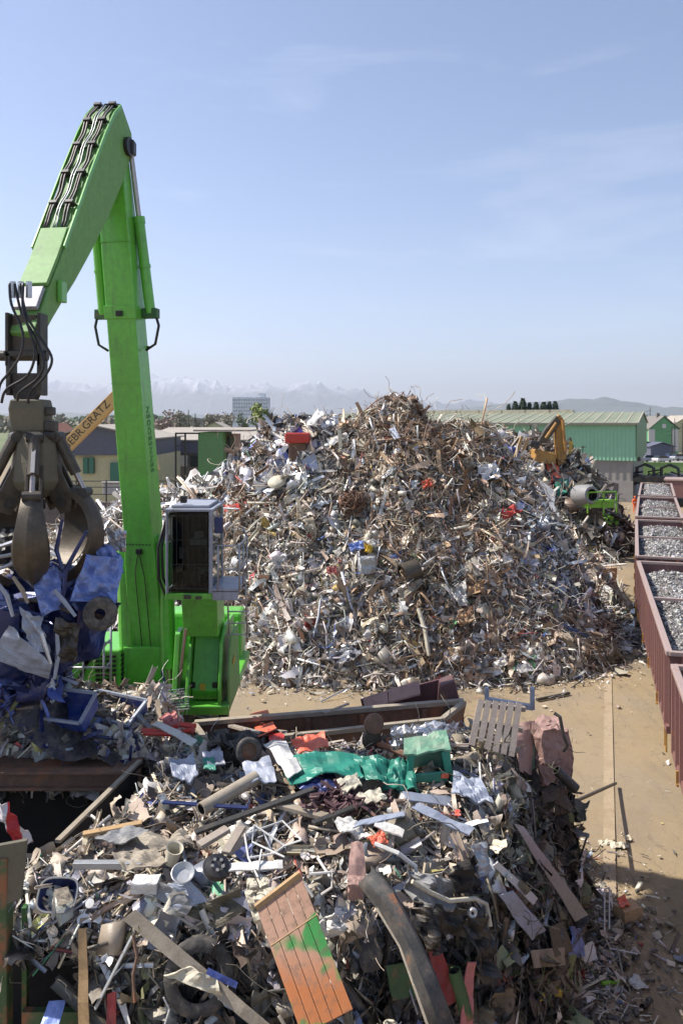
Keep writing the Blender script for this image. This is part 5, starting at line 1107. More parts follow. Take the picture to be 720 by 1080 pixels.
# ---------------------------------------------------------------- ochre excavators
ex=thing('excavator',(-10.5,47,4.5),'ochre long-arm excavator working behind the boom, its arm lettered, left','excavator')
Yx=45.
A=at(58,476,Yx);Bq=at(119,414,Yx);Cq=at(124,424,Yx);Dq=at(70,485,Yx)
mb=MB(); mb.prism([at(56,474,Yx),at(66,465,Yx),at(120,411,Yx),at(128,410,Yx),at(129,421,Yx),at(72,477,Yx),at(60,487,Yx)],(0,.55,0)); arm=mb.build('stick','ochre',ex,bevel=.03)
mb=MB(); mb.prism([at(120,409,Yx-.1),at(140,416,Yx-.1),at(154,448,Yx-.1),at(166,496,Yx-.1),at(158,500,Yx-.1),at(146,460,Yx-.1),at(132,428,Yx-.1)],(0,.8,0)); mb.build('boom','ochre',ex,bevel=.03)
xd=(at(110,428,Yx)-at(74,466,Yx)); lettering('GEBR.GRATZ',.62,'dark_steel',arm,at(91,449,Yx-.012),xd,(0,0,1))
mb=MB(); mb.box(tuple(at(158,526,47)),(2.2,2.6,1.4)); mb.build('body','ochre',ex,bevel=.1)
mb=MB(); mb.box(tuple(at(150,514,46.6)),(1.1,1.5,1.8)); mb.build('cab','glass_dark',ex,bevel=.1)
b_=at(166,560,47); mb=MB(); mb.box((b_[0],47,h_main(np.array([b_[0]]),np.array([47.]))[0]+.2),(3.2,3.0,1.0)); mb.build('track','dark_steel',ex,bevel=.1)
ex=thing('excavator',tuple(at(588,492,62)),'dirty orange excavator on the second heap, short arm raised with elbow up','excavator')
Yx=62.
mb=MB(); mb.prism([at(x,y,Yx) for x,y in ((585,441),(590,437),(594,442),(597,468),(597,489),(588,491),(586,470))],(0,.6,0)); mb.build('boom','ochre_dirty',ex,bevel=.05)
mb=MB(); mb.prism([at(x,y,Yx-.1) for x,y in ((587,438),(591,446),(582,459),(574,468),(567,466),(575,452))],(0,.5,0)); mb.build('stick','worn_steel',ex,bevel=.05)
mb=MB(); mb.tube([at(593,443,Yx-.3),at(596,476,Yx-.3)],.12,8); mb.tube([at(586,446,Yx-.3),at(575,462,Yx-.4)],.1,8); mb.build('cylinder','ochre_dirty',ex)
mb=MB(); mb.prism([at(x,y,Yx-1) for x,y in ((566,474),(586,478),(586,490),(570,489),(563,484))],(0,2.2,0)); mb.build('body','ochre_dirty',ex,bevel=.1)
mb=MB(); mb.prism([at(x,y,Yx-1.3) for x,y in ((560,464),(570,466),(568,474),(558,470))],(0,.9,0)); mb.build('grab','dark_steel',ex,bevel=.1)
# ---------------------------------------------------------------- steel bunker under the near heap
P('shade_black',(.022,.019,.017),rough=.95,dirt=.4,dirtcol=(.05,.04,.03),scale=1.5)  # near-black puts the shade of pit, pipe bores and drum mouth into colour
bk=thing('loading_bunker',(-5.2,13.3,0),'steel loading bunker with rusty edge beam and open pit coloured near-black for its shade, lower left','bunker')
def bb(name,mat,c,size,bev=.01,parent=bk):
    mb=MB(); mb.box(c,size); return mb.build(name,mat,parent,bevel=bev)
bb('platform','rust_plate',(-7.0,16.6,3.18),(6.4,3.7,.12))
mb=MB(); mb.box((-7.0,14.72,3.12),(6.6,.12,.34)); mb.box((-7.0,14.66,3.27),(6.6,.22,.05)); mb.box((-7.0,14.66,2.97),(6.6,.20,.05)); mb.build('edge_beam','rust_plate',bk,bevel=.01)
bb('back_wall','shade_black',(-7.0,15.3,1.5),(6.6,.15,3.2)); bb('left_wall','shade_black',(-9.4,12.8,1.7),(.15,5,3.3))
bb('floor','shade_black',(-6.2,12.9,1.0),(6.2,4.6,.1))
mb=MB(); mb.prism([(-3.72,14.8,0),(-4.22,12.05,0),(-4.30,12.05,0),(-3.80,14.8,0)],(0,0,3.38)); mb.build('side_wall','shade_black',bk)
mb=MB(); mb.beam((-3.74,14.8,3.40),(-4.27,12.0,3.38),.09,.05); mb.build('side_rim','tan_sheet',bk)
bb('front_sill','shade_black',(-5.3,11.75,1.7),(2.2,.15,3.2))
bb('post','old_green',(-4.52,10.45,2.0),(.36,.22,4.05),.02); bb('post','dark_green',(-4.21,10.62,1.6),(.07,.1,3.3),.01)
mb=MB(); mb.prism([(-4.95,10.3,4.12),(-4.12,10.42,4.22),(-4.18,10.38,3.48),(-4.62,10.30,3.36),(-4.95,10.28,3.5)],(0,.07,0)); mb.build('gusset_plate','olive',bk)
bb('recess_back','shade_black',(-3.85,11.5,1.3),(1.4,.1,2.6)); bb('recess_side','shade_black',(-3.34,11.0,1.3),(.08,1.0,2.6))
bb('recess_top','shade_black',(-3.85,11.0,2.6),(1.05,1.1,.06))
mb=MB(); mb.box((-3.78,10.45,1.0),(.78,.1,1.98)); mb.box((-3.36,10.40,1.0),(.07,.1,2.0)); mb.build('lower_door','old_green',bk)
mb=MB(); mb.box((-7.2,12.6,3.2),(3.6,1.6,.1))
# ---------------------------------------------------------------- placing helpers
def surf(px,py,lift=0.,h=None,Y0=8.,Y1=30.):
    h=h or h_smooth; Ys=np.arange(Y0,Y1,.02); X=(px-360)*Ys/FPX; Z=CAMH-(py-445)*Ys/FPX; hz_=np.maximum(h(X,Ys),0)+lift
    k=np.argmax(Z<=hz_) if (Z<=hz_).any() else len(Ys)-1; return np.array([X[k],Ys[k],Z[k]])
def hM(X,Y): return h_main(X,Y,.6)
NT=[0]
def put(mb,name,mat,label,cat,**k):
    NT[0]+=1; return tag(mb.build(name,mat,**k),label,cat)
def sheet(name,mat,c,label,cat,lift=.22,amp=.08,fold=0.,n=12,th=.02,h=None,dy=0.,Y0=8.,Y1=30.):
    pts=[surf(p[0],p[1],lift+(p[2] if len(p)>2 else 0),h,Y0,Y1)-np.array([0,dy,0]) for p in c]
    V,F=patch(pts,n,amp,NT[0]+1.3,fold=fold); mb=MB(); mb.add(V,F); return put(mb,name,mat,label,cat,solid=th)
def bar(name,mat,a,b,w,label,cat,hh=None,lift=.22,lb=None,h=None,dy=0.,Y0=8.,Y1=30.,build=True):
    p=surf(a[0],a[1],lift,h,Y0,Y1); q=surf(b[0],b[1],lift if lb is None else lb,h,Y0,Y1); p[1]-=dy; q[1]-=dy
    mb=MB(); mb.beam(p,q,w,hh or w*.4); return put(mb,name,mat,label,cat,bevel=.008)
def pipe(name,mat,a,b,r,label,cat,lift=.25,h=None,dy=0.,inner='shade_black',Y0=8.,Y1=30.):
    p=surf(a[0],a[1],lift,h,Y0,Y1); q=surf(b[0],b[1],lift,h,Y0,Y1); p[1]-=dy; q[1]-=dy; L=np.linalg.norm(q-p)
    mb=MB(); mb.lathe([(r*.8,.02),(r*.8,0),(r,0),(r,L*.5),(r*1.0,L),(r*.8,L),(r*.8,L-.02)],p,q-p,18); o=put(mb,name,mat,label,cat,smooth='auto')
    mb=MB(); mb.lathe([(r*.79,.25),(.0,.26)],p,q-p,14); mb.lathe([(r*.79,L-.25),(.0,L-.26)],p,q-p,14); mb.lathe([(r*.79,.01),(r*.79,L-.01)],p,q-p,18); mb.build('bore',inner,o); return o
def wires(name,mat,polys,r,label,cat,lift=.25,h=None,dy=0.):
    mb=MB()
    for pl in polys: mb.tube([surf(p[0],p[1],lift+(p[2] if len(p)>2 else 0),h)-np.array([0,dy,0]) for p in pl],r,6)
    return put(mb,name,mat,label,cat)
def lump(name,mat,c,size,label,cat,amp=.3,lift=.1,h=None,seed=1,rot=0,dy=0,fr=1.,n=3,Y0=8.,Y1=30.):
    p=surf(c[0],c[1],lift,h,Y0,Y1); p[1]-=dy
    k=5+2*n; g=np.linspace(-1,1,k); V=[];F=[]
    for ax in range(3):
        for sgn in (-1,1):
            b0=len(V)
            for i in g:
                for j in g:
                    v=[0,0,0]; v[ax]=sgn; v[(ax+1)%3]=i; v[(ax+2)%3]=j; V.append(v)
            for i in range(k-1):
                for j in range(k-1):
                    f=(b0+i*k+j,b0+(i+1)*k+j,b0+(i+1)*k+j+1,b0+i*k+j+1); F.append(f if sgn>0 else f[::-1])
    V=np.array(V,float)*np.array(size)/2; c_,s_=math.cos(rot),math.sin(rot); V[:,:2]=V[:,:2]@np.array([[c_,s_],[-s_,c_]])
    m_=float(np.mean(size)); V=crumple(V,amp*m_*.5,fr*2.2/m_,seed*3.7); V=crumple(V,amp*m_*.2,fr*6/m_,seed*1.7)
    mb=MB(); mb.add(V+p+np.array([0,0,size[2]*.3]),F); return put(mb,name,mat,label,cat)
def wheel(name,c,r,w,axis,label,tyre='rubber',rim='worn_steel',lift=.1,h=None,dy=0,Y=None):
    p=surf(c[0],c[1],lift,h) if Y is None else at(c[0],c[1],Y); p[1]-=dy; t=thing(name,p,label,'wheel')
    mb=MB(); mb.lathe([(r*.62,-w*.42),(r*.68,-w*.5),(r*.93,-w*.48),(r,-w*.35),(r*1.01,0),(r,w*.35),(r*.93,w*.48),(r*.68,w*.5),(r*.62,w*.42)],p,axis,32); mb.build('tyre',tyre,t,smooth=True)
    if rim: mb=MB(); mb.lathe([(r*.63,-w*.42),(r*.55,-w*.3),(r*.3,-w*.2),(r*.24,-w*.34),(0,-w*.34)],p,axis,20); mb.lathe([(r*.63,w*.42),(r*.55,0),(0,0)],p,axis,20); mb.build('rim',rim,t,smooth='auto')
    return t
# ---------------------------------------------------------------- near heap: one thing after another
S=sheet
S('metal_strip','blue_pale',[(424,836),(537,846),(542,860),(430,845)],'long pale blue-grey metal strip lying across the heap below the teal car part','strip',.42,.04,n=14)
S('metal_strip','galv',[(534,852),(544,856),(610,946),(597,953)],'ribbed grey metal strip hanging down over the right face of the heap','strip',.3,.03,dy=.5,n=14,Y0=8,Y1=14.2)
S('bent_sheet','blue_pale',[(478,818),(505,820),(520,846),(476,838)],'blue-grey bent sheet folded up behind the long pale strip','sheet metal',.35,.12)
# pallet
pt=thing('pallet',at(522,797,13.9),'weathered grey wooden pallet standing on edge near the right end of the heap','pallet')
for k in range(6):
    u0=k/6; a=at(497+50*u0,786+14*u0,13.8); b=at(507+48*u0,738+4*u0,14.1); mb=MB(); mb.beam(a,b,.105,.022,up=(0,-1,.2)); mb.build('slat','pale_wood',pt)
for q in (.12,.5,.88):
    mb=MB(); mb.beam(at(497+10*q,786-48*q,13.88+.3*q)+[0,.05,0],at(547+8*q,800-58*q,13.88+.3*q)+[0,.05,0],.09,.08); mb.build('stringer','grey_wood',pt)
S('steel_plate','pink_rust',[(539,762),(562,757,),(563,815),(546,812)],'upright brownish-pink rusty plate right of the pallet','plate',.25,.05,dy=.1,Y0=14,Y1=15.2)
lump('crushed_tank','pink_rust',(578,806),(.62,.55,.95),'crushed pinkish rusty metal tank at the right end of the heap','tank',.30,0,seed=3,rot=.3)
mb=MB(); mb.tube([at(584,752,13.7),at(590,756,13.65),at(594,776,13.6),at(598,786,13.6),at(594,792,13.7)],.03,6); put(mb,'bent_hook','dark_steel','black bent bar hooked over the crushed pinkish tank','bar')
mb=MB(); 
for px in (513,561): mb.beam(at(px,748,16.4),at(px,725,16.4),.12,.08)
mb.beam(at(513,738,16.4),at(561,746,16.4),.14,.10); put(mb,'galvanised_frame','grey_paint','pale grey steel frame with two short posts behind the pallet','frame',bevel=.01)
# teal car parts
tc_=thing('car_part',surf(390,815,.3),'teal green crumpled car side panel in the middle of the heap','car part')
for i,(c,mt) in enumerate((([(296,796),(372,794),(384,816),(306,822)],'teal'),([(366,794),(418,798),(420,828),(380,818)],'teal'),([(414,798),(430,796),(442,832),(404,830)],'teal'))):
    pts=[surf(p[0],p[1],.45-.12*i*(k>1)) for k,p in enumerate(c)]; V,F=patch(pts,14,.14,i+41,fold=.15); mb=MB(); mb.add(V,F); mb.build('panel',mt,tc_,solid=.02)
cbn=thing('car_cab_shell',surf(450,832,.2),'faded green open vehicle cab shell with dark opening, right of the teal panel','car part')
pz=surf(452,826,.15)
mb=MB()
W_,D_,H_=.72,.6,.56
def cb_(x,y,z): return pz+np.array([x,y,z])
mb.prism([cb_(-W_/2,0,0),cb_(W_/2,0,0),cb_(W_/2+.04,0,.20),cb_(-W_/2,0,.14)],(0,.05,0)); mb.prism([cb_(W_/2-.06,0,0),cb_(W_/2+.04,0,0),cb_(W_/2-.02,0,H_),cb_(W_/2-.16,0,H_*.9)],(0,D_,0)); mb.prism([cb_(-W_/2,0,0),cb_(-W_/2+.10,0,0),cb_(-W_/2+.14,0,H_*.8),cb_(-W_/2+.02,0,H_*.8)],(0,.1,0)); mb.build('frame','teal',cbn,bevel=.03)
V,F=patch([cb_(-W_/2-.05,.0,H_*.82),cb_(W_/2,-.02,H_),cb_(W_/2,D_,H_+.06),cb_(-W_/2,D_,H_*.9)],12,.05,7); mb=MB(); mb.add(V,F); mb.build('roof','teal_faded',cbn,solid=.03)
mb=MB(); mb.box(cb_(0,D_*.8,H_*.4),(W_*.9,.05,H_*.8)); mb.build('back_wall','teal_faded',cbn)
mb=MB(); mb.box(cb_(W_/2-.1,-.03,.13),(.13,.04,.08)); mb.build('lamp','orange_red',cbn,bevel=.02)
S('plastic_film','white_clean',[(278,780),(298,776),(318,808),(304,818)],'white crumpled plastic film draped over the left end of the teal panel','film',.5,.1,fold=.1)
lump('foil_bale','lead',(427,786),(.42,.3,.34),'crumpled silver foil bundle behind the teal panel, the left one of two','foil',.55,.25,seed=5,fr=1.6)
lump('foil_bale','silver',(456,784),(.5,.3,.36),'bright crumpled silver foil sheet standing behind the green cab shell','foil',.5,.3,seed=6,fr=1.5)
ax_=thing('axle_part',surf(392,782,.2),'pair of rusty hubs on a broken axle standing before the long skip','axle')
for i,(px,py) in enumerate(((394,765),(392,781))):
    p=surf(px,781,.3)+np.array([0,.0,(.30 if i==0 else .02)]); mb=MB(); mb.lathe([(0,-.08),(.06,-.09),(.08,-.05),(.17,-.04),(.19,0),(.17,.05),(0,.06)],p,(.3,-1,.2),18); mb.build('hub','rust_plate' if i==0 else 'worn_steel',ax_,smooth='auto')
mb=MB(); mb.tube([surf(392,784,.2),surf(410,788,.25),surf(428,796,.2)],.06,8); mb.tube([surf(410,788,.2),surf(410,778,.35)],.05,8); mb.build('shaft','rust_plate',ax_)
S('crumpled_panel','orange_red',[(264,756),(282,750),(292,768),(272,776)],'orange-red crumpled panel standing up at the left end of the skip','panel',.45,.18)
S('crumpled_panel','orange_red',[(306,782),(342,774),(347,788),(316,792)],'flat orange-red car panel lying in front of the skip','panel',.35,.1)
S('crumpled_panel','red',[(282,770),(300,776),(296,786),(284,782)],'small bright red scrap between the two orange-red panels','panel',.35,.08)
wires('bent_bar','red',[[(150,770),(172,772),(190,764),(206,766)],[(152,773),(180,774),(204,770)]],.05,'long bright red bent bar on the platform scrap behind the pipe','bar',.45)
S('crumpled_panel','pink',[(168,756),(184,750),(192,762),(176,770)],'dusty pink crumpled sheet next to the wire mesh','sheet metal',.45,.1)
S('plank','white',[(160,764),(168,761),(208,781),(202,787)],'broad white board lying by the red bent bar','board',.5,.03)
bar('plank','grey_wood',(196,753),(276,774),.14,'long grey plank lying left of the orange-red panel','plank',lift=.4)
bar('plank','grey_wood',(240,765),(300,772),.12,'short dark grey plank right behind the wheel','plank',lift=.35)
lump('engine_block','dark_steel',(248,800),(.9,.5,.45),'oily black engine lump beside the small wheel, in front of the skip','engine',.6,.1,seed=8,fr=1.4)
wheel('small_wheel',(262,792),.22,.16,(.35,-1,.25),'small black wheel with brown rim stuck on the oily engine lump',rim='rust_plate',lift=.45)
pipe('pipe','tan_sheet',(212,854),(270,820),.105,'thick brown pipe with dark open end, pointing down to the left','pipe',.35)
S('crumpled_panel','blue_pale',[(178,802),(204,798),(210,820),(182,822)],'blue-grey crumpled sheet standing above the long brown pipe','sheet metal',.45,.16)
S('crumpled_panel','teal',[(214,802),(226,800),(228,812),(216,812)],'small dark teal scrap right of the blue-grey crumpled sheet','sheet metal',.4,.06)
S('crumpled_panel','blue_pale',[(256,806),(284,800),(292,822),(262,828)],'faded blue-grey sheet below the oily engine lump','sheet metal',.35,.1)
S('crumpled_panel','grey_paint',[(212,796),(232,788),(238,806),(220,810)],'grey boxy sheet below the plank left of the engine lump','sheet metal',.4,.12)
S('mattress','navy',[(312,824),(350,812),(372,828),(330,842)],'dark blue plaid padded blanket lying below the teal panel','blanket',.35,.08)
S('cream_board','cream',[(352,826),(376,816),(382,828),(362,838)],'cream-coloured torn board right of the blue plaid blanket','board',.42,.06)
S('cream_board','cream',[(376,838),(400,832),(408,842),(386,848)],'small cream torn board above the long pale strip','board',.42,.05)
# frayed carpet bundle
cbd=surf(362,846,.3); mb=MB(); rs=np.random.RandomState(9)
for k in range(110):
    p=cbd+rs.normal(size=3)*[.28,.14,.07]; pts=[p.copy()]
    for j in range(3): p=p+rs.normal(size=3)*[.09,.07,.05]; pts.append(p.copy())
    mb.tube(pts,rs.uniform(.012,.03),4)
put(mb,'frayed_cable_bundle','dark_maroon','dark reddish frayed cable tangle in the middle of the heap','cable bundle')
bar('steel_bar','navy',(172,846),(262,852),.08,'thin violet-blue bar lying below the thick brown pipe','bar',lift=.35)
bar('steel_bar','dark_steel',(206,878),(332,832),.12,'long dark bar slanting up to the right towards the plaid blanket','bar',lift=.38)
bar('steel_bar','dark_steel',(330,868),(386,846),.10,'short dark bar crossing below the frayed cable tangle','bar',lift=.4)
bar('grey_beam','tan_sheet',(286,846),(345,862),.16,'tan flat beam left of the frayed cable tangle','beam',lift=.3)
S('metal_strip','blue_pale',[(433,852),(440,848),(500,874),(494,882)],'narrow blue-grey bent strip below the long pale strip','strip',.42,.04)
S('metal_strip','blue_pale',[(372,874),(380,866),(428,856),(426,862)],'pale blue pointed sheet in the middle of the heap top','sheet metal',.42,.03)
S('white_board','white',[(394,872),(398,864),(426,876),(424,884)],'short white flat board with square end near the pale blue pointed sheet','board',.42,.02)
S('crumpled_panel','white',[(350,862),(376,866),(392,884),(360,878)],'white crumpled sheet lying above the pink bent plate','sheet metal',.38,.1)
S('crumpled_panel','orange_red',[(388,884),(402,878),(410,888),(394,892)],'small orange-red scrap right of the pink bent plate','sheet metal',.38,.06)
# white wire racks
wires('wire_rack','white_clean',[[(258,880,.1),(262,905,0),(272,925,0)],[(268,870,.15),(300,892,0),(318,886,.1)],[(268,870,.15),(266,888,0),(300,904,0)],[(276,896,.1),(272,918,0)],[(258,880,.1),(298,866,.1),(318,886,.1)],[(262,905),(290,900),(300,892)]],.014,'white bent wire rack lying near the middle of the heap front','wire rack',.4)
wires('wire_rack','white',[[(326,922),(350,920),(350,936),(332,948)],[(335,905),(348,925)],[(320,930),(330,946)]],.02,'small white wire frame right of the orange panel top','wire rack',.35)
wires('bent_tube','white_clean',[[(395,890,.1),(420,900,.2),(438,914,.1),(440,940,0)]],.03,'thin white bent tube over the dark car underbody','tube',.35)
wires('bent_tube','galv',[[(500,905,.1),(512,915,.2),(514,938,0)]],.03,'short silver bent tube right of the dark car underbody','tube',.3)
bar('plank','tan_wood',(88,880),(150,868),.12,'thin tan plank near the pit edge','plank',lift=.3)
bar('plank','grey_wood',(210,892),(240,874),.15,'weathered plank end sticking up left of the wire rack','plank',lift=.42)
bar('plank','grey_wood',(238,900),(255,872),.13,'second weathered plank crossing the one left of the wire rack','plank',lift=.40)
bar('grey_beam','galv',(78,912),(150,912),.10,'long thin grey conduit lying flat above the black tub','conduit',hh=.09,lift=.32)
S('olive_sheet','tan_sheet',[(118,902),(165,896),(178,912),(130,916)],'dusty tan sheet lying above the white box','sheet metal',.35,.08)
S('olive_sheet','grey_plastic',[(100,885),(132,872),(158,876),(130,892)],'smooth grey panel by the pit rim','panel',.3,.04)
S('olive_sheet','tan_sheet',[(145,884),(196,878),(206,890),(160,898)],'curled brown sheet right of the smooth grey panel','sheet metal',.35,.14)
lump('white_box','white_clean',(154,936),(.34,.22,.14),'small white plastic box above the long brown board','box',.1,.28,seed=12)
pw=surf(180,910,.3); mb=MB(); mb.lathe([(.0,.02),(.085,.02),(.11,.26),(.12,.27),(.10,.26),(.075,.05),(0,.05)],pw,(.3,-.3,1),18); put(mb,'bucket','cream','yellow-stained white bucket tipped over above the round metal bowl','bucket',smooth='auto')
pw=surf(193,924,.38); mb=MB(); mb.lathe([(0,0),(.08,.0),(.14,.07),(.155,.075),(.145,.08),(.09,.02),(0,.018)],pw,(.1,-.45,.9),22); put(mb,'bowl','galv','round grey metal bowl lying open on the heap front','bowl',smooth='auto')
pw=surf(229,914,.42); t=thing('wheel_trim',pw,'black wheel trim with five holes facing up, left of the white gutter','wheel trim')
mb=MB(); mb.lathe([(.06,.03),(.09,.05),(.16,.03),(.19,-.02),(.18,-.03)],pw,(.25,-.5,.85),24); mb.build('rim','black',t,smooth='auto')
for k in range(5):
    a=2*PI*k/5; zz=np.array([.25,-.5,.85]); zz/=np.linalg.norm(zz); e1=np.cross(zz,(0,0,1)); e1/=np.linalg.norm(e1); e2=np.cross(zz,e1); q=pw+zz*.045+(e1*math.cos(a)+e2*math.sin(a))*.075; mb=MB(); mb.cyl(q,q+zz*.02,.022,n=10); mb.build('hole_cap','grey_plastic',t)
S('gutter','white_clean',[(236,920),(240,911),(298,908),(298,917)],'long white plastic gutter piece right of the wheel trim','gutter',.38,.03)
# tub
tp=surf(61,944,.30); tb_=thing('plastic_tub',tp,'black oval plastic tub with grey rim tipped towards the viewer, lower left','tub')
zz=np.array([.05,-.75,.65]); zz/=np.linalg.norm(zz); e1=np.array([1,0,0.]); e1-=zz*(e1@zz); e1/=np.linalg.norm(e1); e2=np.cross(zz,e1)
def ov(rx,ry,d): return [tp+zz*d+e1*rx*np.sign(math.cos(a))*abs(math.cos(a))**.6+e2*ry*np.sign(math.sin(a))*abs(math.sin(a))**.6 for a in np.linspace(0,2*PI,28,endpoint=False)]
def loftopen(rings):
    k=len(rings); n=len(rings[0]); return np.vstack([np.array(r) for r in rings]),[(i*n+j,i*n+(j+1)%n,(i+1)*n+(j+1)%n,(i+1)*n+j) for i in range(k-1) for j in range(n)]
mb=MB(); V,F=loftopen([ov(.16,.12,-.20),ov(.24,.19,-.03),ov(.25,.20,.0)]); mb.add(V,F); mb.add(np.array(ov(.16,.12,-.19)),[tuple(range(28))]); mb.build('shell','navy',tb_,solid=.012)
mb=MB(); r_=ov(.255,.205,.0); mb.tube(r_+[r_[0]],.016,6,False); mb.build('rim','grey_plastic',tb_)
S('tan_board','tan_sheet',[(58,938),(72,935),(79,950),(62,956)],'small square tan board lying in the black tub','board',.5,.01)
pw=surf(95,953,.42); mb=MB(); mb.lathe([(0,.01),(.055,.008),(.06,0),(0,-.01)],pw,(0,-.7,.7),18); put(mb,'lid','white_clean','round white lid right of the black tub','lid')
S('long_board','tan_sheet',[(137,952),(150,942),(292,1062),(288,1075)],'long brown board sloping down across the left of the dark front face','board',.25,.03,dy=.35,n=16)
S('bent_sheet','grey_plastic',[(150,938),(172,930),(206,952),(196,966)],'grey-blue sheet metal tray corner behind the long brown board','sheet metal',.36,.05)
S('bent_sheet','blue_pale',[(164,935),(200,928),(220,950),(188,960)],'pale blue-grey flat sheet above the long brown board','sheet metal',.30,.03)
S('bent_sheet','olive',[(192,964),(250,936),(258,962),(228,980)],'dark folded sheet with raised corner right of the pale blue-grey sheet','sheet metal',.34,.12,fold=.2)
# tyre
wheel('tyre',(212,1022),.44,.22,(.15,-1,.35),'large worn grey tyre half buried in the dark front face, left',rim=None,lift=.05,dy=.12)
S('torn_paper','cream',[(178,1012),(206,1002),(232,1016),(240,1034)],'torn pale sheet hanging out of the large tyre','paper',.32,.10,dy=.3)
S('blue_bar','blue_bin',[(224,1001),(226,995),(256,1010),(254,1016)],'short blue bar sticking out beside the large tyre','bar',.3,.01,dy=.45)
lump('white_box','cream',(272,942),(.26,.2,.2),'cream torn carton left of the grey cloth','carton',.35,.2,seed=13)
# orange boarded panel
def boarded():
    m,nt,b=newmat('orange_boards'); L=nt.links.new; g=N(nt,'ShaderNodeTexCoord')
    n1=N(nt,'ShaderNodeTexNoise',Scale=1.1,Detail=3.); L(g.outputs['Object'],n1.inputs['Vector']); n2=N(nt,'ShaderNodeTexNoise',Scale=9.,Detail=8.,Roughness=.7); L(g.outputs['Object'],n2.inputs['Vector'])
    s=N(nt,'ShaderNodeSeparateXYZ'); L(g.outputs['Object'],s.inputs[0])
    mr=N(nt,'ShaderNodeMapRange'); L(s.outputs[2],mr.inputs[0]); mr.inputs[1].default_value=.0; mr.inputs[2].default_value=1.1
    ad=N(nt,'ShaderNodeMath',operation='MULTIPLY_ADD'); L(n2.outputs[0],ad.inputs[0]); ad.inputs[1].default_value=.35; L(mr.outputs[0],ad.inputs[2])
    c=mixc(nt,ramp(nt,ad.outputs[0],.35,.62),(.36,.12,.035),(.36,.21,.14))
    c=mixc(nt,ramp(nt,ad.outputs[0],1.0,1.12),c,(.30,.32,.20))
    c=mixc(nt,ramp(nt,n1.outputs[0],.50,.53),c,(.03,.20,.04))
    c=mixc(nt,mixc(nt,1.,ramp(nt,n2.outputs[0],.5,.7),(.75,)*3,'MULTIPLY'),c,(.11,.075,.05)); L(c,b.inputs['Base Color']); b.inputs['Roughness'].default_value=.8  # dark patches paint both dirt and shadow onto the boards
    bp=N(nt,'ShaderNodeBump',Strength=.3,Distance=.02); L(n2.outputs[0],bp.inputs['Height']); L(bp.outputs[0],b.inputs['Normal']); return m
om=boarded(); TL,TRr,BR_,BL_=[at(*p) for p in ((270,958,9.75),(317,922,9.95),(372,1064,8.95),(318,1092,8.8))]
pn=thing('boarded_panel',(BL_+BR_)/2,'orange wooden board panel with green paint patches leaning on the front face','panel')
for k in range(5):
    q0,q1=k/5+.006,(k+1)/5-.006; c=[TL*(1-q0)+TRr*q0,TL*(1-q1)+TRr*q1,BL_*(1-q1)+BR_*q1,BL_*(1-q0)+BR_*q0]
    nm=np.cross(c[1]-c[0],c[3]-c[0]); nm/=np.linalg.norm(nm); mb=MB(); mb.prism(c,nm*.035); mb.build('board',om,pn)
mb=MB(); mb.beam(TL,TRr,.05,.09); mb.beam(BL_*.35+TL*.65+[0,.05,0],BR_*.35+TRr*.65+[0,.05,0],.05,.07); mb.build('batten','tan_wood',pn)
S('grey_cloth','cream',[(259,934),(290,930),(294,960),(270,966)],'grey-beige cloth draped over the top left corner of the orange panel','cloth',.5,.10,fold=.08,dy=.15)
# dark bent fender, underbody
fd=thing('bent_fender',at(430,1000,9.3),'long dark grey-brown bent steel fender sweeping down the front face right of the orange panel','fender')
c=[(384,926),(404,950),(428,992),(444,1032),(466,1092)]; w_=[14,20,17,22,25]; pl_=[];pr_=[];pm=[]
for i,((px,py),ww_) in enumerate(zip(c,w_)):
    Yf=10.1-.27*i; pl_.append(at(px-ww_*.35,py+6,Yf)); pr_.append(at(px+ww_*.5,py-6,Yf)); pm.append(at(px+ww_*.05,py,Yf-.10))
V=[];F=[]
for i in range(5): V+=[pl_[i]+[0,.06,0],pl_[i],pm[i],pr_[i],pr_[i]+[0,.12,0]]
F=[(5*i+j,5*i+j+1,5*i+j+6,5*i+j+5) for i in range(4) for j in range(4)]
mb=MB(); mb.add(V,F); mb.build('shell','fender_dark',fd,solid=.02,smooth='auto')
V=[];F=[]
for i in range(1,5): V+=[pl_[i]-np.array([.02,.02,0]),pl_[i]-np.array([-.07,.045,0])]
mb=MB(); mb.add(V,[(2*i,2*i+1,2*i+3,2*i+2) for i in range(3)]); mb.build('edge_trim','tan_sheet',fd,solid=.012)
S('bent_plate','pink_rust',[(370,884),(382,884),(386,926),(366,924)],'pink bent plate standing upright above the dark fender','plate',.40,.05,fold=.06,dy=.1)
lump('pipe_stub','pink_rust',(375,932),(.2,.2,.2),'dark pinkish pipe stub under the pink bent plate','pipe',.2,.2,seed=15,dy=.2)
pipe('pipe','olive',(402,944),(396,912),.09,'short tan pipe with dark mouth right of the pink bent plate','pipe',.3,dy=.2)
ub=thing('car_underbody',surf(475,950,.2),'dark crumpled car underbody with curled rim hanging over the right of the front face','car part')
for i,(c,mt) in enumerate((([(428,908),(478,918),(486,950),(440,946)],'grey_plastic'),([(440,938),(506,948),(510,978),(452,968)],'dark_steel'),([(470,900),(500,888),(508,930),(478,926)],'shade_black'),([(430,944),(450,938),(470,985),(450,992)],'dark_steel'),([(486,950),(512,945),(522,1010),(500,1008)],'dark_steel'))):
    pts=[surf(p[0],p[1],.42)-np.array([0,.25+.04*i,0]) for p in c]; V,F=patch(pts,16,.22,i+61,fold=.12); mb=MB(); mb.add(V,F); mb.build('panel',mt,ub,solid=.02)
mb=MB(); mb.tube([surf(p[0],p[1],.5)-np.array([0,.35,0]) for p in ((432,914),(452,926),(470,934),(496,932),(508,938),(512,960))],.03,6); mb.build('rim','cream',ub)
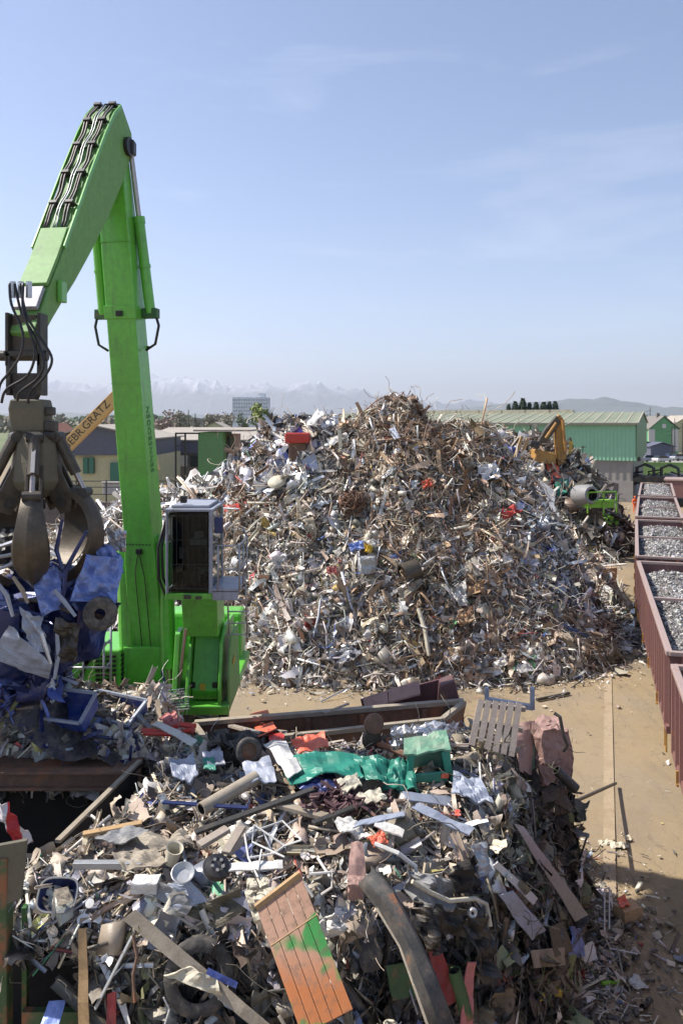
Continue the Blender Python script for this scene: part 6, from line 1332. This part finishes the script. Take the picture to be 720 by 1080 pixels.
mb=MB(); q=surf(493,944,.5)-np.array([0,.4,0]); mb.lathe([(.02,.02),(.05,.03),(.07,0)],q,(0,-1,.2),16); mb.build('bushing','galv',ub)
S('white_post','white',[(514,897),(519,893),(560,932),(554,938)],'slim white post pointing down to the right on the right face','post',.35,.02,dy=.4)
S('torn_sheet','grey_paint',[(518,924),(532,920),(567,962),(550,970)],'grey-white torn panel below the slim white post','panel',.32,.06,dy=.45)
S('crumpled_panel','galv',[(494,884),(508,880),(516,910),(502,918)],'shiny white-grey scrap sheet left of the slim white post','sheet metal',.34,.08,dy=.2)
S('stone_slab','olive',[(570,962),(586,956),(596,986),(578,992)],'pale olive slab leaning low on the right face','slab',.3,.03,dy=.4)
S('stone_slab','tan_sheet',[(552,984),(586,982),(588,1000),(556,1002)],'flat pale grey-green slab below the leaning olive slab','slab',.3,.04,dy=.4)
S('blue_chair','blue_light',[(596,966),(606,964),(612,996),(594,998)],'light blue plastic chair back lying at the foot of the heap','chair',.3,.06,dy=.3)
S('striped_board','white_clean',[(604,988),(618,982),(624,1000),(610,1004)],'blue and white striped card beside the light blue chair back','card',.3,.03,dy=.3)
wires('tube_frame','white_clean',[[(637,938,.5),(637,982,.0)],[(642,936,.5),(642,980,.0)],[(637,938,.5),(642,936,.5)]],.015,'upright white tube frame at the right foot of the heap','tube frame',.2)
lump('cardboard_box','cardboard',(661,966),(.42,.34,.26),'open brown cardboard box on the ground right of the heap','box',.12,.05,seed=16,rot=.4)
S('crumpled_panel','orange_red',[(650,948),(658,944),(664,954),(654,958)],'small red rag behind the brown cardboard box','rag',.3,.05)
pipe('bottle','lime',(634,1037),(652,1036),.035,'bright green bottle lying on the ground at the lower right','bottle',.06,inner='lime')
bar('stick','cream',(603,1048),(638,1030),.05,'pale wooden stick lying left of the green bottle','stick',lift=.15)
bar('stick','white',(642,1000),(672,1006),.03,'thin white stick on the ground below the tube frame','stick',lift=.1)
S('plank','grey_wood',[(585,1018),(594,1014),(606,1040),(596,1044)],'grey-mauve plank standing at the foot of the right face','plank',.2,.02,dy=.25)
S('plank','dark_steel',[(566,1046),(600,1040),(612,1058),(584,1062)],'dark plate lying at the foot of the heap left of the pale stick','plate',.15,.03,dy=.1)
lump('yellow_scrap','yellow',(583,1036),(.10,.1,.08),'small yellow scrap at the foot of the heap, right one','scrap piece',.4,.1,seed=17,dy=.25)
lump('yellow_scrap','yellow',(566,1038),(.08,.08,.06),'tiny yellow scrap at the foot of the heap, left one','scrap piece',.4,.1,seed=18,dy=.3)
lump('red_scrap','dark_red',(606,1022),(.18,.12,.2),'dull red crumpled can by the grey-mauve plank','scrap piece',.4,.1,seed=19,dy=.2)
S('strap','pink',[(486,988),(494,988),(490,1084),(478,1084)],'long dusty pink strap hanging down the dark front face','strap',.2,.05,dy=.5)
S('red_plate','dark_red',[(448,986),(460,982),(480,1034),(464,1042)],'dull red plate in the shade left of the dusty pink strap','plate',.2,.03,dy=.35)
pipe('pipe','old_green',(474,1002),(488,1050),.09,'grey-green pipe standing in the shade between red plate and pink strap','pipe',.2,dy=.4)
S('green_board','old_green',[(405,1010),(440,1004),(446,1040),(412,1046)],'square dark green board deep in the shaded front face','board',.1,.02,dy=.15)
S('rag','cream',[(395,1058),(412,1050),(420,1064),(402,1072)],'pale crumpled rag low in the shaded front face','rag',.25,.1,dy=.4)
S('white_rag','white',[(330,966),(352,952),(368,970),(346,980)],'pale torn sheet between orange panel and fender','sheet metal',.4,.1,dy=.2)
S('wood_stake','tan_wood',[(90,966),(98,966),(102,1086),(90,1086)],'upright orange-brown wooden stake by the black recess','stake',.1,.02,dy=.25,Y0=8,Y1=10.6)
S('red_post','dark_red',[(121,1030),(130,1028),(130,1086),(119,1086)],'dull red metal post low at the left of the front face','post',.15,.01,dy=.3)
bar('steel_bar','galv',(108,1046),(146,972),.06,'thin grey bar leaning in the dark left front face','bar',lift=.2,dy=.3)
wires('rusty_rod','rust_plate',[[(148,968),(152,990),(148,1008),(150,1036)]],.022,'wavy rusty rod hanging below the long brown board','rod',.25,dy=.35)
wires('cable','white',[[(164,1078),(178,1066),(186,1040),(180,1028)]],.012,'pale cable loop hanging at the bottom left','cable',.25,dy=.4)
p_=[at(*q) for q in ((52,1056,10.2),(70,1055,10.2),(60,1090,9.9),(40,1090,9.9))]; V,F=patch(p_,8,.01,3); mb=MB(); mb.add(V,F); put(mb,'blue_strip','blue_light','pale blue plastic strip over the green bunker door','strip',solid=.01)
lump('log','bark',(572,850),(.9,.5,.5),'mossy brown clump of fibre on the right rim of the heap','fibre clump',.5,.0,seed=20)
pipe('pipe','dark_steel',(586,812),(607,832),.09,'dark pipe sticking out right below the crushed pinkish tank','pipe',.2,Y1=14.6)
lump('brick_block','pink_rust',(566,836),(.32,.3,.3),'brick-red block under the crushed pinkish tank','block',.2,.0,seed=21)
a=gat(600,848,1.6); b=gat(649,826,.1); mb=MB(); mb.beam(a,b,.06,.05); put(mb,'steel_bar','dark_steel','thin dark bar reaching from the heap out over the yard','bar')
for i,(px,py,s_,lab) in enumerate(((638,889,.16,'pale crumpled rag on the yard right of the heap, left of the pair'),(652,892,.2,'pale crumpled rag on the yard nearer the train, right of the pair'),(662,884,.06,'tiny pale scrap on the yard beyond the pair of rags'))):
    p=gat(px,py,.03); mb=MB(); V,F=patch([p+[-s_,-.1,0],p+[s_,-.08,0],p+[s_,.1,.02],p+[-s_,.12,.02]],8,.06,i+5); mb.add(V,F); put(mb,'rag','cream',lab,'rag',solid=.01)
# red and white cloth at the pit
p_=[at(*q) for q in ((-6,850,10.9),(6,852,10.9),(34,890,11.2),(16,896,11.0))]; V,F=patch(p_,16,.12,13,fold=.1); mb=MB(); mb.add(V,F)
m,nt5,b5=newmat('red_white_cloth'); tcx=N(nt5,'ShaderNodeTexCoord'); wv=N(nt5,'ShaderNodeTexWave',Scale=1.2,Distortion=4.); nt5.links.new(tcx.outputs['Object'],wv.inputs[0]); nt5.links.new(mixc(nt5,ramp(nt5,wv.outputs[0],.62,.68),(.42,.015,.02),(.55,.5,.5)),b5.inputs['Base Color'])
put(mb,'striped_cloth',m,'red and white striped cloth caught on the pit corner at the left edge','cloth',solid=.01)
# blue bins
def bin_(c,w,d,h_,tilt,yaw_,label,mat='blue_bin',ref=None):
    c=np.array(c); t=thing('plastic_bin',c,label,'bin'); Rm=np.array(Matrix.Rotation(yaw_,3,'Z')@Matrix.Rotation(tilt,3,'X'))
    def B_(x,y,z): return c+Rm@np.array([x,y,z])
    mb=MB(); V,F=loftopen([[B_(-w*.42,-d*.42,0),B_(w*.42,-d*.42,0),B_(w*.42,d*.42,0),B_(-w*.42,d*.42,0)],[B_(-w/2,-d/2,h_),B_(w/2,-d/2,h_),B_(w/2,d/2,h_),B_(-w/2,d/2,h_)]]); mb.add(V,F+[(0,3,2,1)]); mb.build('shell',mat,t,solid=.03)
    mb=MB(); r=[B_(-w/2,-d/2,h_),B_(w/2,-d/2,h_),B_(w/2,d/2,h_),B_(-w/2,d/2,h_)]
    for i in range(4): mb.beam(r[i],r[(i+1)%4],.06,.05)
    mb.build('rim','blue_pale' if mat=='blue_bin' else mat,t)
    for k in range(3): mb=MB(); x=-w*.3+k*w*.3; mb.beam(B_(x,-d*.425,.03),B_(x,-d*.5,h_-.05),.05,.05); mb.build('rib',mat,t)
    return t
bin_(at(77,756,15.6),1.05,.65,.40,R(38),R(-18),'open blue plastic container tilted towards the viewer, left of the pair by the machine')
bin_(at(126,761,16.5),1.35,.65,.42,R(30),R(-28),'larger open blue plastic container beside the green machine, right of the pair')
# wire mesh
mb=MB(); c0=at(160,750,16.4)
for k in range(9):
    mb.tube([c0+[k*.09,0,.12*math.sin(k*.7)],c0+[.35+k*.05,.1,.42-abs(k-4)*.03]],.006,4); mb.tube([c0+[.0+k*.04,0.01*k,k*.05],c0+[.8-k*.02,0.02*k,.05+k*.045]],.006,4)
put(mb,'wire_mesh','galv','crumpled wire mesh in front of the boom foot','wire mesh')
lump('green_pump','dark_green',(218,752),(.75,.3,.2),'small dark green machine cover on the scrap below the cab','machine part',.3,.1,seed=23)
# long skip behind the heap
sk=thing('steel_skip',(-.2,17.9,0),'long open rusty steel skip standing behind the near heap','skip')
a=at(205,764,17.7); b=at(489,741,17.9); c=b+[-.6,-.9,-.05]; d=a+[.5,-1.0,-.05]; lo=2.6
def wall_(p,q,th=.07,hh=1.6): mb=MB(); mb.prism([p,q,q-[0,0,hh],p-[0,0,hh]],(0,th,0)); return mb
wall_(a,b,hh=2.4).build('back_wall','rust_plate',sk); wall_(d,c,hh=2.4).build('front_wall','rust_plate',sk)
mb=MB(); mb.prism([b,c,c-[.5,0,2.3],b-[.5,0,2.3]],(.06,0,0)); mb.build('end_wall','rust_plate',sk)
mb=MB(); mb.beam(a+[0,.03,.02],b+[0,.03,.02],.16,.10); mb.beam(b,c,.12,.10); mb.beam(c,d,.12,.1); mb.beam(a,d,.12,.1); mb.build('rim','tan_sheet',sk,bevel=.01)
mb=MB(); mb.box(((a[0]+b[0])/2,17.3,.95),(5.6,1.0,.1)); mb.build('floor','rust_plate',sk)
for q in (.25,.42,.62,.85): mb=MB(); p=a*(1-q)+b*q; mb.beam(p-[0,.05,.05],p-[0.,.08,1.3],.10,.08); mb.build('stiffener','rust_plate',sk)
mb=MB(); p=a*.05+b*.95; mb.beam(p-[0,.1,.05],p-[.9,.2,1.0],.10,.06); mb.build('brace','dark_steel',sk)
# maroon channel on the skip
ch=thing('steel_channel',at(430,740,18.3),'dark maroon U-shaped steel channel with pale flanges lying on the skip','channel')
A0=at(380,738,18.4);A1=at(478,713,18.6)
def off(p,x,y,z): return np.array(p)+[x,y,z]
mb=MB(); mb.prism([A0,A1,off(A1,0,0,-.62),off(A0,.1,0,-.42)],(0,.06,0)); mb.build('web','dark_maroon',ch)
mb=MB(); mb.prism([off(A0,.05,0,.0),off(A0,.62,0,.18),off(A0,.62,-.35,.02),off(A0,.12,-.35,-.18)],(0,0,.04)); mb.prism([off(A0,.64,0,.20),off(A0,1.35,0,.40),off(A0,1.35,-.32,.22),off(A0,.64,-.32,.02)],(0,0,.04)); mb.build('flange','pink_rust',ch)
mb=MB(); mb.prism([off(A1,-.35,-.02,-.05),off(A1,-.05,-.02,.06),off(A1,.06,-.02,-.35),off(A1,-.1,-.02,-.68),off(A1,-.4,-.02,-.6)],(0,-.5,0)); mb.build('end_plate','dark_maroon',ch,bevel=.03)
mb=MB(); mb.beam(off(A0,.9,-.5,-.38),off(A1,-.3,-.5,-.42),.10,.08); mb.build('lip','pink_rust',ch)
bar('plank','grey_wood',(342,752),(368,742),.07,'thin dark pole leaning on the left end of the skip rim','pole',lift=.2,h=lambda X,Y: X*0+3.4,Y0=17,Y1=22)
# ---------------------------------------------------------------- remarkable pieces on the big heap
def SM(*a,**k): k.setdefault('h',hM); k.setdefault('Y0',27.); k.setdefault('Y1',60.); k.setdefault('lift',.5); return sheet(*a,**k)
SM('red_sheet','red',[(222,534),(254,530),(256,538),(228,544)],'bright red crumpled sheet on the big heap above the cab','sheet metal',amp=.35)
SM('sheet_metal','lead',[(270,462),(322,446),(330,456),(284,474)],'long dented silver sheet on the left shoulder of the big heap','sheet metal',amp=.2,lift=.6)
SM('sheet_metal','white_clean',[(322,446),(336,430),(342,436),(330,450)],'white curved sheet sticking up on the left shoulder of the big heap','sheet metal',amp=.2,lift=.9)
SM('sheet_metal','silver',[(336,444),(356,438),(358,446),(340,452)],'silver crumpled sheet right of the white curved sheet','sheet metal',amp=.3,lift=.7)
SM('sheet_metal','slate_wall',[(270,446),(294,440),(298,446),(274,452)],'dark slate-coloured car roof at the top left of the big heap','car roof',amp=.15,lift=.9)
SM('sheet_metal','white',[(344,464),(364,456),(368,460),(350,470)],'pale sheet lying left of the heap summit','sheet metal',amp=.1,lift=.6)
SM('sheet_metal','galv',[(401,503),(414,490),(418,494),(406,506)],'square grey-white sheet high in the middle of the big heap','sheet metal',amp=.1)
SM('sheet_metal','blue_pale',[(410,454),(416,450),(422,462),(416,464)],'pale blue-grey sheet standing near the heap summit','sheet metal',amp=.1,lift=.8)
SM('sheet_metal','blue_light',[(366,572),(384,570),(386,578),(370,582)],'bright blue scrap sheet on the middle left of the big heap','sheet metal',amp=.25)
SM('sheet_metal','yellow',[(384,574),(394,576),(390,584),(384,582)],'yellow scrap right beside the bright blue sheet','sheet metal',amp=.25)
SM('sheet_metal','white_clean',[(388,570),(400,570),(400,577),(390,577)],'white scrap above the yellow scrap on the big heap','sheet metal',amp=.25)
SM('sheet_metal','white',[(474,622),(490,612),(492,640),(480,636)],'white flap of sheet low on the right of the big heap','sheet metal',amp=.3)
SM('sheet_metal','tan_sheet',[(418,622),(442,608),(446,616),(424,632)],'cream folded sheet near the middle of the big heap','sheet metal',amp=.2)
SM('sheet_metal','cardboard',[(480,652),(498,644),(498,656),(486,660)],'orange-brown crumpled card low on the big heap','card',amp=.3)
SM('sheet_metal','cardboard',[(490,618),(510,612),(512,626),(494,628)],'tan crumpled card right of the white flap','card',amp=.3)
SM('sheet_metal','dark_red',[(320,656),(332,650),(334,658),(324,664)],'dark red scrap low on the left of the big heap','scrap piece',amp=.25)
SM('sheet_metal','red',[(528,538),(544,532),(548,542),(532,546)],'red crumpled metal on the right flank of the big heap','scrap piece',amp=.35)
SM('sheet_metal','orange_red',[(444,508),(456,504),(458,512),(446,516)],'rusty orange sheet right of the heap summit','sheet metal',amp=.25)
SM('sheet_metal','pink',[(344,600),(354,597),(356,604),(346,606)],'small pink scrap on the middle left of the big heap','scrap piece',amp=.25)
SM('sheet_metal','galv',[(503,700),(514,690),(518,700),(508,706)],'left white-grey sheet at the right foot of the big heap','sheet metal',amp=.2,lift=.3)
SM('sheet_metal','white',[(518,700),(532,690),(536,700),(524,706)],'right white sheet at the right foot of the big heap','sheet metal',amp=.2,lift=.3)
SM('sheet_metal','white',[(544,702),(568,698),(572,706),(548,710)],'flat white panel lying at the foot of the big heap, farthest right','panel',amp=.06,lift=.3)
SM('sheet_metal','silver',[(504,492),(522,486),(528,504),(508,508)],'bright crumpled silver sheet on the upper right of the big heap','sheet metal',amp=.35)
SM('sheet_metal','white',[(566,506),(584,520),(590,556),(572,548)],'pale curled sheet on the outer right flank of the big heap','sheet metal',amp=.3)
SM('sheet_metal','silver',[(343,690),(366,678),(384,690),(356,706)],'grey-blue crumpled sheet bundle low on the left of the big heap','sheet metal',amp=.5)
p=surf(292,508,.6,hM,27,60); mb=MB(); mb.lathe([(0,.15),(.25,.12),(.42,.02),(.40,-.04)],p,(-.2,-.6,.8),16); put(mb,'dish','cream','cream-coloured dented dish on the left slope of the big heap','dish',smooth=True)
p=surf(372,530,.5,hM,27,60); mb=MB(); rs=np.random.RandomState(3)
for k in range(220):
    d=rs.normal(size=3); d/=np.linalg.norm(d); q=p+d*rs.uniform(.2,.62); e=np.cross(d,rs.normal(size=3)); e/=np.linalg.norm(e); mb.tube([q-e*.3-d*.06,q,q+e*.3-d*.06],.022,3,False)
put(mb,'wire_ball','rust_plate','round ball of rusty wire on the upper left of the big heap','wire ball')
bn=thing('scrap_bin',at(314,490,36.2),'rusty upright bin with bright red top on the left shoulder of the big heap','bin'); q=at(314,492,36.0)
mb=MB(); mb.box(q+[0,0,.5],(.75,.7,1.4)); mb.build('body','rust_plate',bn,bevel=.03); mb=MB(); mb.box(q+[0,-.05,1.3],(1.1,1.0,.45)); mb.build('lid','red',bn,bevel=.06)
for a,b,r,mt,lab in (((284,455),(326,482),.07,'white','long white bar slanting across the left shoulder of the big heap, upper of two'),((276,464),(330,478),.06,'cream','second long pale bar just below the upper white one on the left shoulder'),((190,504),(206,526),.09,'white','white bar standing steep in the pale scrap right of the boom'),((441,642),(452,692),.08,'cream','pale crooked branch standing low in the middle of the big heap'),((338,632),(330,672),.05,'galv','thin grey rod low on the left of the big heap'),((238,560),(286,520),.06,'galv','long grey rod left of the cab railing on the big heap')):
    q0=surf(a[0],a[1],.7,hM,27,60); q1=surf(b[0],b[1],.5,hM,27,60); mb=MB(); mb.tube([q0,(q0+q1)/2+[.06,0,.05],q1],r,7); put(mb,'long_bar',mt,lab,'bar')
pipe('oil_drum','worn_steel',(424,606),(440,600),.42,'dark dented oil drum in the middle of the big heap','drum',.45,h=hM,Y0=27,Y1=60)
lump('washing_machine','galv',(388,600),(.6,.5,.6),'battered grey-white appliance box in the middle left of the big heap','appliance',.25,.4,h=hM,seed=31,Y0=27,Y1=60)
lump('cardboard_box','cardboard',(633,616),(1.3,1.3,1.3),'big tan wooden crate at the right edge of the big heap','crate',.06,.0,h=lambda X,Y:X*0,seed=32,Y0=30,Y1=80,rot=.35)
# scrap litter pieces low between heap and yard
for i,(a,b,lab) in enumerate((((566,738),(600,731),'long thin dark bar flat on the yard behind the pallet'),((656,640),(668,652),'short pale pole lying by the puddles'))):
    p0=gat(*a,.06); p1=gat(*b,.06); mb=MB(); mb.beam(p0,p1,.08,.08); put(mb,'steel_bar','dark_steel' if i==0 else 'cream',lab,'bar')
# ---------------------------------------------------------------- pieces on the second heap
Y2=57.5
def S2(name,mat,c,label,cat,amp=.3,Yq=None,th=.04):
    pts=[surf(p[0],p[1],.7,h_two,50,75) for p in c]
    V,F=patch(pts,12,amp,NT[0]+.7,fold=.2); mb=MB(); mb.add(V,F); return put(mb,name,mat,label,cat,solid=th)
S2('crumpled_panel','orange_red',[(574,486),(586,484),(592,504),(582,506)],'pinkish-red crumpled panel below the dirty orange excavator','panel')
S2('crumpled_panel','red',[(516,462),(528,462),(526,472),(518,474)],'red scrap box left on the ridge behind the big heap','scrap piece')
S2('crumpled_panel','blue_bin',[(530,468),(548,474),(550,482),(536,478)],'dark blue bent bar-like sheet left of the dirty orange excavator','sheet metal')
S2('crumpled_panel','blue_light',[(614,482),(624,484),(624,496),(616,494)],'blue and white scrap on the upper right of the second heap','sheet metal')
S2('crumpled_panel','teal',[(586,506),(600,504),(602,520),(588,522)],'green metal container side on the second heap','container')
S2('crumpled_panel','cream',[(602,492),(620,486),(622,492),(606,498)],'flat pale sheet on the right slope of the second heap','sheet metal',.1)
S2('crumpled_panel','blue_bin',[(650,556),(662,560),(660,570),(652,568)],'dark blue heap of scrap at the foot of the second heap','sheet metal')
S2('crumpled_panel','galv',[(556,486),(572,488),(570,498),(558,496)],'pale green-grey crumpled sheet left of the pinkish-red panel','sheet metal')
S2('crumpled_panel','lime',[(634,540),(650,548),(652,556),(638,552)],'lime green bent plates low on the second heap','sheet metal',.5)
p0=at(617,522,56.3); t=thing('concrete_drum',p0,'big pale grey cylinder with round dark mouth on the second heap','drum'); d_=np.array([.35,-1,.1]); d_/=np.linalg.norm(d_); L=1.5
mb=MB(); mb.lathe([(.42,L-.0),(.60,L),(.72,L-.3),(.74,L-.6),(.74,.0),(.5,-.3)],p0-d_*L*.5,d_,22); mb.build('shell','grey_plastic',t,smooth='auto'); mb=MB(); mb.lathe([(.42,L),(.40,L-.5),(0,L-.5)],p0-d_*L*.5,d_,18); mb.build('mouth','shade_black',t)
p0=at(631,533,56.0); t=thing('lime_container',p0,'lime green open steel container with frame on the right of the second heap','container')
mb=MB(); mb.box(p0+[0,.3,.1],(2.0,1.2,.5)); mb.build('body','lime',t,bevel=.04)
mb=MB()
for x in (-.9,.2,1.1): mb.beam(p0+[x,-.4,-.5],p0+[x,-.4,1.0],.09,.09)
mb.beam(p0+[-.9,-.4,.95],p0+[1.1,-.4,1.0],.09,.09); mb.beam(p0+[-.9,-.4,.3],p0+[1.1,-.4,.4],.09,.09); mb.build('frame','lime',t)
for i,(a,b,lab) in enumerate((((606,564),(652,567),'upper brown tree-trunk-like pole at the foot of the second heap'),((600,571),(640,575),'lower brown pole at the foot of the second heap'))):
    p0=gat(*a,.5-.3*i); p1=gat(*b,.4-.2*i); mb=MB(); mb.tube([p0,p1],[.28,.2],9); put(mb,'log','tan_wood' if i==0 else 'bark',lab,'log')
for a,b,lab in (((543,482),(550,460),'leaning brown beam on the ridge left of the dirty orange excavator'),((549,484),(556,463),'second leaning brown beam beside it, nearer the excavator')):
    p0=at(*a,60.5); p1=at(*b,60.5); mb=MB(); mb.beam(p0,p1,.3,.2); put(mb,'wooden_beam','tan_wood',lab,'beam')
# ---------------------------------------------------------------- worker in orange by the train
wp=gat(669,541,.0); wp[0]+=0
pr=thing('person',wp,'worker in bright orange work clothes standing by the far end of the train','person')
def skin(name,pts,edges,rad,mat,parent):
    me=bpy.data.meshes.new(name); org=WORLD[parent.name]; me.from_pydata([tuple(np.array(p)) for p in pts],edges,[]); o=bpy.data.objects.new(name,me); COL.objects.link(o); o.parent=parent; WORLD[o.name]=org
    sk_=o.modifiers.new('skin','SKIN'); 
    lay=me.skin_vertices[0] if me.skin_vertices else None
    if lay is None: bpy.context.view_layer.objects.active=o
    for i,r in enumerate(rad): me.skin_vertices[0].data[i].radius=(r,r)
    me.skin_vertices[0].data[0].use_root=True
    s=o.modifiers.new('s','SUBSURF'); s.levels=1; s.render_levels=2; me.materials.append(M[mat]); return o
try:
    pts=[(0,0,.95),(0,0,1.2),(0,0,1.42),(0,-.01,1.52),(0,-.02,1.66),(-.2,0,1.40),(-.26,-.03,1.14),(-.24,-.14,.92),(.2,0,1.40),(.26,.02,1.14),(.25,-.05,.90),(-.1,0,.90),(-.12,-.02,.5),(-.13,.02,.09),(-.13,-.14,.05),(.1,0,.90),(.13,.02,.5),(.15,.04,.09),(.15,-.12,.05)]
    ed=[(0,1),(1,2),(2,3),(3,4),(2,5),(5,6),(6,7),(2,8),(8,9),(9,10),(0,11),(11,12),(12,13),(13,14),(0,15),(15,16),(16,17),(17,18)]
    rd=[.16,.15,.16,.07,.10,.085,.06,.045,.085,.06,.045,.11,.08,.06,.05,.11,.08,.06,.05]
    me=bpy.data.meshes.new('body'); me.from_pydata(pts,ed,[]); o=bpy.data.objects.new('body',me); COL.objects.link(o); o.parent=pr; WORLD[o.name]=WORLD[pr.name]
    o.modifiers.new('skin','SKIN'); 
    if not me.skin_vertices:
        with bpy.context.temp_override(object=o,active_object=o): bpy.ops.mesh.customdata_skin_add()
    for i,r in enumerate(rd): me.skin_vertices[0].data[i].radius=(r,r)
    s=o.modifiers.new('s','SUBSURF'); s.levels=1; s.render_levels=1; me.materials.append(M['hivis'])
    base=WORLD[pr.name]
    mb=MB(); mb.lathe([(0,-.12),(.07,-.10),(.09,0),(.085,.06)],base+[0,-.03,1.66],(0,0,1),14); mb.build('face','skin',pr,smooth=True)
    mb=MB(); mb.lathe([(.12,0),(.115,.03),(.10,.09),(.05,.13),(0,.14)],base+[0,-.02,1.69],(0,0,1),14); mb.build('helmet','hivis',pr,smooth=True)
    mb=MB(); mb.lathe([(.175,-.03),(.178,0),(.175,.03)],base+[0,0,1.12],(0,0,1),16); mb.build('reflective_band','white_clean',pr)
except Exception as e: print('person',e)
